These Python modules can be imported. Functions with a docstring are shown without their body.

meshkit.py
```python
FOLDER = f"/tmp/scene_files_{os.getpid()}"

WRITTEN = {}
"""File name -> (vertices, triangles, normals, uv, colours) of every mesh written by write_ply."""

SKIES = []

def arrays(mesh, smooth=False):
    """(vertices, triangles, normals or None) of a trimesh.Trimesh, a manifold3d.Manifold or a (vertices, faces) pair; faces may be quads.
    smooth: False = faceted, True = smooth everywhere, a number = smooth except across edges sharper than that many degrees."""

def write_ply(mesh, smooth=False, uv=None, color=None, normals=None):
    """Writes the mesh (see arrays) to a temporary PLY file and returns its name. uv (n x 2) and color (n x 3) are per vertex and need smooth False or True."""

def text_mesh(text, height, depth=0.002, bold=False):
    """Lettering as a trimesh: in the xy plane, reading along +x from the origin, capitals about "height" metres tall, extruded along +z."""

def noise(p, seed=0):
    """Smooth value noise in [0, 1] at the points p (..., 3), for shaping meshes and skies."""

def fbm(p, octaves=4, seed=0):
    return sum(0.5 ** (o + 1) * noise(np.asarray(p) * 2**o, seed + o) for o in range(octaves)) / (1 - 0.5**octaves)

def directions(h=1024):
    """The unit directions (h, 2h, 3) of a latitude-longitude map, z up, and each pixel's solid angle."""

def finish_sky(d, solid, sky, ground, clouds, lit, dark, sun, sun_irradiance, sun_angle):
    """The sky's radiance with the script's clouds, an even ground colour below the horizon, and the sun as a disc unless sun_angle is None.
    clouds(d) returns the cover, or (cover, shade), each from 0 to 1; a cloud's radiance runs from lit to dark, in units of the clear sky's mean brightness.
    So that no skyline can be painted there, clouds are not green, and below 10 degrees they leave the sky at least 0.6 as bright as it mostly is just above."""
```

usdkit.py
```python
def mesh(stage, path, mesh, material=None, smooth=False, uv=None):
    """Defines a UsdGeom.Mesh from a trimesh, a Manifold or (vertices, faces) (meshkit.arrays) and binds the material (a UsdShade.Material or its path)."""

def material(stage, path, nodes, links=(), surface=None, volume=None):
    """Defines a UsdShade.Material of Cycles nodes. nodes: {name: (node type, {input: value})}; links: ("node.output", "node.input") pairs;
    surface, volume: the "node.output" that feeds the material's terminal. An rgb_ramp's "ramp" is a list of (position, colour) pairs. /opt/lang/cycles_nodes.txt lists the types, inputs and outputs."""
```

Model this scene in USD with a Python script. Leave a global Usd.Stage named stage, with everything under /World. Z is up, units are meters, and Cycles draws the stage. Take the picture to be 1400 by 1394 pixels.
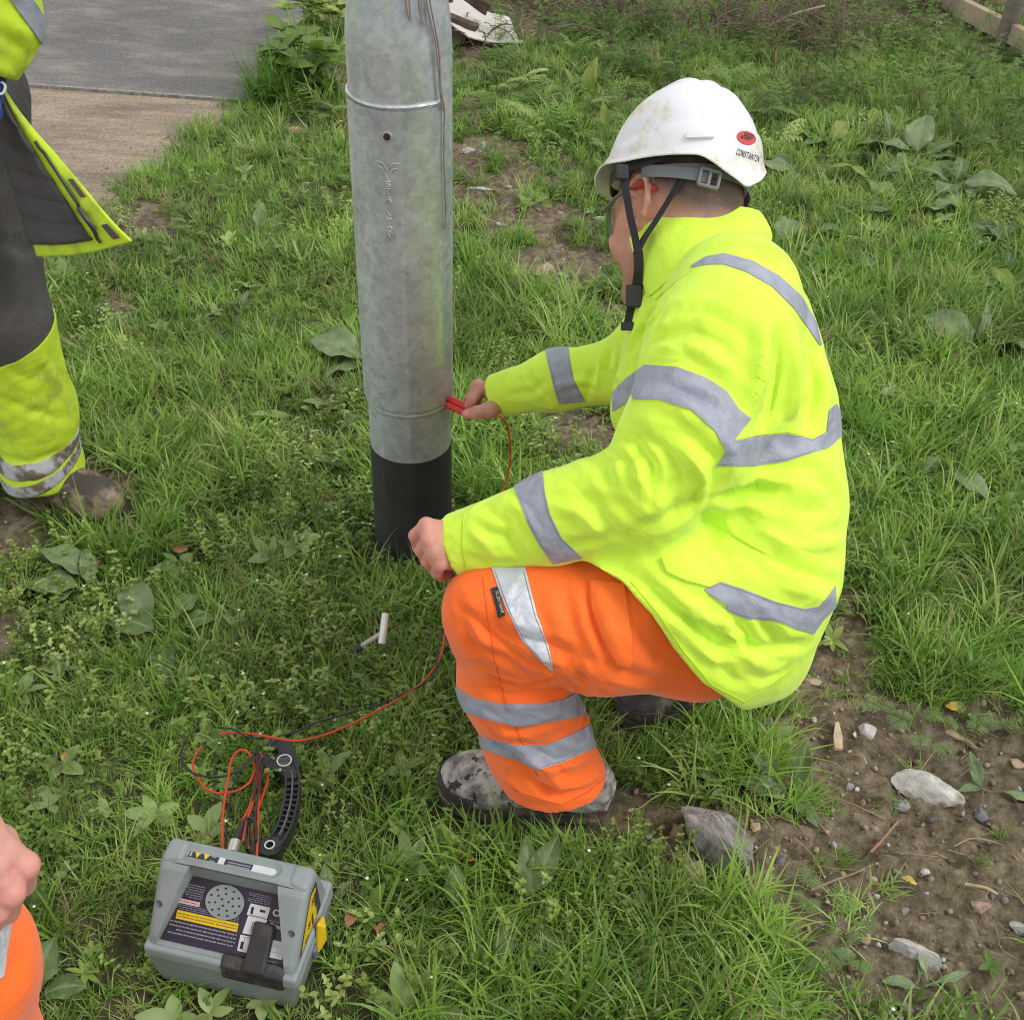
import math, random
import numpy as np, trimesh, manifold3d, usdkit, meshkit
from pxr import Usd, UsdGeom, UsdLux, UsdShade, Gf, Sdf, Vt
from trimesh.creation import box as tbox, cylinder as tcyl, icosphere, revolve, extrude_polygon
from shapely.geometry import Polygon, Point, LineString

stage = Usd.Stage.CreateInMemory()
UsdGeom.SetStageUpAxis(stage, 'Z'); UsdGeom.SetStageMetersPerUnit(stage, 1.0)
UsdGeom.Xform.Define(stage, '/World'); UsdGeom.Scope.Define(stage, '/World/Looks')

# ------------------------------------------------------------------ camera
PITCH, ROLL, EYE, FPX, W0, H0 = math.radians(39.0), math.radians(2.23), np.array([0, 0, 1.62]), 1580.0, 1400, 1394
CF = np.array([0, math.cos(PITCH), -math.sin(PITCH)])
_r, _d = np.array([1.0, 0, 0]), np.array([0, -math.sin(PITCH), -math.cos(PITCH)])
CR = _r * math.cos(ROLL) - _d * math.sin(ROLL)
CD = _d * math.cos(ROLL) + _r * math.sin(ROLL)
cam = UsdGeom.Camera.Define(stage, '/World/camera')
cam.CreateHorizontalApertureAttr(36.0); cam.CreateFocalLengthAttr(36.0 * FPX / W0)
cam.CreateClippingRangeAttr((0.05, 500.0))
cam.CreateExposureAttr(0.50)
M = np.eye(4); M[:3, 0] = CR; M[:3, 1] = -CD; M[:3, 2] = -CF; M[:3, 3] = EYE
cam.AddTransformOp().Set(Gf.Matrix4d(*M.T.ravel().tolist()))

# ------------------------------------------------------------------ sky and sun (overcast)
SUN_EL, SUN_ROT = math.radians(50), math.radians(104)          # rotation = atan2(x, y) of the direction towards the sun
sun = UsdLux.DistantLight.Define(stage, '/World/sun')
sun.CreateNormalizeAttr(True); sun.CreateIntensityAttr(0.36); sun.CreateAngleAttr(26.0); sun.CreateColorAttr(Gf.Vec3f(1.0, 0.965, 0.91))
sun.AddRotateXYZOp().Set(Gf.Vec3f(90 - math.degrees(SUN_EL), 0, 180 - math.degrees(SUN_ROT)))
dome = UsdLux.DomeLight.Define(stage, '/World/sky')
skym = usdkit.material(stage, '/World/Looks/overcast_sky', {
    'sky': ('sky_texture', dict(sky_type='single_scattering', sun_disc=False, sun_elevation=SUN_EL, sun_rotation=SUN_ROT, air_density=1.0, aerosol_density=4.0, ozone_density=1.0)),
    'tc': ('texture_coordinate', {}),
    'n': ('noise_texture', dict(scale=2.2, detail=5.0, roughness=0.55)),
    'r': ('rgb_ramp', dict(ramp=[(0.3, (7.0, 7.2, 7.5)), (0.62, (10.5, 10.6, 10.8))])),
    'mx': ('mix', dict(mix_type='mix', fac=0.82)),
    'bg': ('background_shader', dict(strength=0.086))},
    [('tc.generated', 'n.vector'), ('n.fac', 'r.fac'), ('sky.color', 'mx.color1'), ('r.color', 'mx.color2'), ('mx.color', 'bg.color')], surface='bg.background')
UsdShade.MaterialBindingAPI.Apply(dome.GetPrim()).Bind(skym)
dome.GetPrim().SetCustomDataByKey('kind', 'structure')

# ------------------------------------------------------------------ helpers: rays, prims, labels
def ray(px, py):
    return CF + CR * ((px - 700) / FPX) + CD * ((py - 697) / FPX)
def at(px, py, Z):                       # the point at depth Z (metres along the view axis)
    return EYE + ray(px, py) * Z
def on(px, py, h=0.0):                   # the point at height h
    d = ray(px, py); return EYE + d * ((h - EYE[2]) / d[2])
def aty(px, py, y):                      # the point on the plane y
    d = ray(px, py); return EYE + d * (y / d[1])
def proj(p):
    q = np.atleast_2d(p) - EYE; z = q @ CF
    return np.stack([700 + FPX * (q @ CR) / z, 697 + FPX * (q @ CD) / z], -1)
def unit(v):
    v = np.asarray(v, float); return v / np.linalg.norm(v)
_used = {}
def path_of(name, parent=None):
    base = str(parent.GetPath()) if parent is not None else '/World'
    k = (base, name); n = _used.get(k, 0); _used[k] = n + 1
    return f'{base}/{name}' + (f'_{n:03d}' if n else '')
def prim_of(x):
    return x.GetPrim() if hasattr(x, 'GetPrim') else x
def tag(p, label=None, cat=None, group=None, kind=None):
    p = prim_of(p)
    for k, v in (('label', label), ('category', cat), ('group', group), ('kind', kind)):
        if v: p.SetCustomDataByKey(k, v)
    return p
def thing(name, label, cat, group=None, loc=(0, 0, 0), rz=0):
    x = UsdGeom.Xform.Define(stage, path_of(name))
    x.AddTranslateOp().Set(Gf.Vec3d(*map(float, loc))); x.AddRotateZOp().Set(float(rz))
    return tag(x, label, cat, group)
def obj(name, mesh, mat, parent=None, smooth=35, col=None, label=None):
    path = path_of(name, parent)
    m = usdkit.mesh(stage, path, mesh, mat, smooth=smooth)
    if col is not None:
        c = UsdGeom.PrimvarsAPI(m).CreatePrimvar('tint', Sdf.ValueTypeNames.Color3fArray, 'vertex'); c.Set(Vt.Vec3fArray.FromNumpy(np.asarray(col, np.float32)))
    p = m.GetPrim()
    if label: tag(p, label)
    return p
class _O(dict):
    def __contains__(s, p): return str(prim_of(p).GetPath()) in s.keys()
    def __getitem__(s, p): return dict.__getitem__(s, str(prim_of(p).GetPath()))
ORIGIN = _O()
def thing_at(name, label, cat, base, group=None):      # an Xform at the thing's base; its parts are given in world coordinates
    x = thing(name, label, cat, group, loc=base)
    ORIGIN[str(x.GetPath())] = np.asarray(base, float)
    return x
def part(name, mesh, mat, parent, smooth=35, col=None, label=None, sub=None):
    """a part (world coordinates) of a thing; sub = the part that it belongs to"""
    mesh = mesh.copy(); mesh.apply_translation(-ORIGIN[parent])
    return obj(name, mesh, mat, sub if sub is not None else parent, smooth, col, label)
def lone(name, mesh, mat, label, cat, group=None, kind=None, smooth=35):
    """a thing that is one mesh, its origin at its base"""
    mesh = mesh.copy(); b = mesh.bounds; o = np.array([(b[0, 0] + b[1, 0]) / 2, (b[0, 1] + b[1, 1]) / 2, b[0, 2]])
    mesh.apply_translation(-o)
    p = usdkit.mesh(stage, path_of(name), mesh, mat, smooth=smooth); UsdGeom.Xformable(p).AddTranslateOp().Set(Gf.Vec3d(*map(float, o)))
    return tag(p, label, cat, group, kind)

# ------------------------------------------------------------------ materials
def mat(name, nodes, links, surface='p.BSDF'):
    return usdkit.material(stage, '/World/Looks/' + name, nodes, links, surface=surface)
def plain(name, c, rough=0.5, metal=0.0, var=0.12, scale=30.0, bump=0.0, bscale=200.0, bdist=0.001, coat=0.0, spec=0.5, sheen=0.0, detail=4.0, c2=None, dirt=None, sss=0.0, lo=0.35, hi=0.65, wrinkle=0.0, wscale=9.0, dscale=14.0, dthr=(0.56, 0.68)):
    """a base colour with noise variation, optional dirt patches (own colour, own shape), bump"""
    c = np.array(c, float); c2 = np.array(c2, float) if c2 is not None else c * (1 - var)
    n = {'tc': ('texture_coordinate', {}), 'n': ('noise_texture', dict(scale=scale, detail=detail, roughness=0.6)),
         'r': ('rgb_ramp', dict(ramp=[(lo, c2), (hi, c)])),
         'p': ('principled_bsdf', dict(roughness=rough, metallic=metal, coat_weight=coat, specular_ior_level=spec, sheen_weight=sheen, subsurface_weight=sss))}
    l = [('tc.object', 'n.vector'), ('n.fac', 'r.fac')]
    out = 'r.color'
    if dirt is not None:
        n['dn'] = ('noise_texture', dict(scale=dscale, detail=6.0, roughness=0.65)); n['dr'] = ('rgb_ramp', dict(ramp=[(dthr[0], (0, 0, 0)), (dthr[1], (1, 1, 1))]))
        n['dm'] = ('mix', dict(mix_type='mix', color2=tuple(dirt)))
        l += [('tc.object', 'dn.vector'), ('dn.fac', 'dr.fac'), ('dr.color', 'dm.fac'), (out, 'dm.color1')]; out = 'dm.color'
    l.append((out, 'p.base_color'))
    if bump:
        n['bn'] = ('noise_texture', dict(scale=bscale, detail=3.0)); n['b'] = ('bump', dict(strength=bump, distance=bdist))
        l += [('tc.object', 'bn.vector'), ('bn.fac', 'b.height'), ('b.normal', 'p.normal')]
    if wrinkle:                                   # crumpled cloth: fine ridges
        n['wn'] = ('noise_texture', dict(type='ridged_multifractal', scale=wscale, detail=3.0, roughness=0.45, distortion=0.7, gain=1.6, offset=0.9)); n['wb'] = ('bump', dict(strength=wrinkle, distance=0.007))
        l += [('tc.object', 'wn.vector'), ('wn.fac', 'wb.height')] + ([('b.normal', 'wb.normal')] if bump else [])
        if bump: l.remove(('b.normal', 'p.normal'))
        l.append(('wb.normal', 'p.normal'))
    return mat(name, n, l)

# ------------------------------------------------------------------ implicit modelling: a grid of distances, surface nets
def surface_nets(g, lo, h):
    s = g < 0; nx, ny, nz = g.shape
    acc = np.zeros((nx - 1, ny - 1, nz - 1), np.int8)
    for a in (0, 1):
        for b in (0, 1):
            for c in (0, 1): acc += s[a:nx - 1 + a, b:ny - 1 + b, c:nz - 1 + c]
    act = (acc > 0) & (acc < 8); ids = -np.ones(acc.shape, np.int64); I = np.argwhere(act); ids[act] = np.arange(len(I))
    pos = np.zeros((len(I), 3)); cnt = np.zeros(len(I))
    cor = [(a, b, c) for a in (0, 1) for b in (0, 1) for c in (0, 1)]
    val = {k: g[I[:, 0] + k[0], I[:, 1] + k[1], I[:, 2] + k[2]] for k in cor}
    for k in cor:
        for ax in range(3):
            if k[ax] == 0:
                k2 = list(k); k2[ax] = 1; k2 = tuple(k2); a, b = val[k], val[k2]; m = (a < 0) != (b < 0)
                t = np.where(m, a / np.where(m, a - b, 1), 0)
                p = np.array(k, float)[None] + t[:, None] * np.eye(3)[ax]
                pos[m] += p[m]; cnt[m] += 1
    v = (I + pos / cnt[:, None]) * h + lo
    F = []
    for ax in range(3):
        sl0 = [slice(None)] * 3; sl1 = [slice(None)] * 3; sl0[ax] = slice(0, -1); sl1[ax] = slice(1, None)
        a, b = s[tuple(sl0)], s[tuple(sl1)]; e = np.argwhere(a != b); u, w = (ax + 1) % 3, (ax + 2) % 3
        ok = (e[:, u] > 0) & (e[:, w] > 0) & (e[:, u] < g.shape[u] - 1) & (e[:, w] < g.shape[w] - 1); e = e[ok]
        ins = s[e[:, 0], e[:, 1], e[:, 2]]
        def cid(du, dw):
            q = e.copy(); q[:, u] += du; q[:, w] += dw; return ids[q[:, 0], q[:, 1], q[:, 2]]
        quad = np.stack([cid(-1, -1), cid(0, -1), cid(0, 0), cid(-1, 0)], 1)
        quad[~ins] = quad[~ins][:, ::-1]; F.append(quad)
    q = np.vstack(F)
    return trimesh.Trimesh(v, np.vstack([q[:, [0, 1, 2]], q[:, [0, 2, 3]]]), process=False)
def relax(m, times):
    import scipy.sparse as sp
    e = m.edges_unique; n = len(m.vertices); A = sp.coo_matrix((np.ones(2 * len(e)), (np.r_[e[:, 0], e[:, 1]], np.r_[e[:, 1], e[:, 0]])), (n, n)).tocsr()
    dg = np.maximum(np.asarray(A.sum(1)).ravel(), 1)[:, None]; v = np.array(m.vertices)
    for _ in range(times):
        v = v + 0.5 * (A @ v / dg - v); v = v - 0.52 * (A @ v / dg - v)
    return trimesh.Trimesh(v, m.faces, process=False)
class Vol:
    def __init__(s, lo, hi, h):
        s.lo = np.asarray(lo, float); s.h = h; s.n = np.ceil((np.asarray(hi) - s.lo) / h).astype(int) + 1
        s.g = np.full(s.n, 1.0, np.float32); s.ax = [(s.lo[i] + h * np.arange(s.n[i])).astype(np.float32) for i in range(3)]
    def like(s):
        o = Vol(s.lo, s.lo + 1e-6, s.h); o.n, o.ax = s.n, s.ax; o.g = np.full(s.n, 1.0, np.float32); return o
    def _sub(s, lo, hi):
        a = np.clip(np.floor((lo - s.lo) / s.h).astype(int), 0, s.n); b = np.clip(np.ceil((hi - s.lo) / s.h).astype(int) + 1, 0, s.n)
        sl = tuple(slice(a[i], b[i]) for i in range(3))
        P = np.stack(np.meshgrid(*(s.ax[i][sl[i]] for i in range(3)), indexing='ij'), -1)
        return sl, P
    def put(s, f, lo, hi, k=0.02, op='add'):
        m = max(k, 0.02) + 0.03; sl, P = s._sub(np.asarray(lo) - m, np.asarray(hi) + m)
        if P.size == 0: return s
        d = f(P).astype(np.float32); a = s.g[sl]
        if op == 'add':
            hh = np.maximum(k - np.abs(a - d), 0) / max(k, 1e-9); s.g[sl] = np.minimum(a, d) - hh * hh * k * 0.25
        elif op == 'sub':
            d = -d; hh = np.maximum(k - np.abs(a - d), 0) / max(k, 1e-9); s.g[sl] = np.maximum(a, d) + hh * hh * k * 0.25
        return s
    def cone(s, a, b, ra, rb=None, k=0.03, L=None, sc=1.0, op='add'):
        a, b = np.asarray(a, float), np.asarray(b, float); rb = ra if rb is None else rb
        def sq(P):
            return P if L is None else P - (1 - 1 / sc) * (P @ np.asarray(L))[..., None] * np.asarray(L)
        A, B = sq(a), sq(b); ab = B - A; q = max(ab @ ab, 1e-12)
        def f(P):
            P = sq(P) - A; t = np.clip(P @ ab / q, 0, 1); return np.linalg.norm(P - t[..., None] * ab, axis=-1) - (ra + t * (rb - ra))
        r = max(ra, rb) * max(sc, 1)
        return s.put(f, np.minimum(a, b) - r, np.maximum(a, b) + r, k, op)
    def chain(s, pts, k=0.03, L=None, sc=1.0, op='add'):
        for (p, r), (q, t) in zip(pts[:-1], pts[1:]): s.cone(p, q, r, t, k, L, sc, op)
        return s
    def ell(s, c, rad, R=np.eye(3), k=0.03, op='add'):
        c = np.asarray(c, float); rad = np.asarray(rad, float); R = np.asarray(R, float)   # rows of R: the axes
        def f(P):
            q = (P - c) @ R.T; k0 = np.linalg.norm(q / rad, axis=-1); k1 = np.linalg.norm(q / rad ** 2, axis=-1)
            return k0 * (k0 - 1) / np.maximum(k1, 1e-9)
        return s.put(f, c - rad.max(), c + rad.max(), k, op)
    def cut(s, o, n, k=0.006):                     # keep what lies on the side that n points away from
        n = unit(n); o = np.asarray(o)
        P = np.stack(np.meshgrid(*s.ax, indexing='ij'), -1); d = ((P - o) @ n).astype(np.float32)
        hh = np.maximum(k - np.abs(s.g - d), 0) / k; s.g = np.maximum(s.g, d) + hh * hh * k * 0.25
        return s
    def mesh(s, smooth=3):
        m = surface_nets(s.g, s.lo, s.h)
        return relax(m, smooth)
def vnormals(m):
    v, f, n = meshkit.arrays(m, True); return n
def tube(pts, r, seg=8, smooth=True, closed=False):
    """a swept tube through the points (Catmull-Rom refined); r a number or one per point"""
    pts = np.asarray(pts, float); r = np.full(len(pts), r) if np.ndim(r) == 0 else np.asarray(r, float)
    if smooth and len(pts) > 2:
        P = np.vstack([2 * pts[0] - pts[1], pts, 2 * pts[-1] - pts[-2]]); out = []; rr = []
        for i in range(1, len(P) - 2):
            for t in np.linspace(0, 1, 6, endpoint=False):
                a, b, c, d = P[i - 1:i + 3]
                out.append(0.5 * (2 * b + (c - a) * t + (2 * a - 5 * b + 4 * c - d) * t * t + (3 * b - a - 3 * c + d) * t ** 3)); rr.append(r[i - 1] * (1 - t) + r[i] * t)
        pts = np.array(out + [pts[-1]]); r = np.array(rr + [r[-1]])
    T = np.gradient(pts, axis=0); T /= np.maximum(np.linalg.norm(T, axis=1, keepdims=True), 1e-9)
    u = np.cross(T[0], [0, 0, 1.0]); u = u if np.linalg.norm(u) > 1e-3 else np.cross(T[0], [0, 1.0, 0]); V = []; u = unit(u)
    ang = np.arange(seg) * 2 * np.pi / seg
    for i in range(len(pts)):
        u = unit(u - T[i] * (u @ T[i])); w = np.cross(T[i], u)
        V.append(pts[i] + r[i] * (np.cos(ang)[:, None] * u + np.sin(ang)[:, None] * w))
    n = len(pts); V = np.vstack(V + [pts[:1], pts[-1:]]); F = []
    i, j = np.meshgrid(np.arange(n - 1), np.arange(seg), indexing='ij'); i, j = i.ravel(), j.ravel(); j2 = (j + 1) % seg
    a, b, c, d = i * seg + j, i * seg + j2, (i + 1) * seg + j2, (i + 1) * seg + j
    F = np.vstack([np.stack([a, b, c], 1), np.stack([a, c, d], 1)])
    j = np.arange(seg); j2 = (j + 1) % seg
    F = np.vstack([F, np.stack([np.full(seg, n * seg), j2, j], 1), np.stack([np.full(seg, n * seg + 1), (n - 1) * seg + j, (n - 1) * seg + j2], 1)])
    return trimesh.Trimesh(V, F, process=False)
def cat(*ms):
    ms = [m for m in (ms[0] if len(ms) == 1 and isinstance(ms[0], (list, tuple)) else ms)]
    return trimesh.util.concatenate(ms)
def rbox(size, r=0.004, seg=3):
    """a box with rounded edges, centred"""
    s = np.maximum(np.asarray(size) / 2 - r, 1e-4); sp = [manifold3d.Manifold.sphere(r, seg * 4).translate(tuple(s * np.array(k))) for k in np.ndindex(2, 2, 2) for k in [np.array(k) * 2 - 1]]
    m = manifold3d.Manifold.batch_hull(sp).to_mesh(); return trimesh.Trimesh(m.vert_properties[:, :3], m.tri_verts, process=True)
def hull(pts):
    return trimesh.convex.convex_hull(np.asarray(pts))
def place(m, X, Y, Z, o):
    """axes X, Y, Z (unit world vectors) and origin o for a mesh built in local coordinates"""
    m = m.copy(); T = np.eye(4); T[:3, 0], T[:3, 1], T[:3, 2], T[:3, 3] = X, Y, Z, o; m.apply_transform(T); return m
def solidify(m, t):
    """a sheet given thickness t along its normals (outside = sheet + t), rim closed"""
    n = vnormals(m); v = m.vertices; e = np.sort(m.edges_sorted.reshape(-1, 2), axis=1)
    key, inv, c = np.unique(m.edges_sorted, axis=0, return_inverse=True, return_counts=True)
    be = m.edges[c[inv.ravel()] == 1]; k = len(v)
    F = [m.faces + k, m.faces[:, ::-1], np.stack([be[:, 0], be[:, 1], be[:, 1] + k], 1), np.stack([be[:, 0], be[:, 1] + k, be[:, 0] + k], 1)]
    return trimesh.Trimesh(np.vstack([v, v + n * t]), np.vstack(F), process=False)
def sheet(P):
    """a grid of points (rows, columns, 3) as a mesh"""
    P = np.asarray(P, float); r, c = P.shape[:2]; i, j = np.meshgrid(np.arange(r - 1), np.arange(c - 1), indexing='ij'); a = (i * c + j).ravel()
    return trimesh.Trimesh(P.reshape(-1, 3), np.vstack([np.stack([a, a + c, a + c + 1], 1), np.stack([a, a + c + 1, a + 1], 1)]), process=False)
def raycast(m, px, py):
    """where the rays through picture points meet a mesh (used while shaping cloth), nan where they miss"""
    px, py = np.broadcast_arrays(np.atleast_1d(px).astype(float), np.atleast_1d(py).astype(float))
    d = CF + CR * ((px - 700) / FPX)[:, None] + CD * ((py - 697) / FPX)[:, None]
    loc, ri, _ = m.ray.intersects_location(np.repeat(EYE[None], len(d), 0), d, multiple_hits=False)
    out = np.full((len(d), 3), np.nan); out[ri] = loc; return out
def polyline(pts, step):
    pts = np.asarray(pts, float); out = []
    for a, b in zip(pts[:-1], pts[1:]):
        n = max(1, int(np.linalg.norm(b - a) / step)); out += [a + (b - a) * t for t in np.arange(n) / n]
    return np.array(out + [pts[-1]])
def creases(m, strokes, gain=1.0):
    """folds: every stroke is (picture polyline, width m, depth m); depth < 0 a valley, > 0 a ridge, tapering to its ends"""
    n = vnormals(m); disp = np.zeros(len(m.vertices)); v = m.vertices
    from scipy.spatial import cKDTree
    tree = cKDTree(v)
    for pl, w, dep in strokes:
        q = polyline(pl, 4); P = raycast(m, q[:, 0], q[:, 1]); ok = ~np.isnan(P[:, 0])
        if ok.sum() < 2: continue
        t = np.linspace(0, 1, len(q))[ok]; P = P[ok]; taper = np.sin(np.pi * np.clip(t, 0.04, 0.96)) ** 0.6
        d, i = cKDTree(P).query(v, distance_upper_bound=3.2 * w); hit = np.isfinite(d)
        _, j = tree.query(P); Nj = n[j]; hit[hit] = (n[hit] * Nj[i[hit]]).sum(1) > 0.1
        x = d[hit] / w; prof = np.exp(-1.15 * x ** 1.25) - 0.30 * np.exp(-((x - 1.7) ** 2) / 0.5)
        disp[hit] += gain * dep * taper[i[hit]] * prof
    return relax(trimesh.Trimesh(v + n * disp[:, None], m.faces, process=False), 1)
def clip(m, *planes):
    """the part of the surface on the positive side of every (origin, normal)"""
    for o, n in planes:
        m = trimesh.intersections.slice_mesh_plane(m, plane_normal=unit(n), plane_origin=np.asarray(o, float), cap=False)
    return m
def nearest_piece(m, hint, few=1):
    m.merge_vertices(); ps = m.split(only_watertight=False)
    ps = sorted(ps, key=lambda p: np.linalg.norm(p.vertices - hint, axis=1).min()); return cat(list(ps[:few]))
# ================================================================== the crouching worker
NOISE = lambda P, s, seed=0: meshkit.noise(np.asarray(P) * s, seed) - 0.5
def rough_up(m, amp, scale, seed=0, stretch=None):
    v = m.vertices; q = v if stretch is None else v - (v @ stretch)[:, None] * stretch * 0.75
    d = (meshkit.fbm(q * scale, 3, seed) - 0.5) * 2 * amp
    return trimesh.Trimesh(v + vnormals(m) * d[:, None], m.faces, process=False)
def tape(m, planes, hint, t=0.0016, few=1):
    b = nearest_piece(clip(m, *planes), hint, few); return solidify(b, t)

sh_n, sh_f = at(1003, 408, 1.64), at(945, 372, 1.97)
LAT = unit(sh_f - sh_n)
hiviz = plain('hi_vis_yellow_fabric', (0.625, 0.88, 0.068), rough=0.75, wrinkle=0.36, c2=(0.57, 0.82, 0.056), scale=9, bump=0.25, bscale=900, bdist=0.0006, spec=0.25, sheen=0.15, dirt=(0.42, 0.60, 0.03), dscale=7, dthr=(0.64, 0.82))
orange = plain('hi_vis_orange_fabric', (0.93, 0.165, 0.022), rough=0.75, wrinkle=0.42, c2=(0.84, 0.135, 0.018), scale=9, bump=0.25, bscale=900, bdist=0.0006, spec=0.25, sheen=0.15, dirt=(0.5, 0.1, 0.02), dscale=9, dthr=(0.66, 0.84))
silver = plain('reflective_tape', (0.315, 0.33, 0.40), rough=0.55, c2=(0.25, 0.265, 0.325), scale=40, bump=0.45, bscale=110, bdist=0.002, spec=0.6, wrinkle=0.28, wscale=16.0)
silver_light = plain('reflective_tape_light', (0.50, 0.53, 0.58), rough=0.42, c2=(0.40, 0.42, 0.47), scale=40, bump=0.45, bscale=110, bdist=0.002, spec=0.6, wrinkle=0.4, wscale=22.0)
thread = plain('seam_thread', (0.46, 0.68, 0.012), rough=0.8)
thread_o = plain('seam_thread_orange', (0.72, 0.11, 0.012), rough=0.8)

# ---- jacket
sh_f = at(962, 385, 1.97)
jb = Vol(np.array([-0.16, 1.0, 0.02]), np.array([0.60, 2.10, 1.0]), 0.0040)
tor = [((972, 402), 1.80, 0.094), ((978, 455), 1.79, 0.124), ((998, 560), 1.765, 0.145), ((1009, 680), 1.75, 0.146), ((1003, 770), 1.75, 0.138), ((996, 850), 1.76, 0.100)]
jb.chain([(at(*p, Z), r) for p, Z, r in tor], k=0.04, L=LAT, sc=1.36)
jb.ell(at(1062, 480, 1.80), (0.028, 0.14, 0.10), np.stack([CR, LAT, unit(np.cross(CR, LAT))]), k=0.06)
jb.chain([(at(1028, 778, 1.72), 0.097), (at(1008, 872, 1.76), 0.056)], k=0.05, L=LAT, sc=1.5)            # seat of the jacket
jb.chain([(at(1000, 815, 1.66), 0.115), (at(905, 800, 1.60), 0.085), (at(840, 790, 1.60), 0.06)], k=0.05)   # drape over the near thigh
jb.cone(at(985, 890, 1.68), at(1050, 905, 1.72), 0.07, 0.05, k=0.05)
jb.cone(at(930, 430, 1.74), at(880, 560, 1.80), 0.06, 0.05, k=0.05)                                      # front of the chest
jb.chain([(at(1000, 850, 1.70), 0.118), (at(955, 865, 1.67), 0.110), (at(830, 850, 1.62), 0.106)], k=0.03)                # over the hip
hem = [(-400, -350), (700, 690), (792, 760), (850, 796), (890, 836), (922, 884), (962, 932), (1016, 970), (1070, 1000), (1500, 1040)]
def below_hem(P):
    uv = proj(P.reshape(-1, 3)); px, py = np.array(hem, float).T; d = np.full(len(uv), 1e9)
    for (x0, y0), (x1, y1) in zip(hem[:-1], hem[1:]):
        e = np.array([x1 - x0, y1 - y0], float); t = np.clip(((uv - (x0, y0)) @ e) / (e @ e), 0, 1); d = np.minimum(d, np.linalg.norm(uv - np.array([x0, y0]) - t[:, None] * e, axis=1))
    return (np.where(np.interp(uv[:, 0], px, py) > uv[:, 1], -d, d) * 0.0011).reshape(P.shape[:-1]).astype(np.float32)
P_ = np.stack(np.meshgrid(*jb.ax, indexing='ij'), -1)
jb.g = np.maximum(jb.g, below_hem(P_))          # the hem hangs in a curve from the lap to the seat
jb.chain([(sh_n, 0.092), (at(985, 480, 1.575), 0.092), (at(935, 600, 1.53), 0.085)], k=0.055)
jb.chain([(at(935, 605, 1.53), 0.082), (at(885, 672, 1.535), 0.073)], k=0.03)
jb.chain([(at(885, 672, 1.535), 0.073), (at(760, 708, 1.58), 0.062), (at(600, 752, 1.63), 0.041)], k=0.012)
jb.chain([(sh_f, 0.078), (at(862, 505, 2.05), 0.060), (at(760, 520, 2.13), 0.052), (at(650, 548, 2.22), 0.038)], k=0.03)
cuff_n, cuff_f = at(622, 746, 1.625), at(682, 541, 2.20)
ax_n, ax_f = unit(at(622, 746, 1.625) - at(760, 708, 1.58)), unit(at(655, 545, 2.22) - at(760, 520, 2.13))
for c, n, r in ((cuff_n, ax_n, 0.13), (cuff_f, unit(ax_f + CD * 0.12), 0.11)):
    jb.g = np.where(np.linalg.norm(P_ - c, axis=-1) < r, np.maximum(jb.g, ((P_ - c) @ n).astype(np.float32)), jb.g)
jb.cone(cuff_n + ax_n * 0.03, cuff_n - ax_n * 0.05, 0.037, 0.037, k=0.004, op='sub')
jb.cone(cuff_f + ax_f * 0.03, cuff_f - ax_f * 0.05, 0.033, 0.033, k=0.004, op='sub')
jack = nearest_piece(jb.mesh(3), at(1000, 560, 1.6))

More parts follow.
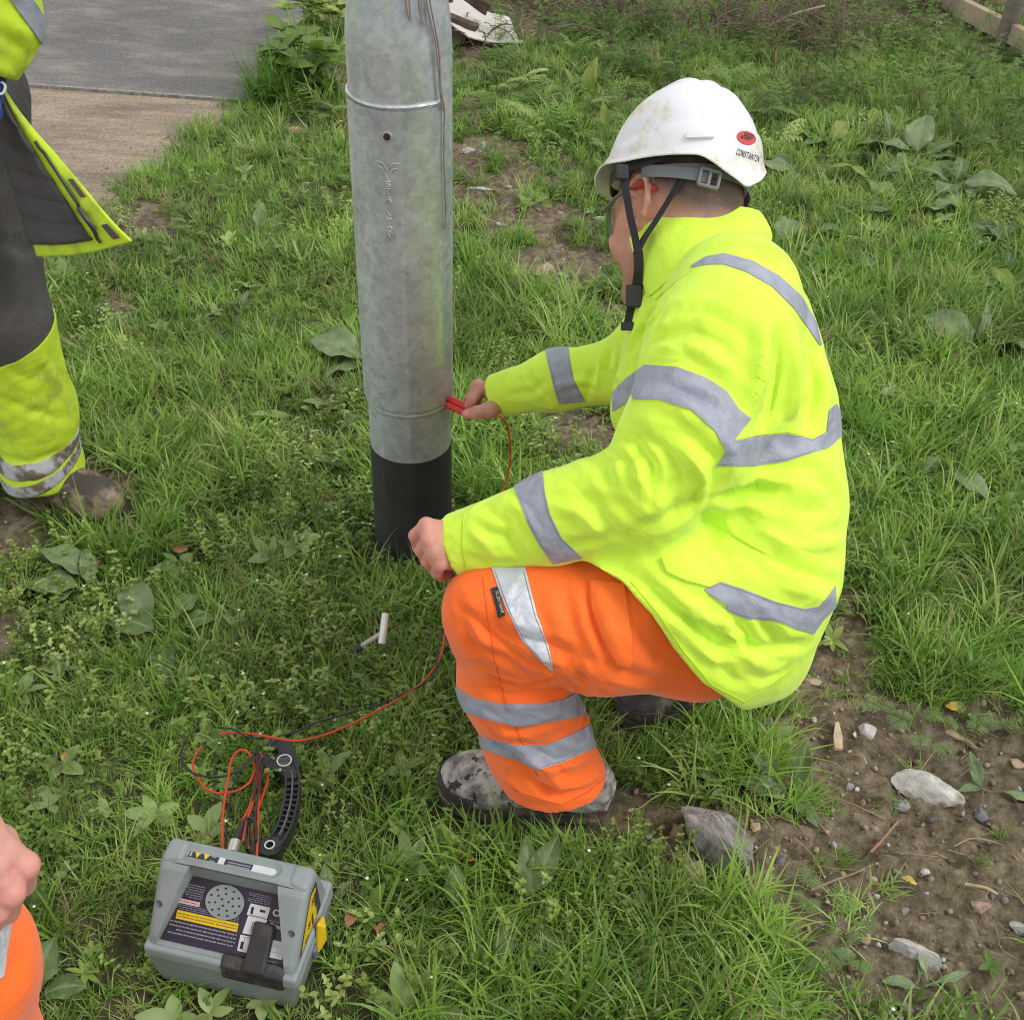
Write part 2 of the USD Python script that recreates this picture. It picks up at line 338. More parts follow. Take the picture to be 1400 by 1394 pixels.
# ---- trousers
tb = Vol(np.array([-0.16, 1.0, 0.02]), np.array([0.55, 2.0, 0.62]), 0.0040)
tb.chain([(at(1000, 850, 1.76), 0.085), (at(950, 872, 1.715), 0.088), (at(830, 850, 1.645), 0.098), (at(720, 838, 1.64), 0.088), (at(684, 848, 1.65), 0.074)], k=0.03)
tb.chain([(at(690, 842, 1.65), 0.080), (at(706, 930, 1.725), 0.083), (at(733, 1010, 1.80), 0.079), (at(756, 1066, 1.855), 0.080), (at(766, 1110, 1.89), 0.080)], k=0.025)
tb.ell(at(662, 825, 1.61), (0.05, 0.05, 0.05), k=0.04)
tb.chain([(at(985, 845, 1.96), 0.09), (at(930, 760, 2.0), 0.085), (at(872, 700, 2.0), 0.074)], k=0.03)
tb.chain([(at(872, 700, 2.0), 0.072), (at(890, 800, 2.06), 0.066), (at(912, 905, 2.13), 0.062)], k=0.03)
tb.chain([(at(1000, 845, 1.77), 0.085), (at(985, 845, 1.96), 0.085)], k=0.04)
lax = unit(at(766, 1110, 1.89) - at(733, 1010, 1.80)); lcut = at(757, 1053, 1.85); lnv = unit(lax - CR * 0.30)
Pt = np.stack(np.meshgrid(*tb.ax, indexing='ij'), -1)
tb.g = np.where(np.linalg.norm(Pt - lcut, axis=-1) < 0.16, np.maximum(tb.g, ((Pt - lcut) @ lnv).astype(np.float32)), tb.g)
trou = nearest_piece(tb.mesh(3), at(800, 850, 1.55))

# ---- folds of the cloth, pressed into the surfaces along lines
jack = rough_up(rough_up(jack, 0.0042, 8, 3), 0.0007, 38, 4)
jack = creases(jack, [
    # near sleeve: elbow and cuff
    ([(905, 585), (950, 600), (985, 632), (972, 680)], 0.012, -0.007), ([(860, 588), (905, 612), (930, 650), (925, 700)], 0.014, -0.006),
    ([(800, 618), (826, 640), (835, 668)], 0.010, -0.005), ([(845, 640), (880, 660), (905, 705)], 0.012, 0.005), ([(780, 660), (815, 690), (838, 725)], 0.010, -0.0035),
    ([(660, 690), (690, 715), (700, 750)], 0.010, -0.003), ([(640, 720), (665, 745), (690, 770)], 0.008, 0.003), ([(860, 735), (905, 712), (960, 680)], 0.012, -0.006),
    ([(752, 690), (790, 700), (830, 735)], 0.009, 0.004), ([(880, 540), (930, 552), (985, 585)], 0.012, 0.004), ([(930, 500), (985, 520), (1020, 560)], 0.013, -0.005),
    # near shoulder and back
    ([(862, 480), (885, 440), (903, 412)], 0.008, -0.006), ([(880, 470), (925, 452), (945, 450)], 0.010, -0.004), ([(915, 468), (950, 490), (975, 505)], 0.011, -0.004),
    ([(1062, 470), (1060, 520), (1052, 560), (1030, 590)], 0.013, -0.009), ([(1045, 450), (1038, 520), (1020, 565)], 0.012, 0.006), ([(1112, 480), (1114, 540), (1105, 590)], 0.014, -0.006), ([(1090, 470), (1086, 530), (1075, 580)], 0.016, 0.006),
    ([(985, 680), (1030, 668), (1066, 672)], 0.011, -0.007), ([(980, 690), (1020, 690), (1055, 706)], 0.012, 0.006), ([(960, 705), (990, 725), (1050, 760), (1120, 800)], 0.014, -0.007),
    ([(1000, 640), (1050, 660), (1110, 665)], 0.014, 0.004), ([(1070, 690), (1110, 700), (1145, 690)], 0.014, -0.004), ([(1080, 740), (1120, 750), (1150, 745)], 0.014, 0.005),
    # skirt of the jacket
    ([(835, 772), (880, 795), (930, 840), (975, 875)], 0.011, -0.005), ([(890, 790), (935, 825), (1000, 855)], 0.010, 0.004),
    ([(940, 860), (985, 885), (1030, 890)], 0.010, -0.006), ([(1000, 840), (1030, 880), (1075, 895)], 0.010, -0.007), ([(990, 862), (1030, 905), (1060, 915)], 0.010, 0.005), ([(1040, 850), (1070, 880), (1105, 880)], 0.010, -0.005), ([(975, 905), (1005, 930), (1030, 935)], 0.010, -0.004),
    ([(1090, 770), (1130, 790), (1150, 800)], 0.012, -0.006), ([(1060, 800), (1110, 815), (1135, 822)], 0.012, 0.005),
    # far sleeve
    ([(800, 470), (812, 500), (802, 540)], 0.009, -0.006), ([(835, 470), (828, 505), (845, 535)], 0.010, -0.006), ([(720, 505), (735, 530), (750, 552)], 0.008, -0.004), ([(760, 530), (790, 520), (815, 525)], 0.008, 0.004), ([(700, 540), (730, 535), (745, 520)], 0.008, -0.0035),
    # long soft folds across the back, shoulder and skirt
    ([(905, 430), (960, 425), (1010, 450), (1040, 490)], 0.012, -0.0035), ([(900, 470), (930, 480), (960, 478)], 0.009, 0.003), ([(1085, 420), (1100, 460), (1098, 520)], 0.011, -0.004), ([(1010, 640), (1040, 650), (1075, 640), (1120, 640)], 0.010, -0.0035),
    ([(1030, 720), (1075, 745), (1120, 765)], 0.010, 0.004), ([(985, 745), (1030, 775), (1080, 800)], 0.010, -0.004), ([(900, 810), (950, 850), (985, 895)], 0.008, -0.0035), ([(915, 845), (955, 880), (990, 920)], 0.008, 0.003), ([(1020, 920), (1045, 930), (1075, 915)], 0.008, -0.003),
    ([(820, 680), (850, 690), (880, 720)], 0.009, -0.004), ([(770, 745), (810, 740), (850, 725)], 0.009, -0.004), ([(690, 680), (715, 700), (735, 730)], 0.007, 0.003), ([(655, 720), (690, 735), (715, 765)], 0.008, -0.004), ([(635, 760), (670, 770), (710, 768)], 0.008, -0.003), ([(905, 520), (945, 540), (985, 560)], 0.008, -0.003),
    ([(940, 620), (960, 650), (955, 690)], 0.010, 0.005), ([(880, 600), (860, 640), (880, 680)], 0.010, -0.004)], 1.7)
jack = creases(jack, [([(1068, 462), (1066, 510), (1060, 560), (1038, 602)], .015, -.015), ([(1114, 478), (1113, 540), (1106, 592)], .016, -.013), ([(1091, 470), (1089, 540), (1082, 592)], .013, .008), ([(1046, 440), (1040, 500), (1030, 560)], .014, .007),
    ([(985, 676), (1025, 665), (1068, 672)], .010, -.013), ([(966, 700), (976, 742), (1002, 772)], .012, -.011), ([(985, 692), (1005, 730), (1062, 766)], .013, .010), ([(838, 590), (868, 606), (890, 640), (892, 690)], .008, -.013), ([(852, 600), (875, 625), (876, 665)], .012, .007), ([(948, 640), (957, 668), (946, 694)], .008, -.010),
    ([(870, 470), (892, 440), (905, 415)], .008, -.008), ([(905, 462), (945, 450), (990, 470), (1015, 500)], .014, -.008), ([(1085, 745), (1120, 760), (1152, 758)], .012, -.010), ([(1050, 780), (1090, 800), (1130, 808)], .010, .007), ([(1035, 845), (1065, 880), (1100, 885)], .010, -.009), ([(960, 850), (1000, 880), (1045, 885)], .009, -.009), ([(925, 820), (965, 850), (1000, 860)], .009, .006), ([(1100, 640), (1130, 660), (1148, 690)], .014, -.008)])
trou = rough_up(rough_up(trou, 0.0042, 9, 8), 0.0008, 40, 9)
trou = creases(trou, [
    ([(655, 840), (690, 870), (740, 905), (770, 912)], 0.011, -0.007), ([(690, 865), (725, 895), (780, 915), (800, 925)], 0.009, 0.005), ([(640, 880), (690, 900), (730, 925)], 0.010, -0.005),
    ([(650, 935), (700, 950), (760, 945), (790, 930)], 0.011, -0.006), ([(670, 905), (680, 950), (700, 985)], 0.009, -0.003), ([(820, 905), (870, 925), (930, 940)], 0.012, -0.005), ([(860, 850), (900, 890), (955, 930)], 0.012, -0.004),
    ([(670, 1010), (700, 1035), (740, 1075), (760, 1090)], 0.009, -0.007), ([(690, 1005), (740, 1045), (765, 1072), (800, 1070), (828, 1050)], 0.009, 0.007), ([(700, 1055), (735, 1078), (770, 1088), (815, 1075)], 0.008, -0.006),
    ([(760, 1000), (790, 1005), (806, 995)], 0.009, -0.005), ([(655, 970), (690, 1000), (740, 1010)], 0.009, 0.004), ([(730, 800), (745, 850), (765, 890)], 0.012, -0.004), ([(775, 905), (800, 930), (800, 950)], 0.010, -0.006),
    ([(625, 820), (640, 870), (665, 915)], 0.010, -0.003), ([(690, 800), (700, 850), (730, 890)], 0.010, 0.003), ([(770, 790), (780, 850), (800, 900)], 0.012, -0.004), ([(870, 800), (900, 860), (950, 915)], 0.011, 0.0035), ([(700, 1000), (730, 995), (770, 985)], 0.008, -0.004), ([(660, 985), (700, 1000), (735, 1005)], 0.008, -0.003), ([(640, 840), (680, 880), (740, 920)], 0.008, -0.007), ([(690, 860), (740, 880), (800, 900)], 0.010, -0.006), ([(660, 925), (710, 940), (770, 925)], 0.007, -0.007), ([(780, 930), (800, 960), (800, 1000)], 0.008, -0.006), ([(800, 800), (812, 850), (835, 905)], 0.009, -0.007), ([(720, 1035), (760, 1050), (810, 1035)], 0.008, 0.006), ([(690, 1060), (720, 1085), (750, 1095)], 0.007, 0.004)], 1.6)
# ---- collar: a stand-up ring, its top edge folded slightly outward
def ring(rows, n=60):
    out = []
    for r in rows:
        P = np.array([at(x, y, z) for x, y, z in r]); t = np.linspace(0, 1, len(P)); from_ = __import__('scipy.interpolate', fromlist=['x']).PchipInterpolator(t, P); out.append(from_(np.linspace(0, 1, n)))
    return np.array(out)
top = [(864, 326, 1.745), (884, 311, 1.715), (906, 299, 1.70), (950, 290, 1.69), (1003, 286, 1.705), (1030, 290, 1.745), (1036, 296, 1.80), (1014, 292, 1.875), (965, 292, 1.92), (915, 302, 1.91), (885, 320, 1.875), (872, 335, 1.84)]
mid = [(874, 362, 1.725), (893, 350, 1.69), (915, 338, 1.665), (957, 322, 1.655), (1004, 316, 1.67), (1040, 316, 1.73), (1050, 322, 1.80), (1022, 315, 1.89), (968, 315, 1.935), (918, 330, 1.925), (890, 348, 1.88), (880, 366, 1.84)]
bot = [(889, 406, 1.70), (906, 392, 1.665), (928, 376, 1.64), (965, 352, 1.635), (1004, 341, 1.66), (1034, 334, 1.73), (1040, 335, 1.80), (1020, 335, 1.89), (968, 340, 1.93), (920, 360, 1.92), (898, 385, 1.88), (890, 408, 1.83)]
R3 = ring([top, mid, bot]); tt = np.linspace(0, 1, 14)
colr = sheet(np.array([R3[0] * (1 - t) * (1 - 2 * t) + R3[1] * 4 * t * (1 - t) + R3[2] * t * (2 * t - 1) for t in tt]))
if (vnormals(colr)[60 * 6 + 15] @ CF) > 0: colr.invert()
colr = rough_up(colr, 0.003, 16, 5); colr = solidify(colr, 0.005)

worker = thing_at('person', 'crouching person in yellow hi-vis jacket, orange trousers and white helmet, holding a red clip', 'person', on(780, 1110))
part('jacket', jack, hiviz, worker, smooth=True)
JK = stage.GetPrimAtPath('/World/person/jacket')
part('collar', colr, hiviz, worker, sub=JK)
part('trousers', trou, orange, worker, smooth=True)
TR = stage.GetPrimAtPath('/World/person/trousers')

# ---- reflective tape, cut out of the cloth's own surface
def band(base, m, par, a, b, hint, w=None, side=(), nm='reflective_strip', t=0.0016, mt=None, few=1):
    """between two cuts: each of a, b is (picture point 1, picture point 2, depth): the plane through both points along the view axis of the limb"""
    pl = []
    for (p, q, Z), sgn in ((a, 1), (b, -1)):
        P, Q = at(*p, Z), at(*q, Z); n = np.cross(Q - P, unit(P - EYE)); n = n if n @ (hint - P) > 0 else -n; pl.append((P, n))
    for (p, q, Z) in side:
        P, Q = at(*p, Z), at(*q, Z); n = np.cross(Q - P, unit(P - EYE)); n = n if n @ (hint - P) > 0 else -n; pl.append((P, n))
    return part(nm, tape(m, pl, hint, t, few), mt or silver, worker, sub=par)
h3 = lambda x, y, m: raycast(m, x, y)[0]
CH = [(jack, JK), (trou, TR)]
def band_px(m, par, edge, hint, mt=None, t=0.0016):
    """the part of the surface that lies inside an outline drawn round the tape"""
    pl = Polygon(edge); uv = proj(m.vertices); n = vnormals(m); ctr = h3(*hint, m)
    import shapely
    g = m.copy()
    # refine, then cut along each edge of the (convex) outline
    P = np.array(edge, float); c = P.mean(0)
    planes = []
    for a, b in zip(P, np.roll(P, -1, axis=0)):
        A, B = at(*a, 1.7), at(*b, 1.7); nn = np.cross(B - A, unit(A - EYE)); nn = nn if nn @ (at(*c, 1.7) - A) > 0 else -nn; planes.append((A, nn))
    return clip(g, *planes), ctr
def tapes(m, par, pieces, mt=None, t=0.0016, facing=True):
    """pieces: quads side by side that make up one strip; hint of each = its centre; only what faces the outside nearest that point is kept"""
    out = []
    for quad in pieces:
        hint = np.array(quad, float).mean(0); s, ctr = band_px(m, par, quad, hint)
        if facing:
            s = nearest_piece(s, ctr)
        out.append(s)
    b = cat(out); b.merge_vertices(digits_vertex=6); return part('reflective_strip', solidify(trimesh.Trimesh(b.vertices, b.faces, process=False), t), mt or silver, worker, sub=par)
stitch_m = plain('grey_stitching', (.22, .225, .25), rough=.8)
def strip(m, par, A, B, mt=None, t=0.0016):
    """A and B: the two long edges of a strip as picture polylines of equal length"""
    p = tapes(m, par, [[A[i], A[i + 1], B[i + 1], B[i]] for i in range(len(A) - 1)], mt, t)
    for f in (.07, .93):                          # the stitching along both edges
        q = polyline([(a[0] * (1 - f) + b[0] * f, a[1] * (1 - f) + b[1] * f) for a, b in zip(A, B)], 5)[1:-1]; P = raycast(m, q[:, 0], q[:, 1]); ok = ~np.isnan(P[:, 0]); P = P[ok]
        if len(P) > 3:
            P = P - np.array([unit(x - EYE) for x in P]) * (t + .0004); jump = np.linalg.norm(np.diff(P, axis=0), axis=1).max()
            if jump < .03: part('stitching', tube(P, .0006, 4, smooth=False), stitch_m, worker, sub=par)
    return p
# near upper arm, near forearm, far forearm
strip(jack, JK, [(838, 536), (858, 516), (882, 499), (925, 502), (965, 517), (993, 535), (1010, 560), (1026, 572)], [(838, 562), (866, 546), (900, 546), (945, 560), (978, 590), (990, 612), (992, 616), (1000, 606)])
strip(jack, JK, [(703, 664), (712, 690), (722, 715), (738, 745), (756, 770)], [(742, 644), (745, 672), (752, 702), (768, 735), (796, 762)])
strip(jack, JK, [(745, 476), (750, 500), (756, 525), (764, 552)], [(776, 464), (779, 490), (785, 520), (800, 548)])
# shoulder to back
strip(jack, JK, [(945, 364), (965, 352), (990, 347), (1030, 358), (1065, 378), (1095, 405), (1115, 440), (1123, 472)], [(945, 366), (968, 362), (990, 362), (1020, 372), (1055, 392), (1085, 422), (1105, 450), (1120, 472)])
# round the chest and the waist
strip(jack, JK, [(1000, 603), (1035, 596), (1075, 592), (1110, 601), (1130, 590), (1133, 560), (1143, 552), (1156, 575)], [(980, 637), (1035, 636), (1075, 630), (1112, 618), (1132, 612), (1140, 606), (1148, 597), (1156, 592)])
strip(jack, JK, [(962, 806), (985, 795), (1020, 806), (1060, 822), (1100, 832), (1120, 828), (1132, 815), (1142, 800)], [(965, 808), (995, 835), (1020, 845), (1060, 848), (1090, 860), (1112, 866), (1124, 848), (1142, 830)])
# trousers: above the knee, two round the shin
strip(trou, TR, [(672, 776), (684, 810), (697, 842), (716, 878), (752, 914)], [(718, 776), (726, 810), (734, 842), (748, 878), (757, 916)], silver_light)
strip(trou, TR, [(622, 938), (650, 955), (690, 962), (740, 962), (770, 955), (800, 940)], [(634, 972), (660, 981), (690, 988), (712, 993), (750, 986), (800, 978)])
strip(trou, TR, [(640, 1000), (672, 1010), (705, 1018), (745, 1018), (775, 1006), (815, 986)], [(650, 1018), (680, 1030), (715, 1042), (735, 1052), (770, 1042), (815, 1020)])

# ---- seams and pockets: fine raised lines on the cloth, the pocket flaps
def seam(m, pl, mt, par, r=0.0011, nm='seam'):
    q = polyline(pl, 5); P = raycast(m, q[:, 0], q[:, 1]); P = P[~np.isnan(P[:, 0])]
    if len(P) > 3: part(nm, tube(P, r, 5, smooth=False), mt, worker, sub=par)
def flap(m, outline, mt, par, nm='pocket', t=0.004):
    s, ctr = band_px(m, par, outline, None if False else np.array(outline, float).mean(0)); part(nm, solidify(nearest_piece(s, ctr), t), mt, worker, sub=par)
seam(jack, [(634, 701), (632, 745), (638, 786)], thread, JK); seam(jack, [(862, 795), (902, 842), (934, 890), (972, 935), (1018, 960), (1050, 940), (1090, 910)], thread, JK)
seam(jack, [(896, 410), (925, 385), (965, 357)], thread, JK); seam(jack, [(1000, 603), (1035, 595), (1075, 590), (1110, 600)], thread, JK)
def cloth_strip(m, par, A, B, mt, t, nm):
    out = []
    for k in range(len(A) - 1):
        quad = [A[k], A[k + 1], B[k + 1], B[k]]; g_, c_ = band_px(m, par, quad, np.array(quad, float).mean(0)); out.append(nearest_piece(g_, c_))
    b = cat(out); b.merge_vertices(digits_vertex=6); part(nm, solidify(trimesh.Trimesh(b.vertices, b.faces, process=False), t), mt, worker, sub=par)
cloth_strip(jack, JK, [(905, 762), (940, 757), (975, 756), (997, 756)], [(912, 782), (940, 794), (968, 802), (990, 786)], hiviz, 0.006, 'pocket')
cloth_strip(trou, TR, [(808, 795), (813, 830), (828, 870), (845, 905)], [(852, 800), (858, 840), (862, 878), (862, 908)], orange, 0.006, 'pocket')
seam(trou, [(660, 788), (668, 850), (676, 900), (690, 955), (712, 1010), (735, 1060)], thread_o, TR)
seam(trou, [(700, 1078), (740, 1092), (768, 1100), (800, 1085), (826, 1063)], thread_o, TR)
black = plain('black_plastic', (0.02, 0.02, 0.021), rough=0.45, scale=40, c2=(0.013, 0.013, 0.014), bump=0.1, bscale=300)
white_print = plain('white_print', (0.62, 0.62, 0.62), rough=0.6)
# maker's tag beside the tape
s_, c_ = band_px(trou, TR, [(671, 805), (680, 802), (691, 841), (682, 844)], (681, 823)); part('tag', solidify(nearest_piece(s_, c_), 0.002), black, worker, sub=TR)
def letters(txt, m, p0, p1, h, mt, par, up, lift=0.0012, name='lettering', bold=False, wk=None):
    """lettering laid on a surface from picture point p0 to p1"""
    T = meshkit.text_mesh(txt, 1.0, 0.05, bold); L = T.bounds[1, 0] - T.bounds[0, 0]
    A, B = h3(*p0, m), h3(*p1, m); X = unit(B - A); w = np.linalg.norm(B - A); N = unit(EYE - (A + B) / 2); Y = unit(np.cross(N, X)); Y = Y if Y @ up > 0 else -Y; N = np.cross(X, Y)
    v = T.vertices.copy(); q = A + X * ((v[:, :1] - T.bounds[0, 0]) / L * w) + Y * (v[:, 1:2] * h)
    d = q - EYE; d /= np.linalg.norm(d, axis=1, keepdims=True); loc, ri, _ = m.ray.intersects_location(np.repeat(EYE[None], len(d), 0), d, multiple_hits=False)
    P = np.array(q); P[ri] = loc; P -= d * (lift + (v[:, 2:3] > 0.02) * 0.0008)
    return part(name, trimesh.Trimesh(P, T.faces, process=False), mt, wk if wk is not None else worker, sub=par, smooth=False)
letters('FLINTMAR', trou, (677, 809), (685.5, 838), 0.004, white_print, TR, CR, 0.003)
# ---- body: head, neck and hands (one surface with the trunk and limbs inside the clothes)
HO = at(921, 295, 1.775)                                    # between the ears
hf = unit(-CR * math.cos(0.92) + CF * math.sin(0.92) + CD * 0.06); hu = unit(-CD - hf * (hf @ -CD)); hl = np.cross(hu, hf)
HR = np.stack([hf, hl, hu])                                 # rows: forward, left, up
hp = lambda f, l, u: HO + hf * f + hl * l + hu * u
def head_volume(hp, HR, Nb, h=0.0026, lo=None, hi=None):
    c = hp(0, 0, 0); v = Vol(c - 0.20, c + 0.20, h)
    v.ell(hp(-.016, 0, .035), (.103, .080, .098), HR, k=.02); v.ell(hp(.036, 0, -.025), (.064, .063, .098), HR, k=.03)
    for s in (-1, 1):
        v.cone(hp(-.004, s * .050, -.058), hp(.074, s * .012, -.108), .026, .020, k=.03)
        v.ell(hp(.066, s * .038, -.030), (.026, .024, .024), HR, k=.03)            # cheek
        v.cone(hp(.088, s * .012, .022), hp(.072, s * .052, .018), .010, .008, k=.012)  # brow
        v.ell(hp(.094, s * .032, .004), (.016, .017, .010), HR, k=.012, op='sub'); v.ell(hp(.077, s * .032, .003), (.0125, .0125, .0125), HR, k=.004)
        # ear: rim, bowl, lobe
        e0 = [(-.002, .024), (.008, .034), (.004, .046), (-.012, .050), (-.026, .044), (-.031, .028), (-.027, .008), (-.018, -.010), (-.006, -.022)]
        rim = [(hp(f * 1.12 - .004, s * (.080 + .010 * min(1, max(0, (-f + .01) / .03))), u * .98 - .008), .0045) for f, u in e0]
        v.ell(hp(-.012, s * .078, .006), (.017, .006, .030), HR, k=.006); v.chain(rim, k=.004); v.ell(hp(-.008, s * .080, -.028), (.009, .0055, .011), HR, k=.006)
        v.ell(hp(-.004, s * .087, -.002), (.009, .007, .016), HR, k=.005, op='sub')
        v.ell(hp(.004, s * .080, -.006), (.005, .005, .008), HR, k=.005)
    v.cone(hp(.098, 0, .014), hp(.122, 0, -.034), .008, .0125, k=.012); v.ell(hp(.112, .010, -.038), (.011, .009, .008), HR, k=.01); v.ell(hp(.112, -.010, -.038), (.011, .009, .008), HR, k=.01)
    v.ell(hp(.097, 0, -.066), (.010, .024, .0065), HR, k=.006); v.ell(hp(.094, 0, -.078), (.011, .021, .0075), HR, k=.006); v.ell(hp(.083, 0, -.105), (.018, .022, .017), HR, k=.02)
    v.chain([(hp(-.040, 0, .0), .066), (hp(-.040, 0, -.06), .060), (Nb, .066)], k=.03)
    return v
NB = at(958, 345, 1.79)
hv = head_volume(hp, HR, NB)
def hand(v, W, mcp, fingers, thumb, palm_r=(.019, .015), wr=.026, k=.009):
    """W wrist, mcp: four knuckles, fingers: for each the joints after the knuckle with radii, thumb: joints from the base"""
    mcp = [np.asarray(m) for m in mcp]
    for i, m in enumerate(mcp):
        b = W + (m - sum(mcp) / 4) * 0.45; v.cone(b, m, palm_r[0], .0105 - .0008 * i, k=.014)
    for a, b in zip(mcp[:-1], mcp[1:]): v.cone(a, b, .0098, .0095, k=.006)
    for i, (m, js) in enumerate(zip(mcp, fingers)):
        pts = [(m, .0108 - .0006 * i)] + js
        for (p, r), (q, t) in zip(pts[:-1], pts[1:]): v.cone(p, q, r * .96, t, k=.0035)
    v.chain(thumb, k=.008)
    return v
# near (left) hand: a loose fist on the knee, back of the hand towards the camera
ln = Vol(at(600, 750, 1.63) - 0.11, at(600, 750, 1.63) + 0.11, 0.0021)
Wn = at(642, 746, 1.63)
mc = [at(583, 718, 1.588), at(586, 738, 1.580), at(592, 755, 1.582), at(600, 771, 1.592)]
fg = [[(at(568, 732, 1.604), .0096), (at(572, 748, 1.640), .0088), (at(588, 752, 1.652), .0078)],
      [(at(576, 752, 1.604), .0096), (at(582, 764, 1.640), .0088), (at(597, 765, 1.645), .0078)],
      [(at(585, 767, 1.608), .0092), (at(592, 777, 1.640), .0084), (at(606, 776, 1.645), .0075)],
      [(at(597, 782, 1.613), .0084), (at(604, 788, 1.640), .0074), (at(614, 785, 1.645), .0068)]]
hand(ln, Wn, mc, fg, [(at(612, 722, 1.655), .0135), (at(592, 730, 1.672), .0115), (at(580, 745, 1.668), .0098), (at(583, 758, 1.662), .0085)])
ln.cone(at(620, 747, 1.625), at(690, 735, 1.62), .026, .029, k=.02)
# far (right) hand: thumb and bent forefinger pinch the clip
rn = Vol(at(660, 545, 2.21) - 0.13, at(660, 545, 2.21) + 0.13, 0.0021)
Wf = at(690, 541, 2.20)
mc = [at(659, 530, 2.19), at(654, 527, 2.215), at(654, 530, 2.24), at(658, 534, 2.262)]
fg = [[(at(645, 548, 2.18), .0098), (at(637, 559, 2.195), .0086), (at(634, 564, 2.205), .0074)],
      [(at(642, 545, 2.205), .0098), (at(636, 559, 2.215), .0086), (at(640, 566, 2.222), .0076)],
      [(at(645, 548, 2.235), .0092), (at(645, 562, 2.24), .0082), (at(653, 563, 2.235), .0074)],
      [(at(652, 550, 2.255), .0082), (at(654, 561, 2.25), .0072), (at(661, 560, 2.24), .0066)]]
hand(rn, Wf, mc, fg, [(at(682, 553, 2.175), .0165), (at(668, 561, 2.155), .0145), (at(652, 564, 2.150), .0115), (at(638, 566, 2.155), .0095)])
rn.cone(at(690, 541, 2.20), at(740, 530, 2.15), .026, .03, k=.02)
tk = Vol(np.array([-0.2, 1.0, 0.02]), np.array([0.6, 2.1, 1.0]), 0.012)
tk.chain([(at(*p, Z), r * .78) for p, Z, r in tor], k=0.04, L=LAT, sc=1.3); tk.chain([(sh_n, .06), (at(935, 620, 1.53), .045), (at(690, 735, 1.62), .026)], k=.04); tk.chain([(sh_f, .055), (at(862, 505, 2.05), .04), (at(740, 530, 2.15), .027)], k=.04)
tk.chain([(at(985, 850, 1.76), .09), (at(700, 838, 1.65), .055), (at(740, 1020, 1.81), .042), (at(752, 1060, 1.86), .035)], k=.04); tk.chain([(at(985, 845, 1.96), .08), (at(880, 705, 2.0), .055), (at(912, 905, 2.12), .042), (at(918, 955, 2.16), .04)], k=.04)
tk.cone(at(972, 402, 1.80), NB, .06, .055, k=.04)
def mf(m): return manifold3d.Manifold(manifold3d.Mesh(np.asarray(m.vertices, np.float32), np.asarray(m.faces, np.uint32)))
bl = [tk.mesh(2), hv.mesh(2), ln.mesh(2), rn.mesh(2)]
bm = [mf(m) for m in bl]
if all('NoError' in str(b.status()) for b in bm):
    bmm = (bm[0] + bm[1] + bm[2] + bm[3]).to_mesh(); body = trimesh.Trimesh(bmm.vert_properties[:, :3], bmm.tri_verts, process=False)
else: body = cat(bl)
# colour of skin, shaved hair, redder knuckles
v = body.vertices; q = (v - HO) @ HR.T
skin = np.tile([0.50, 0.245, 0.175], (len(v), 1)); skin *= (0.80 + 0.40 * meshkit.fbm(v * 55, 4, 4))[:, None] * np.array([1, 1, 1]); skin[:, 1:] *= (0.9 + .2 * meshkit.fbm(v * 30 + 3, 3, 6))[:, None]
headz = np.linalg.norm(v - HO, axis=1) < 0.16
line = np.where(q[:, 0] > -.03, .020 + 0.6 * np.clip(q[:, 0] - .02, 0, 1), .020 - 0.9 * np.clip(-.03 - q[:, 0], 0, .07))
hm = np.clip((q[:, 2] - line) / 0.045 + 0.35, 0, 1) * headz * (q[:, 0] < .075); hm *= np.clip((np.abs(q[:, 1]) < .0765) + (q[:, 0] < -.04), 0, 1)
grain = 0.75 + 0.5 * meshkit.noise(v * 900, 7)
hc = np.array([0.085, 0.06, 0.05]); skin = skin * (1 - (hm * .97 * grain.clip(0, 1))[:, None]) + hc * (hm * .97 * grain.clip(0, 1))[:, None]
beard = np.clip((-.045 - q[:, 2]) / .03, 0, 1) * headz * (q[:, 0] > .005); skin = skin * (1 - .38 * beard[:, None]) + np.array([.16, .10, .08]) * .38 * beard[:, None]
red = np.zeros(len(v))
for c in [m for m in mc] + [at(574, 740, 1.605), at(580, 756, 1.598), at(589, 770, 1.604), at(600, 785, 1.614), at(640, 566, 2.15)]: red += np.exp(-(np.linalg.norm(v - c, axis=1) / .014) ** 2)
red = np.clip(red, 0, 1)[:, None] * .45; skin = skin * (1 - red) + np.array([.55, .19, .14]) * red
earr = (np.exp(-(np.linalg.norm(v - hp(-.012, .085, .0), axis=1) / .03) ** 2) * .35)[:, None]; skin = skin * (1 - earr) + np.array([.56, .22, .15]) * earr
for tip, dirn in ((at(638, 565, 2.145), None),):
    nz_ = np.clip(1.3 - np.linalg.norm((v - tip) * [1, 1, 1], axis=1) / .0062, 0, 1)[:, None]; skin = skin * (1 - nz_ * .6) + np.array([.62, .36, .30]) * nz_ * .6
handz = (np.linalg.norm(v - at(600, 750, 1.61), axis=1) < .13) | (np.linalg.norm(v - Wf, axis=1) < .13); skin[handz] = skin[handz] * [1.0, .98, 1.08]
skm = mat('skin', {'a': ('attribute', dict(attribute='tint')), 'p': ('principled_bsdf', dict(roughness=0.5, subsurface_weight=0.12, subsurface_scale=0.004, specular_ior_level=0.4)),
    'tc': ('texture_coordinate', {}), 'n': ('noise_texture', dict(scale=500.0, detail=3.0)), 'w': ('noise_texture', dict(scale=70.0, detail=3.0)), 'b': ('bump', dict(strength=0.5, distance=0.0008)), 'b2': ('bump', dict(strength=0.5, distance=0.003))},
    [('a.color', 'p.base_color'), ('tc.object', 'n.vector'), ('tc.object', 'w.vector'), ('n.fac', 'b.height'), ('w.fac', 'b2.height'), ('b.normal', 'b2.normal'), ('b2.normal', 'p.normal')])
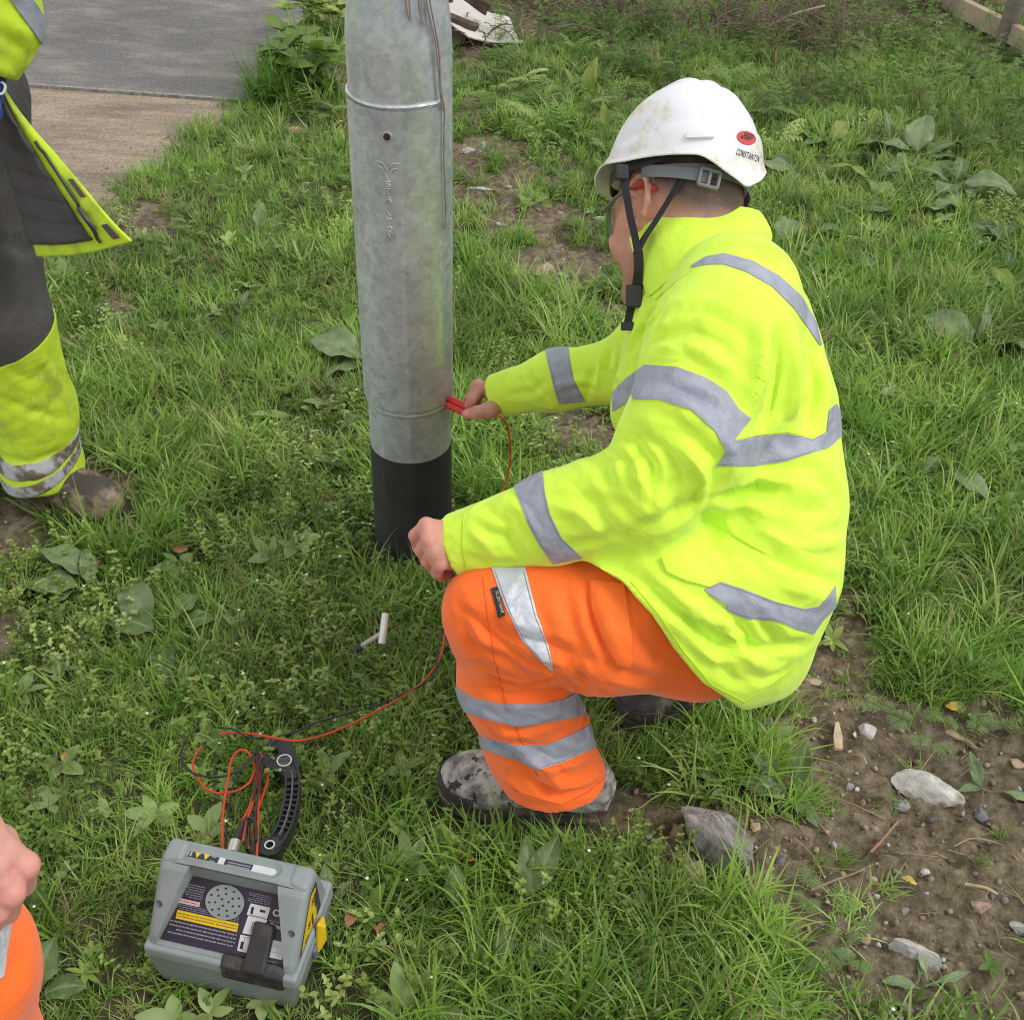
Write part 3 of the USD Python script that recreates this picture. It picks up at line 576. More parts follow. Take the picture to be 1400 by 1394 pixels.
part('body', body, skm, worker, smooth=True, col=skin)

# ---- helmet
from scipy.interpolate import PchipInterpolator
ht = np.array([(.184, -.048, -.052, .003), (.181, -.022, -.076, .032), (.172, .004, -.098, .056), (.147, .042, -.123, .086), (.119, .070, -.140, .102), (.090, .091, -.149, .109), (.063, .104, -.151, .113), (.052, .108, -.151, .114), (.036, .113, -.152, .116)])
fs = PchipInterpolator(np.linspace(0, 1, len(ht)), ht); NT, NS = 120, 40
th = np.linspace(0, 2 * np.pi, NT, endpoint=False)
def rim_u(th):                                        # height of the rim: peak, arch over the temples, low nape
    d = np.abs((th + np.pi) % (2 * np.pi) - np.pi) / np.pi
    return np.interp(d, [0, .12, .25, .36, .50, .68, .80, .90, 1.0], [.052, .053, .060, .064, .050, .040, .034, .008, -.010])
ru = rim_u(th); ru = (np.roll(ru, 1) + ru + np.roll(ru, -1)) / 3
HSC, HDU, HSH = 0.935, 0.008, CR * -0.002
def shell(off):
    rows = []
    for s in np.linspace(0, 1, NS):
        u, f0, f1, b = fs(s); c = (f0 + f1) / 2; a = (f0 - f1) / 2
        # squash the lower rows so that the last one lies on the rim
        uu = u if u > .075 else None
        ct, st_ = np.cos(th), np.sin(th); e = 2.25; rr = (np.abs(ct) ** e + np.abs(st_) ** e) ** (-1 / e)
        f, l = c + a * rr * ct, b * rr * st_; d = np.abs((th + np.pi) % (2 * np.pi) - np.pi)
        if u <= .075:
            t = np.clip((.075 - u) / (.075 - .036), 0, 1); U = .075 + (ru - .075) * t
            pk = np.exp(-(d / .62) ** 2) * .022 * t ** 1.3; f = f + pk; U = U - np.exp(-(d / .5) ** 2) * .0 
            fl = .003 * np.clip((t - .55) / .45, 0, 1) ** 2; f = f + ct * fl; l = l + st_ * fl
        else: U = np.full(NT, u)
        ridge = 0.0
        if u > .075:
            rg = sum(.0048 * np.exp(-((l - x) / .007) ** 2) for x in (-.034, 0, .034)) * np.clip((f + .145) / .03, 0, 1) * np.clip((.06 - f) / .03, 0, 1); U = U + rg * np.clip((u - .09) / .04, 0, 1)
        step = .0045 * (1 / (1 + np.exp((U - (.082 - .10 * np.clip(f, -.2, .1) * 0 - .05 * (f + .02))) / .0016)))
        nrm = np.sqrt((f - c) ** 2 + l ** 2) + 1e-6; sc = 1 + (step + off) / nrm * (np.clip(nrm, 0, .04) / .04)
        f, l = c + (f - c) * sc, l * sc; U = U + off * np.clip(1 - nrm / .09, 0, 1)
        rows.append(np.stack([f, l, U], -1))
    R = np.array(rows); return HO + hu * HDU + HSH + (R - [-.023, 0, .06]) * HSC @ HR + HR.T @ [-.023, 0, .06]
So, Si = shell(0.0), shell(-0.0032)
def closed(A, flip=False):
    A = np.concatenate([A, A[:, :1]], 1); m = sheet(A); m.merge_vertices(digits_vertex=7)
    if flip: m.invert()
    return m
# outer and inner skin joined by a rounded lip
lip = [So[-1] + (Si[-1] - So[-1]) * t - hu * .0018 * np.sin(np.pi * t) for t in np.linspace(0, 1, 6)]
shl = closed(np.concatenate([So, np.array(lip)[1:-1], Si[::-1]], 0))
if shl.volume < 0: shl.invert()
helm_m = mat('helmet_plastic', {'tc': ('texture_coordinate', {}), 'n': ('noise_texture', dict(scale=16.0, detail=6.0, roughness=0.7)), 'r': ('rgb_ramp', dict(ramp=[(0.52, (0.70, 0.70, 0.725)), (0.60, (0.62, 0.58, 0.49)), (0.72, (0.40, 0.33, 0.23))])),
    'v': ('voronoi_texture', dict(scale=38.0)), 'vr': ('rgb_ramp', dict(ramp=[(0.03, (1, 1, 1)), (0.05, (0, 0, 0))])), 'nm': ('noise_texture', dict(scale=9.0)), 'nr': ('rgb_ramp', dict(ramp=[(0.50, (0, 0, 0)), (0.54, (1, 1, 1))])),
    'sp': ('mix', dict(mix_type='multiply', fac=1.0)), 'm': ('mix', dict(mix_type='mix', color2=(0.10, 0.085, 0.07))), 'p': ('principled_bsdf', dict(roughness=0.32, specular_ior_level=0.45)),
    'bn': ('noise_texture', dict(scale=90.0, detail=4.0)), 'b': ('bump', dict(strength=0.12, distance=0.0006))},
    [('tc.object', 'n.vector'), ('n.fac', 'r.fac'), ('tc.object', 'v.vector'), ('v.distance', 'vr.fac'), ('tc.object', 'nm.vector'), ('nm.fac', 'nr.fac'), ('vr.color', 'sp.color1'), ('nr.color', 'sp.color2'), ('sp.color', 'm.fac'), ('r.color', 'm.color1'), ('m.color', 'p.base_color'), ('tc.object', 'bn.vector'), ('bn.fac', 'b.height'), ('b.normal', 'p.normal')])
part('helmet', shl, helm_m, worker, smooth=40); HM = stage.GetPrimAtPath('/World/person/helmet')
# raised slot cover on the side, badge, printed name
def on_shell(px, py, lift=0.0):
    P = raycast(shl, px, py)[0]; return P - unit(P - EYE) * lift
def patch(poly, m, t, lift=0.0):
    s, c = band_px(m, None, poly, np.array(poly, float).mean(0)); return solidify(nearest_piece(s, c), t)
part('slot_cover', patch([(942, 181), (974, 181), (976, 189), (938, 190)], shl, 0.006), helm_m, worker, sub=HM)
red_badge = plain('red_badge', (0.55, 0.045, 0.05), rough=0.4)
tt = np.linspace(0, 2 * np.pi, 26, endpoint=False); ca, sa = math.cos(.30), math.sin(.30)
part('badge', patch([(1020 + 13.5 * math.cos(t) * ca - 9.2 * math.sin(t) * sa, 189 + 13.5 * math.cos(t) * sa + 9.2 * math.sin(t) * ca) for t in tt], shl, 0.0008), red_badge, worker, sub=HM)
ink = plain('black_ink', (0.02, 0.02, 0.022), rough=0.5)
letters('JSP', shl, (1013, 188), (1029, 193), 0.0085, ink, HM, -CD, 0.0022, bold=True)
letters('CONSTANTIN', shl, (1006, 211), (1037, 222), 0.0084, ink, HM, -CD, 0.0008)
# ---- straps, nape band with its buckle, inner cradle
strap_m = plain('black_webbing', (0.018, 0.018, 0.02), rough=0.7, bump=0.4, bscale=800, bdist=0.0005)
def ribbon(pts, w, t, wdir):
    """flat webbing through points; wdir: the direction across (per point or one)"""
    P = np.asarray(pts, float); n = len(P); s = np.linspace(0, 1, 6 * n); P = PchipInterpolator(np.linspace(0, 1, n), P)(s)
    D = np.asarray(wdir, float); D = np.tile(D, (len(s), 1)) if D.ndim == 1 else PchipInterpolator(np.linspace(0, 1, n), D)(s)
    T = np.gradient(P, axis=0); D = D - T * ((D * T).sum(1) / (T * T).sum(1))[:, None]; D /= np.linalg.norm(D, axis=1, keepdims=True)
    m = sheet(np.stack([P - D * w / 2, P, P + D * w / 2], 1)); a = solidify(m, t / 2); return a
hx = -hf
f1 = [at(850, 236, 1.70), at(856, 262, 1.685), at(862, 296, 1.682), at(868, 322, 1.685), at(872, 345, 1.69)]
f2 = [at(934, 240, 1.665), at(918, 268, 1.668), at(897, 302, 1.672), at(880, 328, 1.680), at(872, 345, 1.686)]
f3 = [at(872, 343, 1.688), at(873, 370, 1.70), at(870, 395, 1.715), at(866, 412, 1.725), at(858, 448, 1.73)]
ff = [at(872, 372, 1.70), at(878, 392, 1.74), at(884, 402, 1.80), at(884, 398, 1.86)]
bk = [at(1016, 250, 1.80), at(1010, 272, 1.775), at(1004, 292, 1.76)]
for pl, d in ((f1, hx), (f2, hx), (f3, CR), (ff, CD)):
    part('strap', ribbon(pl, 0.0145, 0.0016, d), strap_m, worker, sub=HM)
part('strap', ribbon([at(1024, 240, 1.82), at(1018, 262, 1.82), at(1008, 285, 1.81), at(1003, 296, 1.80)], 0.011, 0.0016, CR), strap_m, worker, sub=HM)
part('buckle', place(rbox((0.024, 0.034, 0.010), 0.003), CR, -CD, -CF, at(867, 405, 1.715)), black, worker, sub=HM)
part('strap_clip', place(rbox((0.020, 0.022, 0.010), 0.003), CR, -CD, -CF, at(851, 236, 1.69)), black, worker, sub=HM)
part('buckle', place(rbox((0.020, 0.013, 0.004), 0.0015), CR, -CD, -CF, at(858, 446, 1.722)), black, worker, sub=HM)
grey_p = plain('grey_band_plastic', (0.16, 0.165, 0.175), rough=0.45, c2=(0.13, 0.135, 0.14), scale=20)
def nape(l0, l1, u0, u1, w, r, n=24):
    a = np.linspace(l0, l1, n); P = [hp(-.016 + math.cos(t) * (.112 + r), math.sin(t) * (.090 + r), u0 + (u1 - u0) * i / (n - 1)) for i, t in enumerate(a)]
    return ribbon(P[::3], w, 0.003, hu)
part('nape_band', nape(1.75, 4.5, .040, .006, .017, .0), grey_p, worker, sub=HM)
part('nape_band', nape(1.70, 2.72, .043, .014, .017, .005), grey_p, worker, sub=HM)
bc = hp(-.016 + math.cos(2.62) * .122, math.sin(2.62) * .100, .014); bx = unit(hp(-.016 + math.cos(2.72) * .122, math.sin(2.72) * .100, .010) - hp(-.016 + math.cos(2.5) * .122, math.sin(2.5) * .100, .017)); bz = unit(np.cross(bx, hu)); bz = bz if bz @ CF < 0 else -bz
fr = [place(rbox((.030, .005, .006), .002), bx, np.cross(bz, bx), bz, bc + np.cross(bz, bx) * y) for y in (-.012, .012)] + [place(rbox((.005, .026, .006), .002), bx, np.cross(bz, bx), bz, bc + bx * x) for x in (-.014, .0, .014)]
part('buckle', cat(fr), grey_p, worker, sub=HM)
cradle = plain('cradle_yellow', (0.35, 0.36, 0.10), rough=0.5)
part('cradle', ribbon([hp(-.016 + math.cos(t) * .118, math.sin(t) * .098, .056) for t in np.linspace(0, 2 * np.pi, 14)], .016, .002, hu), black, worker, sub=HM)
# ---- safety glasses: red arm over the ear, clear lens
part('glasses', tube([hp(-.048, .084, .014), hp(-.030, .0855, .024), hp(-.004, .0865, .029)], .0040, 6), plain('red_plastic', (0.50, 0.03, 0.03), rough=0.35), worker); GL = stage.GetPrimAtPath('/World/person/glasses')
lensm = mat('clear_lens', {'t': ('transparent_bsdf', dict(color=(0.74, 0.79, 0.79))), 'g': ('glossy_bsdf', dict(color=(1, 1, 1), roughness=0.05)), 'mx': ('mix_closure', dict(fac=0.16))}, [('t.BSDF', 'mx.closure1'), ('g.BSDF', 'mx.closure2')], surface='mx.closure')
lt = np.linspace(-1.15, 1.15, 22); LP = np.array([[hp(.018 + .106 * math.cos(t), .076 * math.sin(t), u * (1 - .12 * t * t)) for t in lt] for u in np.linspace(.026, -.026, 8)])
part('temple', tube([hp(-.004, .0865, .029), hp(.04, .081, .026), hp(.086, .066, .020)], .0030, 6), plain('smoky_plastic', (.10, .10, .10), rough=.3), worker, sub=GL)
part('lens', solidify(sheet(LP), .0015), lensm, worker, sub=GL)
# ---- boots
def boot(toe, heel, side, ankle_h=0.13, L=None, lean=0.0):
    """toe, heel on the ground; returns (upper, sole) in world coordinates"""
    X = unit(toe - heel); X[2] = 0; X = unit(X); Z = np.array([0, 0, 1.0]); Y = np.cross(Z, X); L = np.linalg.norm(toe - heel); o = heel * [1, 1, 0] + Z * heel[2]
    q = lambda x, y, z: o + X * x * L + Y * y + Z * z
    v = Vol(o - 0.42, o + 0.42, 0.0045); Rr = np.stack([X, Y, Z])
    v.ell(q(.84, 0, .046), (.052, .049, .040), Rr, k=.03); v.cone(q(.72, 0, .05), q(.30, 0, .062), .045, .040, k=.03); v.cone(q(.18, 0, .055), q(.12, 0, .06), .038, .038, k=.03)
    v.chain([(q(.66, 0, .060), .034), (q(.42, 0, .090), .036), (q(.30 + lean * .3, 0, ankle_h), .042), (q(.30 + lean, 0, ankle_h + .06), .043)], k=.03)
    v.ell(q(.12, 0, .07), (.036, .036, .06), Rr, k=.02)
    pl = (np.stack(np.meshgrid(*v.ax, indexing='ij'), -1) @ Z).astype(np.float32); v.g = np.maximum(v.g, (o[2] + .022) - pl)
    up = v.mesh(2); up = rough_up(up, .0025, 40, 11)
    tt = np.linspace(0, 2 * np.pi, 40, endpoint=False); xs = .5 + .52 * np.cos(tt); w = (.036 + .016 * np.clip((xs - .35) / .35, 0, 1)) * np.sign(np.sin(tt)) * np.abs(np.sin(tt)) ** .6
    poly = Polygon([(x * L, y) for x, y in zip(xs, w)]); so = extrude_polygon(poly, .026, engine='earcut')
    for k in range(5): pass
    so = place(so, X, Y, Z, o - Z * .002)
    lug = [place(tbox((.016, .064, .010)), X, Y, Z, q(x, 0, .003)) for x in (.08, .2, .55, .68, .8, .92)]
    welt = place(extrude_polygon(poly.buffer(.004), .006, engine='earcut'), X, Y, Z, o + Z * .0245)
    return up, cat([so] + lug), welt, q, X, Y
boot_l = plain('muddy_grey_boot_leather', (0.40, 0.375, 0.34), rough=0.8, c2=(0.12, 0.112, 0.104), scale=34, lo=.40, hi=.58, detail=9, bump=0.5, bscale=140, bdist=0.002, dirt=(0.020, 0.020, 0.021), dscale=45, dthr=(.57, .61))
boot_d = plain('black_boot_leather', (0.035, 0.032, 0.03), rough=0.55, c2=(0.02, 0.018, 0.017), scale=20, bump=0.4, bscale=140, bdist=0.002, dirt=(0.13, 0.095, 0.07), dscale=20, dthr=(.58, .68))
rubber = plain('boot_sole_rubber', (0.03, 0.028, 0.026), rough=0.8, dirt=(0.16, 0.12, 0.085), dscale=25, dthr=(.45, .6), bump=0.4, bscale=200)
for toe, heel, mt, tilt, lb in ((on(608, 1090) + [0, 0, .012], on(829, 1114) + [0, 0, .012], boot_l, 0, 'boot caked with dried grey mud'), (on(850, 985), on(1005, 925), boot_d, 0, 'dark boot, partly hidden behind the thigh')):
    up, so, we, q, X, Y = boot(toe, heel, 1, lean=-.0)
    bp = part('boot', up, mt, worker, smooth=True, label=lb); part('sole', cat(so, we), rubber, worker, sub=bp, smooth=20)
    lt = [q(.60, -.012, .086), q(.60, .012, .086)]
    for k_ in range(4): part('lace', tube([q(.62 - .075 * k_, -.030, .078 + .012 * k_), q(.60 - .075 * k_, 0, .102 + .015 * k_), q(.58 - .075 * k_, .030, .080 + .012 * k_)], .0022, 6), black, worker, sub=bp)
    tc_ = clip(up, (q(.80, 0, 0), X), (q(0, 0, .058), -np.array([0, 0, 1.0]))); tc_.merge_vertices(); part('toe_cap', solidify(tc_, .003), boot_d if mt is boot_l else mt, worker, sub=bp, smooth=True)
    part('heel_patch', tube([q(.02, -.036, .05), q(-.02, 0, .055), q(.02, .036, .05)], .003, 6), mt, worker, sub=bp)
    part('toe_seam', tube([q(.70, -.050, .04), q(.70, -.040, .075), q(.70, 0, .093), q(.70, .040, .075), q(.70, .050, .04)], .0022, 6), mt, worker, sub=bp)
# ================================================================== ground, road, grass
rng = np.random.default_rng(11)
def gz(x, y):                                     # height of the ground
    x, y = np.asarray(x, float), np.asarray(y, float); q = np.stack([x, y, np.zeros_like(x)], -1)
    near_ = np.clip((np.hypot(x, y - 2.5) - 6) / 10, 0, 1)
    z = (meshkit.fbm(q * 2.2 + 5, 3, 2) - 0.5) * 0.055 + (meshkit.fbm(q * 11 + 3, 3, 3) - 0.5) * 0.018
    e = road_d(x, y); z = z * np.clip(e / 0.25, 0, 1) - 0.03 * np.clip(-e / 0.08, 0, 1) + .010 * np.clip(1 - np.abs(e - .04) / .05, 0, 1)
    for (cx, cy), r in FLAT: z = z * np.clip(np.hypot(x - cx, y - cy) / r - 0.5, 0, 1)
    return z
# road edge: a line on the ground, grass to its right
RE = np.array([on(*p)[:2] for p in ((60, 345), (150, 268), (215, 218), (300, 160), (345, 120), (400, 52), (428, 5))])
RE = np.vstack([RE[0] + (RE[0] - RE[1]) * 12, RE, RE[-1] + (RE[-1] - RE[-3]) * 9])
def road_d(x, y):                                 # distance to the right of the road's edge
    return (x - np.interp(y, RE[:, 1], RE[:, 0])) * 0.93
FLAT = [(on(720, 1105)[:2], .30), (on(915, 975)[:2], .2), (on(566, 742)[:2], .25), (on(330, 1345)[:2], .35), (on(100, 700)[:2], .25)]
# where the soil is bare: outlines given as they fall on the ground, from the photograph
def gp(pts): return Polygon([tuple(on(*p)[:2]) for p in pts])
SOIL = [gp([(985, 985), (1060, 930), (1120, 850), (1165, 800), (1200, 850), (1215, 930), (1280, 965), (1400, 985), (1460, 1100), (1460, 1420), (1150, 1420), (1105, 1330), (1060, 1250), (1030, 1200), (980, 1195), (925, 1180), (850, 1160), (820, 1125), (870, 1085), (950, 1075), (1060, 1080), (1050, 1030)]),
        gp([(622, 150), (660, 150), (690, 200), (720, 245), (790, 300), (850, 350), (872, 420), (868, 470), (830, 450), (790, 420), (740, 405), (705, 385), (690, 350), (655, 290), (625, 250)]),
        gp([(755, 545), (800, 545), (850, 560), (830, 620), (800, 610), (760, 580)]), gp([(-40, 700), (40, 690), (110, 712), (90, 745), (30, 775), (-60, 800)]), gp([(105, 640), (140, 615), (190, 615), (200, 650), (160, 690), (120, 690)]),
        gp([(95, 570), (150, 555), (195, 565), (180, 585), (120, 592)]), gp([(140, 395), (180, 388), (195, 405), (150, 412)]), gp([(180, 305), (215, 285), (245, 290), (225, 325), (190, 330)]), gp([(640, 0), (740, 0), (730, 70), (640, 85)]),
        gp([(-20, 840), (40, 850), (60, 880), (-20, 905)]), gp([(460, 60), (490, 60), (490, 160), (455, 150)]), gp([(500, 745), (560, 755), (540, 790), (490, 780)])]
import shapely
def soil(x, y):                                   # 1 inside bare patches, falling to 0 outside, with a ragged edge
    x, y = np.asarray(x, float), np.asarray(y, float); pts = shapely.points(x.ravel(), y.ravel()); d = np.full(x.size, 1e3)
    for p in SOIL:
        dd = shapely.distance(p, pts); ins = shapely.contains(p, pts); dd = np.where(ins, -shapely.distance(p.exterior, pts), dd); d = np.minimum(d, dd)
    q = np.stack([x.ravel(), y.ravel(), np.zeros(x.size)], -1); d = d + (meshkit.fbm(q * 9, 3, 21) - 0.5) * np.where(y.ravel() > 1.95, .42, .18)
    return np.clip(0.5 - d / 0.07, 0, 1).reshape(x.shape)
soil_m = mat('soil_and_turf', {'tc': ('geometry', {}), 'a': ('attribute', dict(attribute='tint')), 'n': ('noise_texture', dict(scale=38.0, detail=8.0, roughness=0.7)), 'n2': ('noise_texture', dict(scale=5.0, detail=4.0)),
    'r': ('rgb_ramp', dict(ramp=[(0.34, (0.105, 0.080, 0.052)), (0.5, (0.235, 0.185, 0.122)), (0.64, (0.38, 0.315, 0.22))])), 'g': ('rgb_ramp', dict(ramp=[(0.35, (0.055, 0.060, 0.025)), (0.65, (0.13, 0.125, 0.06))])),
    'm': ('mix', dict(mix_type='mix')), 'mm': ('mix', dict(mix_type='multiply', fac=0.5)), 'r2': ('rgb_ramp', dict(ramp=[(0.35, (0.6, 0.6, 0.6)), (0.65, (1, 1, 1))])),
    'p': ('principled_bsdf', dict(roughness=0.9, specular_ior_level=0.2)), 'bn': ('noise_texture', dict(scale=160.0, detail=6.0, roughness=0.7)), 'b': ('bump', dict(strength=1.0, distance=0.012))},
    [('tc.position', 'n.vector'), ('tc.position', 'n2.vector'), ('n.fac', 'r.fac'), ('n.fac', 'g.fac'), ('a.fac', 'm.fac'), ('g.color', 'm.color1'), ('r.color', 'm.color2'), ('n2.fac', 'r2.fac'), ('m.color', 'mm.color1'), ('r2.color', 'mm.color2'), ('mm.color', 'p.base_color'), ('tc.position', 'bn.vector'), ('bn.fac', 'b.height'), ('b.normal', 'p.normal')])
def graded(lo, hi, a, b, fine, n):
    f = np.arange(a, b + 1e-6, fine); return np.r_[a - (a - lo) * np.linspace(1, 0, n)[:-1] ** 2.2, f, b + (hi - b) * np.linspace(0, 1, n)[1:] ** 2.2]
gx, gy = graded(-120, 120, -2.2, 2.9, 0.016, 26), graded(-110, 130, 0.75, 6.6, 0.016, 26)
GX, GY = np.meshgrid(gx, gy); zz = gz(GX, GY); so_ = soil(GX, GY); clod = meshkit.fbm(np.stack([GX, GY, 0 * GX], -1) * 45, 3, 31) - 0.5
zz += so_ * clod * 0.042 * (np.abs(GX) < 3.2) * (GY < 6.8) * (GY > 0.7)
inside = (GX > -2.2) & (GX < 2.9) & (GY > .7) & (GY < 6.6)
P = np.stack([GX, GY, zz], -1); gm = sheet(P)
if gm.face_normals[0, 2] < 0: gm.invert()
gcol = np.repeat(np.clip(so_ + np.clip(1.4 - np.abs(road_d(GX, GY)) / .09, 0, 1) + 0.25 * (meshkit.fbm(np.stack([GX, GY, 0 * GX], -1) * 6, 3, 77) > .6), 0, 1).reshape(-1, 1), 3, 1)
tag(obj('ground', gm, soil_m, None, smooth=True, col=gcol), 'soil and turf of the verge', kind='structure')
# ---- road: tarmac beyond the joint, mud-stained surface before it
J0, J1 = on(20, 119)[:2], on(322, 141)[:2]; jd = unit(J1 - J0)
def side_of_joint(x, y): return (x - J0[0]) * -jd[1] + (y - J0[1]) * jd[0]
asph = mat('tarmac', {'g': ('geometry', {}), 'v': ('voronoi_texture', dict(scale=120.0)), 'n': ('noise_texture', dict(scale=95.0, detail=6.0, roughness=.8)), 'r': ('rgb_ramp', dict(ramp=[(0.3, (0.075, 0.072, 0.070)), (0.55, (0.155, 0.150, 0.145)), (0.75, (0.32, 0.305, 0.285))])),
    'mp': ('mapping', dict(scale=(2.2, 5.0, 1.0), rotation=(0, 0, 0.6))), 'm1': ('noise_texture', dict(scale=1.6, detail=9.0, roughness=.72)), 'mr': ('rgb_ramp', dict(ramp=[(0.46, (0, 0, 0)), (0.66, (1, 1, 1))])), 'mx': ('mix', dict(mix_type='mix', color2=(0.34, 0.295, 0.24))), 'sc': ('math', dict(math_type='multiply', value2=0.5)),
    'lo': ('noise_texture', dict(scale=0.9, detail=3.0)), 'lr': ('rgb_ramp', dict(ramp=[(.35, (.8, .8, .8)), (.65, (1.15, 1.15, 1.15))])), 'mm': ('mix', dict(mix_type='multiply', fac=1.0)),
    'p': ('principled_bsdf', dict(roughness=0.85, specular_ior_level=.3)), 'b': ('bump', dict(strength=0.8, distance=0.005))},
    [('g.position', 'v.vector'), ('g.position', 'n.vector'), ('n.fac', 'r.fac'), ('g.position', 'mp.vector'), ('mp.vector', 'm1.vector'), ('m1.fac', 'mr.fac'), ('mr.color', 'sc.value1'), ('sc.value', 'mx.fac'), ('r.color', 'mx.color1'), ('g.position', 'lo.vector'), ('lo.fac', 'lr.fac'), ('mx.color', 'mm.color1'), ('lr.color', 'mm.color2'), ('mm.color', 'p.base_color'), ('v.distance', 'b.height'), ('b.normal', 'p.normal')])
mud = mat('muddy_road_surface', {'g': ('geometry', {}), 'n': ('noise_texture', dict(scale=110.0, detail=6.0, roughness=.75)), 'mp': ('mapping', dict(scale=(1.5, 6.0, 1.0), rotation=(0, 0, 0.25))), 'm1': ('noise_texture', dict(scale=1.7, detail=8.0, roughness=.7)),
    'r': ('rgb_ramp', dict(ramp=[(0.30, (0.13, 0.10, 0.075)), (0.5, (0.29, 0.235, 0.175)), (0.72, (0.42, 0.35, 0.27))])), 'mr': ('rgb_ramp', dict(ramp=[(0.36, (0.58, 0.58, 0.60)), (0.62, (1.15, 1.12, 1.08))])), 'mm': ('mix', dict(mix_type='multiply', fac=1.0)), 'p': ('principled_bsdf', dict(roughness=0.85, specular_ior_level=.3)), 'b': ('bump', dict(strength=0.8, distance=0.005))},
    [('g.position', 'n.vector'), ('n.fac', 'r.fac'), ('g.position', 'mp.vector'), ('mp.vector', 'm1.vector'), ('m1.fac', 'mr.fac'), ('r.color', 'mm.color1'), ('mr.color', 'mm.color2'), ('mm.color', 'p.base_color'), ('n.fac', 'b.height'), ('b.normal', 'p.normal')])
edge = [tuple(p + [0.0, 0]) for p in RE]; ys = np.linspace(RE[0, 1], RE[-1, 1], 400); xs = np.interp(ys, RE[:, 1], RE[:, 0]) + (meshkit.fbm(np.stack([ys * 7, 0 * ys, 0 * ys], -1), 3, 5) - .5) * .10 + .06
road_poly = Polygon([(-60, ys[0])] + list(zip(xs, ys)) + [(-60, ys[-1])])
cutl = Polygon([tuple(J0 - jd * 80), tuple(J0 + jd * 80), tuple(J0 + jd * 80 + np.array([-jd[1], jd[0]]) * 90), tuple(J0 - jd * 80 + np.array([-jd[1], jd[0]]) * 90)])
def slab(poly, z0, z1, name, m, lab):
    ms = [extrude_polygon(g_, z1 - z0, engine='earcut') for g_ in getattr(poly, 'geoms', [poly])]
    me = cat(ms); me.apply_translation([0, 0, z0]); return tag(obj(name, me, m, None, smooth=20), lab, kind='structure')
slab(road_poly.intersection(cutl), -0.12, 0.012, 'road', asph, 'grey tarmac of the road')
slab(road_poly.difference(cutl.buffer(0.012)), -0.12, 0.006, 'road', mud, 'mud-stained strip of road before the joint')
# the sealed joint between the two
jn = cutl.boundary.buffer(0.008).intersection(road_poly).intersection(Polygon([tuple(J0 - jd * 9 + np.array([jd[1], -jd[0]]) * .1), tuple(J0 + jd * 9 + np.array([jd[1], -jd[0]]) * .1), tuple(J0 + jd * 9 - np.array([jd[1], -jd[0]]) * .1), tuple(J0 - jd * 9 - np.array([jd[1], -jd[0]]) * .1)]))
slab(jn, -0.1, 0.0165, 'road_joint', plain('road_joint_grit', (0.30, 0.275, 0.24), rough=.9, c2=(.15, .14, .13), scale=60), 'pale joint across the road')
# ================================================================== the lamp post
PB = on(566, 742); PB[2] = 0.0; RP = 0.0843
vt = mat('galvanised_steel', {'tc': ('texture_coordinate', {}), 'v': ('voronoi_texture', dict(scale=85.0, detail=1.0, randomness=1.0)), 'nz': ('noise_texture', dict(scale=9.0, detail=6.0, roughness=.65)), 'wp': ('vector_math', dict(math_type='multiply_add', vector2=(.05, .05, .05))), 'r': ('rgb_ramp', dict(ramp=[(0.0, (0.41, 0.44, 0.475)), (0.5, (0.47, 0.50, 0.535)), (1.0, (0.54, 0.57, 0.60))])),
    'sx': ('separate_color', dict(color_type='rgb')), 'nr': ('rgb_ramp', dict(ramp=[(0.34, (0.74, 0.75, 0.77)), (0.66, (1.06, 1.06, 1.07))])), 'mm': ('mix', dict(mix_type='multiply', fac=1.0)), 'rr': ('map_range', dict(from_min=0.0, from_max=1.0, to_min=0.36, to_max=0.50)),
    'wn': ('noise_texture', dict(scale=30.0, detail=4.0)), 'wr': ('rgb_ramp', dict(ramp=[(0.64, (0, 0, 0)), (0.72, (1, 1, 1))])), 'wm': ('mix', dict(mix_type='mix', color2=(0.62, 0.64, 0.66))), 'wsc': ('math', dict(math_type='multiply', value2=0.55)),
    'p': ('principled_bsdf', dict(metallic=0.66)), 'bn': ('noise_texture', dict(scale=24.0, detail=5.0)), 'b': ('bump', dict(strength=0.22, distance=0.003))},
    [('tc.object', 'nz.vector'), ('nz.color', 'wp.vector1'), ('tc.object', 'wp.vector3'), ('wp.vector', 'v.vector'), ('v.color', 'sx.color'), ('sx.r', 'r.fac'), ('nz.fac', 'nr.fac'), ('r.color', 'mm.color1'), ('nr.color', 'mm.color2'), ('tc.object', 'wn.vector'), ('wn.fac', 'wr.fac'), ('wr.color', 'wsc.value1'), ('wsc.value', 'wm.fac'), ('mm.color', 'wm.color1'), ('wm.color', 'p.base_color'), ('sx.g', 'rr.value'), ('rr.result', 'p.roughness'), ('tc.object', 'bn.vector'), ('bn.fac', 'b.height'), ('b.normal', 'p.normal')])
post = thing_at('lamp_post', 'galvanised steel lamp post with a locked access door and a black sleeve at its foot', 'lamp post', PB)
def lathe(prof, seg=96): m = revolve(np.array(prof), sections=seg); m.apply_translation(PB); return m
def zpost(py):                                    # height on the post's front where the picture row is py
    px = 550 + .03 * (py - 170); d = ray(px, py); t = (PB[1] - RP * .95) / d[1]; return EYE[2] + d[2] * t
z_step, z_blk, z_weld, z_sh = zpost(569), zpost(634), zpost(146), zpost(84)
up = [(0, z_step), (RP * .97, z_step), (RP, z_step + .004), (RP, z_sh), (RP * .995, z_sh + .02), (RP * .97, z_sh + .045), (RP * .93, z_sh + .07), (RP * .88, z_sh + .10), (RP * .83, z_sh + .14), (RP * .80, z_sh + 3.0), (0, z_sh + 3.0)]
lo_ = [(0, -.3), (RP * .950, -.3), (RP * .950, z_step + .01), (0, z_step + .01)]
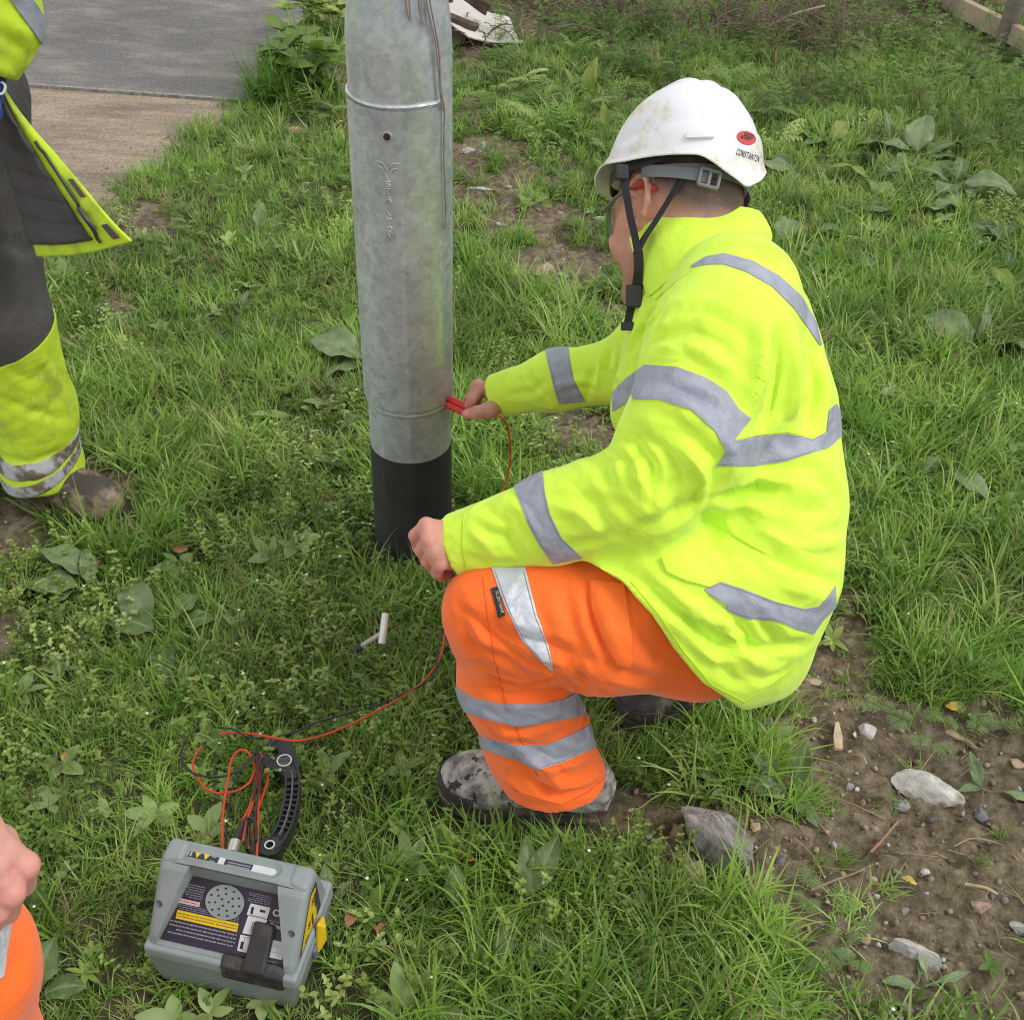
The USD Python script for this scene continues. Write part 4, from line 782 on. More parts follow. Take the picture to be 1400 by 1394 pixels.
part('shaft', lathe(up), vt, post, smooth=30); part('root_section', lathe(lo_), vt, post, smooth=30)
bit = plain('black_bitumen_sleeve', (0.022, 0.022, 0.023), rough=.55, c2=(.015, .015, .016), bump=.3, bscale=120)
part('sleeve', lathe([(RP * .950, -.2), (RP * .964, -.2), (RP * .964, z_blk - .002), (RP * .955, z_blk), (RP * .950, z_blk)]), bit, post, smooth=30)
# access door: a raised curved plate, its edge a dark gap, the weld bead above it, lock, raised lettering
def cyl_pt(a, z, r): return PB + np.array([math.sin(a) * r, -math.cos(a) * r, z])       # a: angle from the front towards +x
def acyl(px, py, r=RP):                           # the point of the post's surface under a picture point, as (angle, height)
    d = ray(px, py); ex, ey = EYE[0] - PB[0], EYE[1] - PB[1]; A = d[0] ** 2 + d[1] ** 2; B = ex * d[0] + ey * d[1]; C = ex * ex + ey * ey - r * r; D = max(B * B - A * C, 0)
    t = (-B - math.sqrt(D)) / A; p = EYE + d * t - PB; return math.atan2(p[0], -p[1]), p[2]
a_r, _ = acyl(603, 300); a_l = -1.50; zd0 = z_step + .012
A_, Z_ = np.meshgrid(np.linspace(a_l, a_r, 60), np.linspace(zd0, z_weld - .006, 40))
D_ = np.array([[cyl_pt(a, z, RP + .0004) for a, z in zip(ra, rz)] for ra, rz in zip(A_, Z_)]); dm = sheet(D_)
if (vnormals(dm)[100] @ np.array([0, -1, 0])) < 0: dm.invert()
part('access_door', solidify(dm, .0024), vt, post, smooth=30); DR = stage.GetPrimAtPath('/World/lamp_post/access_door')
weld = plain('weld_bead', (0.66, 0.68, 0.70), rough=.4, metal=.6, c2=(.5, .52, .54), scale=90, bump=.5, bscale=200)
wb = tube([cyl_pt(a, z_weld + .0007 * math.sin(a * 4), RP + .001) for a in np.linspace(a_l - .3, a_r - .02, 26)], .0034, 8)
part('weld_bead', rough_up(wb, .0008, 160, 3), weld, post)
part('weld_bead', rough_up(tube([cyl_pt(a, z_step + .001, RP * .985) for a in np.linspace(-1.9, 1.9, 40)], .0016, 8), .0005, 160, 4), vt, post)
gapm = plain('dark_gap', (.03, .025, .02), rough=.9)
part('door_gap', tube([cyl_pt(a_r + .012, z, RP + .0004) for z in np.linspace(zd0, z_weld - .006, 12)], .0016, 5), gapm, post, sub=None)
al, zl = acyl(530, 186); ctr = cyl_pt(al, zl, RP + .0028); nx = np.array([math.sin(al), -math.cos(al), 0]); tx = np.array([math.cos(al), math.sin(al), 0]); tz = np.array([0, 0, 1.0])
rg = revolve(np.array([(.0062, -.004), (.0094, -.001), (.0088, .0022), (.0062, .0026), (.0058, -.004)]), sections=32); part('lock', place(rg, tx, tz, -nx * -1, ctr), vt, post, sub=DR)
part('lock_core', place(cat(tcyl(.0064, .003, sections=24), tcyl(.0022, .0046, sections=3)), tx, tz, nx, ctr + nx * .0005), plain('dark_brass', (.07, .055, .04), rough=.4, metal=.7), post, sub=DR)
def emboss(poly, a0, z0, name='lettering'):
    m = poly.copy(); v = m.vertices; P = np.array([cyl_pt(a0 + x / RP, z0 + y, RP + .0020 + z * 1.7) for x, y, z in v]); part(name, trimesh.Trimesh(P, m.faces, process=False), vt, post, sub=DR, smooth=False)
GL_ = {'S': [[(.9, .85), (.5, 1), (.1, .85), (.15, .6), (.85, .4), (.9, .15), (.5, 0), (.1, .15)]], 'T': [[(0, 1), (1, 1)], [(.5, 1), (.5, 0)]], 'A': [[(0, 0), (.5, 1), (1, 0)], [(.2, .38), (.8, .38)]], 'I': [[(.5, 1), (.5, 0)]], 'N': [[(.05, 0), (.05, 1), (.95, 0), (.95, 1)]], 'O': [[(.5, 1), (.1, .75), (.1, .25), (.5, 0), (.9, .25), (.9, .75), (.5, 1)]]}
def bead(pts, a0, z0, r, name): part(name, tube([cyl_pt(a0 + x / RP, z0 + y, RP + .0030) for x, y in pts], r, 6, smooth=False), vt, post, sub=DR)
for k, ch in enumerate('STAINTON'):               # raised letters, one below the other
    a, z = acyl(531.5 + k * .4, 251 + k * 10.2)
    part('letter', cat([tube([cyl_pt(a + (x - .5) * .0082 / RP, z + (y - .5) * .0100, RP + .0032) for x, y in st], .0017, 6, smooth=False) for st in GL_[ch]]), vt, post, sub=DR)
al2, zl2 = acyl(531, 240)
for pts in ([(-.0185, .026), (-.010, .026), (-.006, .0235), (.0, .0125)], [(-.017, .0175), (-.011, .0175), (-.0075, .0145), (.0015, -.006)], [(.0, .0125), (.006, .0235), (.010, .026), (.0185, .026)], [(.0035, .0085), (.0075, .0145), (.011, .0175), (.0175, .0175)], [(-.0185, .026), (-.017, .0175)], [(.0185, .026), (.0175, .0175)]): bead(pts, al2, zl2 - .004, .0012, 'emblem')
# string hanging from above, down the side of the door
twine = plain('grey_twine', (.23, .19, .16), rough=.9, c2=(.15, .12, .10), scale=80)
def on_post(px, py, off=.002): a, z = acyl(px, py); return cyl_pt(a, z, RP + off)
def on_up(px, py, off=.002):                      # follows the narrowing of the shaft
    a, z = acyl(px, py); z2 = z; r = np.interp(z2, [p[1] for p in up[3:10]], [p[0] for p in up[3:10]]); return cyl_pt(a, z2, r + off + .004)
tw = thing_at('twine', 'thin brown twine hanging down the upper right side of the lamp post', 'string', on_post(604, 300))
for pl in ([(582, -60), (588, 0), (596, 70), (598, 120), (603, 150), (602, 200), (604, 262)], [(578, -60), (584, 5), (592, 60), (598, 130), (601, 150)], [(572, -40), (573, 10), (577, 30), (581, 33), (581, 10), (577, -40)], [(552, -40), (556, 12), (561, 28), (560, 0), (562, -40)], [(604, 262), (605, 290), (603, 312)]):
    part('strand', tube([on_up(*p, off=.003) for p in pl], .0013, 5), twine, tw)
# where nothing grows: under boots, post and box
def foot(a, b, r): return LineString([tuple(a[:2]), tuple(b[:2])]).buffer(r)
BOXC = on(330, 1330)
KEEP = [foot(on(615, 1098), on(825, 1118), .045), foot(on(855, 985), on(1000, 930), .045), Point(*PB[:2]).buffer(RP + .006)]     # nothing grows under the boots and the post
NO_GROW = list(KEEP)
# ================================================================== signal transmitter box, its leads, the arm, the metal key
ya = math.radians(-10.0); BX = np.array([math.cos(ya), math.sin(ya), 0]); BY = np.array([-math.sin(ya), math.cos(ya), 0]); BZ = np.array([0, 0, 1.0]); BO = np.array([-.3865, .8500, 0.014])
tl = math.radians(2.0); BZ = unit(BZ + BX * math.tan(tl)); BX = unit(BX - BZ * (BX @ BZ)); BY = np.cross(BZ, BX)
lb = lambda m: place(m, BX, BY, BZ, BO)
def mani(m): return manifold3d.Manifold(manifold3d.Mesh(np.asarray(m.vertices, np.float32), np.asarray(m.faces, np.uint32)))
def tm(M_): k = M_.to_mesh(); return trimesh.Trimesh(k.vert_properties[:, :3], k.tri_verts, process=True)
def rhull(pts, r, seg=16): return manifold3d.Manifold.batch_hull([manifold3d.Manifold.sphere(r, seg).translate(tuple(map(float, p))) for p in pts])
W2 = .111
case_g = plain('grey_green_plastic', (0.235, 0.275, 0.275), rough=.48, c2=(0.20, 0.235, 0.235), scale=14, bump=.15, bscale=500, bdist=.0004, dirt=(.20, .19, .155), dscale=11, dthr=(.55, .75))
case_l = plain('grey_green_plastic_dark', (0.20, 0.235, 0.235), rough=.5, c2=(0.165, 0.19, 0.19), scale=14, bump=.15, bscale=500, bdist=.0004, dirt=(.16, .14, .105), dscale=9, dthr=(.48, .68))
navy = plain('navy_label', (0.022, 0.026, 0.045), rough=.4, c2=(.018, .021, .036), scale=20, dirt=(.07, .065, .06), dscale=20, dthr=(.62, .8))
yel = plain('yellow_label', (0.62, 0.44, 0.012), rough=.45, c2=(.55, .38, .01)); pal = plain('white_label', (.55, .56, .58), rough=.5, c2=(.48, .49, .50)); prt = plain('label_print', (.36, .37, .42), rough=.6); pnk = plain('pink_label', (.55, .40, .40), rough=.5)
bxo = thing_at('signal_transmitter', 'grey plastic cable-locating transmitter box standing in the grass near the bottom left corner', 'equipment box', BO)
# lower case with its flange
lowc = rhull([(sx * (W2 - .016), y, z) for sx in (-1, 1) for y, z in ((.012, -.002), (.140, -.002))] + [(sx * (W2 - .006), y, .068) for sx in (-1, 1) for y in (.006, .148)], .010)
flange = rhull([(sx * (W2 - .004), y, z) for sx in (-1, 1) for y in (.0, .152) for z in (.070, .083)], .006)
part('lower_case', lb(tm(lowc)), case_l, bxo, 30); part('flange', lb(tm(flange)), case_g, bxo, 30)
# lid: sloping front, carrying bar along the top; a window cut down to the panel
lid = rhull([(sx * (W2 - .012), y, z) for sx in (-1, 1) for y, z in ((.012, .088), (.015, .098), (.070, .174), (.082, .182), (.103, .181), (.134, .088))], .010)
pl_a, pl_b = np.array([.010, .0905]), np.array([.080, .154])          # front and back edge of the sunk panel (y, z)
cut = manifold3d.Manifold.hull_points(np.array([(-.094, pl_a[0], pl_a[1]), (.092, pl_a[0], pl_a[1]), (-.066, pl_b[0], pl_b[1]), (.066, pl_b[0], pl_b[1]), (-.098, -.03, .135), (.096, -.03, .135), (-.060, .064, .25), (.060, .064, .25), (-.098, -.03, .0905), (.096, -.03, .0905), (-.060, .076, .168), (.060, .076, .168)]))
lidm = lid - cut - rhull([(-.085, .092, .2035), (.05, .092, .2035)], .0185, 24)
for x in (-.0985, .095):
    lidm = lidm - manifold3d.Manifold.sphere(.0062, 24).translate((x, .036, .1385))
    lidm = lidm - manifold3d.Manifold.sphere(.004, 16).translate((x, .012, .0985))
part('lid', lb(tm(lidm)), case_g, bxo, 25); LID = stage.GetPrimAtPath('/World/signal_transmitter/lid')
for sx in (-1, 1): part('corner_cap', lb(tm(rhull([(sx * (W2 - .012), y, .184) for y in (.080, .103)] + [(sx * (W2 - .026), y, .186) for y in (.083, .101)], .0085))), case_g, bxo, 30, sub=LID)
part('lid_seam', lb(tube([(-W2 + .008, .0735, .1868), (-.06, .073, .1878), (.06, .073, .1878), (W2 - .008, .0735, .1868)], .0008, 5)), plain('dark_seam', (.05, .055, .055), rough=.8), bxo, sub=LID)
# the panel and what is printed on it: u across, v up the slope
vd = pl_b - pl_a; VL = np.linalg.norm(vd); vd = vd / VL; PVv = np.array([0, vd[0], vd[1]]); PNn = np.array([0, -vd[1], vd[0]]); PO = np.array([0, pl_a[0], pl_a[1]]) + PNn * .0006
VS = VL / .1118
def onp(poly, t, lift=0.0):
    m = extrude_polygon(poly, t, engine='earcut'); m.apply_scale([1, VS, 1]); return lb(place(m, np.array([1., 0, 0]), PVv, PNn, PO + PNn * lift))
def R(u0, v0, u1, v1, sk=0.0): return Polygon([(u0, v0), (u1, v0), (u1 + sk, v1), (u0 + sk, v1)])
part('panel', onp(Polygon([(-.0925, .001), (.0905, .001), (.0655, .1108), (-.0655, .1108)]), .0008), navy, bxo, 20); PN = stage.GetPrimAtPath('/World/signal_transmitter/panel')
spk = Point(-.012, .081).buffer(.028, 24)
part('speaker_grille', onp(spk, .0022, .0008), case_g, bxo, 30, sub=PN)
hs = []
for ring_, n in ((.006, 3), (.0135, 7), (.022, 11)):
    for k in range(n): a = k * 6.283 / n + ring_ * 50; hs.append(onp(Point(-.012 + ring_ * math.cos(a), .081 + ring_ * math.sin(a)).buffer(.0017, 6), .0003, .0031))
part('speaker_hole', cat(hs), plain('speaker_dark', (.02, .022, .022), rough=.9), bxo, 20, sub=PN)
part('yellow_strip', onp(R(-.077, .0385, .014, .0525), .0004, .0008), yel, bxo, sub=PN); part('pink_strip', onp(R(-.079, .064, -.047, .0715), .0004, .0008), pnk, bxo, sub=PN)
part('diagram', onp(R(.020, .010, .044, .036, .0), .0004, .0008), pal, bxo, sub=PN); part('diagram', onp(R(.022, .039, .050, .068, .003), .0004, .0008), pal, bxo, sub=PN); part('diagram', onp(R(.0225, .069, .052, .088, .002), .0004, .0008), pal, bxo, sub=PN)
dg = [onp(R(*q), .0002, .0013) for q in ((.023, .014, .027, .026), (.037, .028, .042, .031), (.027, .012, .0275, .033), (.0405, .012, .041, .028), (.024, .033, .042, .0336), (.033, .052, .047, .0527), (.033, .045, .0337, .060), (.046, .045, .0467, .060), (.036, .042, .043, .046), (.027, .072, .031, .083), (.040, .078, .048, .082), (.027, .070, .050, .0706), (.033, .059, .047, .0597))]
part('diagram_lines', cat(dg), ink, bxo, sub=PN)
rt = random.Random(3)
def fine_print(u0, u1, v0, v1, rows, mt, nm='fine_print', lift=.0009, ragged=True):
    ms = []
    for k in range(rows):
        v = v1 - (k + .5) * (v1 - v0) / rows; u = u0 + (rt.uniform(0, .3) * (u1 - u0) if ragged and k % 3 == 2 else 0)
        while u < u1:
            w = rt.uniform(.0018, .0055); hgt = (v1 - v0) / rows * .42
            for q in np.arange(u, min(u + w, u1), .0011): ms.append(onp(R(q, v - hgt * rt.uniform(.25, .55), q + .00065, v + hgt * rt.uniform(.25, .55)), .00015, lift))
            u += w + .0014
    part(nm, cat(ms), mt, bxo, 0, sub=PN)
fine_print(-.071, -.045, .0745, .098, 6, prt); fine_print(-.078, .012, .054, .0635, 3, prt); fine_print(-.084, .014, .012, .0365, 4, prt); fine_print(.020, .052, .090, .106, 5, prt); fine_print(-.075, .012, .041, .050, 2, ink, lift=.0013); fine_print(-.077, -.049, .066, .0698, 1, ink, lift=.0013); fine_print(.056, .078, .066, .070, 1, prt); fine_print(.052, .080, .004, .007, 1, prt)
part('button_mark', onp(Point(.064, .082).buffer(.0055, 16).difference(Point(.064, .082).buffer(.0035, 16)), .0003, .0008), pal, bxo, sub=PN)
part('white_emblem', onp(Polygon([(.054, .058), (.060, .066), (.066, .063), (.074, .062), (.078, .056), (.070, .058), (.064, .058), (.060, .056)]), .0003, .0008), prt, bxo, sub=PN)
for k in range(2):
    for j in range(3): part('battery_mark', onp(R(.068 + .009 * k, .012 + .0095 * j, .0755 + .009 * k, .0195 + .0095 * j).buffer(.0008), .0003, .0008), pal, bxo, sub=PN)
# latch and black vent block at the lower right of the front
blkm = plain('worn_black_plastic', (.026, .026, .027), rough=.6, c2=(.018, .018, .018), scale=30, dirt=(.08, .075, .065), dscale=30, dthr=(.5, .75))
latch = rhull([(x, y, z) for x in (.040, .064) for y, z in ((-.006, .094), (.044, .1265))] + [(.042, .042, .129), (.062, .042, .129)], .004, 12)
part('latch', lb(tm(latch)), blkm, bxo, 30); part('latch_screw', lb(place(tcyl(.0022, .0012, sections=16), np.array([1., 0, 0]), PVv, PNn, np.array([.052, .036, .1275]))), silver, bxo)
vb = rhull([(x, y, z) for x in (.006, .090) for y, z in ((-.004, .060), (-.004, .086), (.006, .092), (.006, .060))], .004, 12)
for k in range(4): vb = vb - manifold3d.Manifold.cube((.076, .003, .0026), True).translate((.048, -.008, .064 + .0062 * k))
part('vent_block', lb(tm(vb)), blkm, bxo, 25)
# yellow catch and warning sticker on the right side
part('catch', lb(tm(rhull([(W2 + .006, y, z) for y, z in ((.070, .045), (.090, .045), (.095, .088), (.080, .096))] + [(W2 + .012, .083, z) for z in (.055, .090)], .0035, 12))), plain('yellow_catch', (.70, .46, .012), rough=.4), bxo, 30)
part('catch_bracket', lb(tm(rhull([(W2 + .003, y, z) for y in (.063, .090) for z in (.036, .054)], .004, 12))), plain('blue_grey_plastic', (.11, .135, .16), rough=.5), bxo, 30)
def side(poly, t, x0):
    m = extrude_polygon(poly, t, engine='earcut'); m.apply_scale([.74, 1, 1]); return lb(place(m, np.array([0, 1., 0]), np.array([0, 0, 1.]), np.array([1., 0, 0]), np.array([x0, 0, 0])))
sp = Polygon([(.030, .100), (.150, .094), (.136, .172), (.104, .174)]); part('warning_sticker', side(sp, .0006, W2 - .0018), navy, bxo, label='yellow and navy warning sticker'); WS = stage.GetPrimAtPath('/World/signal_transmitter/warning_sticker')
part('sticker_face', side(Polygon([(.040, .104), (.124, .099), (.130, .165), (.104, .170)]), .0004, W2 - .0012), yel, bxo, sub=WS)
sm_ = []
for (a, b, s) in ((.112, .150, .009), (.085, .121, .009)): sm_.append(side(Polygon([(a, b - s), (a + s, b), (a, b + s), (a - s, b)]).difference(Polygon([(a, b - s * .8), (a + s * .8, b), (a, b + s * .8), (a - s * .8, b)])), .0003, W2 - .0008)); sm_.append(side(Point(a, b).buffer(.0032, 6), .0003, W2 - .0008))
for k in range(5): sm_.append(side(R(.098 + .002 * k, .104 + k * .0001, .0990 + .002 * k, .128), .0003, W2 - .0008)); sm_.append(side(R(.119 + .0022 * k, .125, .1200 + .0022 * k, .158), .0003, W2 - .0008)); sm_.append(side(R(.058 + .004 * k, .104, .0600 + .004 * k, .110), .0003, W2 - .0008))
part('sticker_print', cat(sm_), ink, bxo, sub=WS)
# strip of labels on top
topl = lambda poly, t, z: lb(place(extrude_polygon(poly, t, engine='earcut'), np.array([1., 0, 0]), np.array([0, 1., 0]), np.array([0, 0, 1.]), np.array([0, -.032, z])))
zt = .1850
part('top_label', topl(R(-.082, .116, .068, .132).buffer(.001), .0006, zt), navy, bxo, label='navy label strip on top'); TL = stage.GetPrimAtPath('/World/signal_transmitter/top_label')
for k in range(2): part('warning_triangle', topl(Polygon([(-.066 + .013 * k, .129), (-.0575 + .013 * k, .129), (-.0618 + .013 * k, .120)]), .0003, zt + .0006), yel, bxo, sub=TL)
part('white_box', topl(R(-.030, .119, -.021, .129), .0003, zt + .0006), pal, bxo, sub=TL); part('white_box', topl(Polygon([(.020, .117), (.058, .117), (.066, .131), (.020, .131)]), .0003, zt + .0006), pal, bxo, sub=TL)
tp = [topl(R(u, .1195 + .004 * k, u + .0006, .1215 + .004 * k), .0002, zt + .0006) for k in range(2) for u in np.arange(-.016, .017, .0012)] + [topl(R(-.077, .121, -.0745, .128), .0002, zt + .0006), topl(R(-.0725, .121, -.0700, .128), .0002, zt + .0006), topl(R(-.042, .120, -.035, .121), .0002, zt + .0006), topl(R(-.042, .127, -.035, .128), .0002, zt + .0006)]
tag(part('top_print', cat(tp), prt, bxo, sub=TL), kind='stuff')

# ---- leads: plug at the back of the box, a bundle, loops in the grass, one end up to the clip
red_l = plain('red_cable', (.52, .055, .012), rough=.4, c2=(.44, .04, .01), scale=8); blk_l = plain('black_cable', (.016, .016, .017), rough=.45)
g = lambda x, y, h=.05: on(x, y, h + (.016 if h < .08 else .0))
lead = thing_at('connection_lead', 'red and black lead running from the grey box to the red clip', 'cable', g(352, 1120, .0))
P0 = lambda L: [g(*p) for p in L]
reds = [[(664, 566, .315), (688, 572, .30), (697, 600, .24), (696, 640, .16), (680, 690, .10), (640, 790, .07), (612, 850, .06), (603, 895, .05), (580, 930, .05), (545, 955, .05), (500, 980, .055), (450, 1002, .06), (410, 1012, .065), (385, 1010, .065), (345, 1003, .05), (318, 1001, .045), (300, 1004, .03)],
    [(275, 1020, .03), (264, 1040, .04), (268, 1060, .045), (283, 1078, .045), (300, 1084, .05), (322, 1081, .05), (340, 1070, .055), (348, 1055, .055)],
    [(306, 1175, .09), (304, 1135, .06), (306, 1100, .055), (312, 1065, .055), (316, 1040, .055), (326, 1026, .055), (338, 1027, .055), (347, 1042, .05), (348, 1075, .05), (340, 1105, .055), (330, 1122, .07)],
    [(356, 1028, .05), (352, 1060, .05), (346, 1095, .055), (336, 1125, .06), (332, 1150, .06)], [(363, 1050, .045), (366, 1065, .045), (361, 1082, .045), (352, 1110, .05), (346, 1135, .055), (340, 1160, .05)], [(358, 1032, .05), (355, 1070, .055), (353, 1110, .055), (352, 1140, .055), (351, 1172, .05)]]
blks = [[(600, 880, .05), (592, 925, .05), (560, 944, .05), (520, 962, .05), (470, 976, .045), (425, 990, .05), (400, 1002, .045), (370, 1008, .03)],
    [(298, 994, .04), (320, 997, .05), (336, 1006, .05), (352, 1009, .045), (362, 1008, .03)], [(272, 994, .03), (256, 1008, .04), (248, 1030, .04), (252, 1048, .045), (268, 1058, .05), (296, 1062, .05), (322, 1055, .055), (345, 1035, .06), (352, 1018, .06)],
    [(350, 1030, .055), (330, 1050, .055), (320, 1070, .05), (314, 1100, .05), (309, 1140, .055), (308, 1176, .08)], [(352, 1025, .06), (350, 1060, .06), (345, 1100, .055), (338, 1130, .055), (336, 1160, .05)], [(360, 1035, .055), (356, 1070, .06), (350, 1105, .06), (349, 1140, .055), (347, 1170, .05)], [(355, 1030, .06), (357, 1065, .055), (352, 1100, .05), (342, 1128, .06), (344, 1165, .05)]]
for L in reds: part('red_cable', tube(P0(L), .0021, 8), red_l, lead)
for L in blks: part('black_cable', tube(P0(L), .0019, 8), blk_l, lead)
q0, q1, q2 = g(318, 1166, .10), g(322, 1150, .10), g(332, 1124, .075); chrome = plain('brushed_metal', (.62, .60, .58), rough=.3, metal=.9)
part('plug', tube([q0, q1], .0092, 20, smooth=False), chrome, lead); part('plug_boot', tube([q1, q1 + (q2 - q1) * .25, q2], [.0088, .0072, .0042], 16), blk_l, lead); part('cable_tie', tube([g(326, 1138, .085), g(334, 1120, .085), g(345, 1119, .085), g(350, 1130, .08), g(350, 1150, .07)], .0026, 8), blk_l, lead)
# clip, held by the far hand against the post
ca_, cb_ = at(640, 562, 2.19), at(619, 552, 2.20); cd_ = unit(cb_ - ca_); cu_ = unit(np.cross(cd_, CF)); cu_ = cu_ if cu_ @ CD < 0 else -cu_; cw_ = np.cross(cd_, cu_)
redp = plain('red_clip_plastic', (.62, .022, .022), rough=.35, c2=(.55, .018, .018))
for s, o in ((1, .006), (-1, -.006)): part('clip_jaw', place(rbox((.056, .0125, .019), .004), cd_, unit(cu_ + cd_ * .10 * s), np.cross(cd_, unit(cu_ + cd_ * .10 * s)), (ca_ + cb_) / 2 + cu_ * o), redp, lead)
part('clip_teeth', cat(place(rbox((.012, .0045, .012), .001), cd_, cu_, cw_, cb_ + cd_ * .006 + cu_ * .006), place(rbox((.012, .0045, .012), .001), cd_, cu_, cw_, cb_ + cd_ * .006 - cu_ * .006)), chrome, lead)

# ---- black ribbed arm lying behind the box
arm_m = plain('black_ribbed_plastic', (.020, .020, .021), rough=.42, c2=(.014, .014, .015), bump=.15, bscale=300)
aw = thing_at('clamp_arm', 'black ribbed curved plastic arm lying in the grass just behind the grey box', 'clamp arm', g(395, 1090, .0))
H = .062
def gp2(x, y): return on(x, y, H)[:2]
axis = [gp2(*p) for p in ((370, 1156), (382, 1142), (391, 1122), (397, 1100), (400, 1075), (399, 1058), (392, 1043))]
axl = np.array(polyline(np.array(axis), .004)); axs = PchipInterpolator(np.linspace(0, 1, len(axis)), np.array(axis))(np.linspace(0, 1, 60)); Ls = LineString(axs)
body_ = Ls.buffer(.0115, cap_style=2); head = Polygon([gp2(*p) for p in ((358, 1040), (366, 1018), (372, 1008), (385, 1010), (400, 1022), (408, 1045), (404, 1062), (392, 1062), (380, 1050), (366, 1048))]).buffer(.004).buffer(-.002); tail = Point(*gp2(369, 1156)).buffer(.0175)
holep = Point(*gp2(374, 1028)).buffer(.0085); ex_ = lambda pol, z0, z1: (lambda m: (m.apply_translation([0, 0, z0]), m)[1])(cat([extrude_polygon(p_, z1 - z0, engine='earcut') for p_ in getattr(pol, 'geoms', [pol])]))
part('arm_body', ex_(body_, H - .026, H - .004), arm_m, aw); part('arm_head', ex_(head.difference(holep), H - .024, H), arm_m, aw); part('arm_foot', ex_(tail.difference(Point(*gp2(369, 1156)).buffer(.006)), H - .026, H + .001), arm_m, aw)
part('edge_rib', ex_(Ls.parallel_offset(.0108, 'left').buffer(.0016), H - .026, H + .003), arm_m, aw); part('edge_rib', ex_(Ls.parallel_offset(.0108, 'right').buffer(.0016), H - .026, H + .003), arm_m, aw)
part('centre_rib', ex_(LineString(axs[10:52]).buffer(.0012), H - .01, H + .0045), plain('worn_rib', (.10, .10, .10), rough=.5), aw)
for k in range(9):
    p = np.array(Ls.interpolate(.22 + .062 * k, normalized=True).coords[0]); p2 = np.array(Ls.interpolate(.23 + .062 * k, normalized=True).coords[0]); n_ = unit(p2 - p); n_ = np.array([-n_[1], n_[0]]); part('cross_rib', ex_(LineString([p - n_ * .011, p + n_ * .011]).buffer(.0014), H - .01, H + .0035), arm_m, aw)
dc = gp2(389, 1041); part('disc', ex_(Point(*dc).buffer(.0105), H, H + .0035), plain('disc_face', (.07, .07, .07), rough=.5, scale=200, c2=(.03, .03, .03)), aw); part('disc_rim', ex_(Point(*dc).buffer(.0128).difference(Point(*dc).buffer(.0105)), H, H + .0045), chrome, aw)
part('eyelet', ex_(Point(*gp2(369, 1156)).buffer(.0085).difference(Point(*gp2(369, 1156)).buffer(.006)), H, H + .004), chrome, aw)

# ---- T-shaped metal key in the grass
key = thing_at('metal_key', 'silver T-shaped metal key standing in the grass in front of the lamp post', 'key tool', g(520, 880, 0))
k0, k1 = at(527, 838, 1.955), at(522, 880, 1.945); k2, k3 = at(524, 864, 1.952), at(489, 886, 1.955)
steel = plain('worn_white_steel', (.66, .66, .66), rough=.35, metal=.35, c2=(.55, .55, .54)); steel2 = plain('dull_steel', (.36, .36, .31), rough=.4, metal=.5)
part('crossbar', tube([k0, k0 + (k1 - k0) * .03, k0 + (k1 - k0) * .97, k1], [.0055, .0064, .0064, .0055], 16, smooth=False), steel, key); part('shank', tube([k2, k3], .0046, 12, smooth=False), steel2, key)
part('socket', tube([k3 - unit(k3 - k2) * .008, k3 + unit(k3 - k2) * .004], .0066, 12, smooth=False), black, key)
NO_GROW += [Polygon([tuple((BO + BX * x + BY * y)[:2]) for x, y in ((-.085, .03), (.085, .03), (.085, .115), (-.085, .115))])]
# ================================================================== person standing on the left, mostly outside the picture
pa = lambda x, y, d=2.0: aty(x, y, d)
grey_t = plain('grey_work_trousers', (.085, .080, .082), rough=.8, c2=(.055, .050, .052), scale=7, wrinkle=.4, bump=.3, bscale=700, bdist=.0006, dirt=(.10, .082, .066), dscale=5, dthr=(.52, .7))
hv_dirty = plain('dirty_hi_vis_fabric', (.56, .76, .03), rough=.8, c2=(.48, .66, .03), scale=7, wrinkle=.35, bump=.3, bscale=700, bdist=.0006, dirt=(.22, .22, .06), dscale=8, dthr=(.50, .72))
sil_dirty = plain('muddy_reflective_tape', (.42, .43, .45), rough=.5, c2=(.34, .34, .36), scale=20, dirt=(.14, .115, .085), dscale=16, dthr=(.48, .56))
brown_b = plain('muddy_brown_boot_leather', (.075, .055, .042), rough=.7, c2=(.05, .038, .03), scale=14, bump=.4, bscale=120, bdist=.002, dirt=(.30, .23, .16), dscale=13, dthr=(.48, .62))
stand = thing_at('person', 'standing person at the left edge with open padded hi-vis jacket and muddy trousers', 'person', on(90, 690))
STP = stand.GetPrim().GetPath()
lv = Vol(np.array([-1.75, 1.6, 0.05]), np.array([-.70, 2.35, 1.12]), .0065)
hipL, kneeL, ankL = pa(-62, 130, 2.02), pa(2, 440, 1.97), pa(58, 640, 1.965)
lv.chain([(hipL, .118), (pa(-40, 260, 2.0), .102), (kneeL, .092), (pa(46, 560, 1.98), .080), (ankL, .076), (pa(66, 668, 1.96), .070)], k=.03)
off = np.array([-.26, .10, 0]); lv.chain([(hipL + off * .75, .118), (kneeL + off, .09), (pa(40, 560, 2.0) + off, .08), (ankL + off, .075)], k=.03); lv.cone(hipL, hipL + off * .75, .11, .11, k=.05)
lv.cut(pa(70, 668, 1.93), (0.1, -.35, -1.0)); pants = lv.mesh(2); pants = rough_up(pants, .005, 9, 61)
pants = creases(pants, [([(0, 540), (40, 560), (95, 575)], .012, -.006), ([(5, 500), (40, 520), (75, 495)], .012, -.005), ([(50, 480), (75, 520), (90, 555)], .010, .005), ([(0, 575), (30, 560), (60, 545)], .010, .004), ([(0, 620), (40, 632), (90, 612)], .010, -.006), ([(10, 640), (50, 648), (95, 630)], .008, .005), ([(0, 330), (30, 345), (60, 340)], .014, -.004), ([(20, 200), (35, 300), (55, 400)], .012, -.003)])
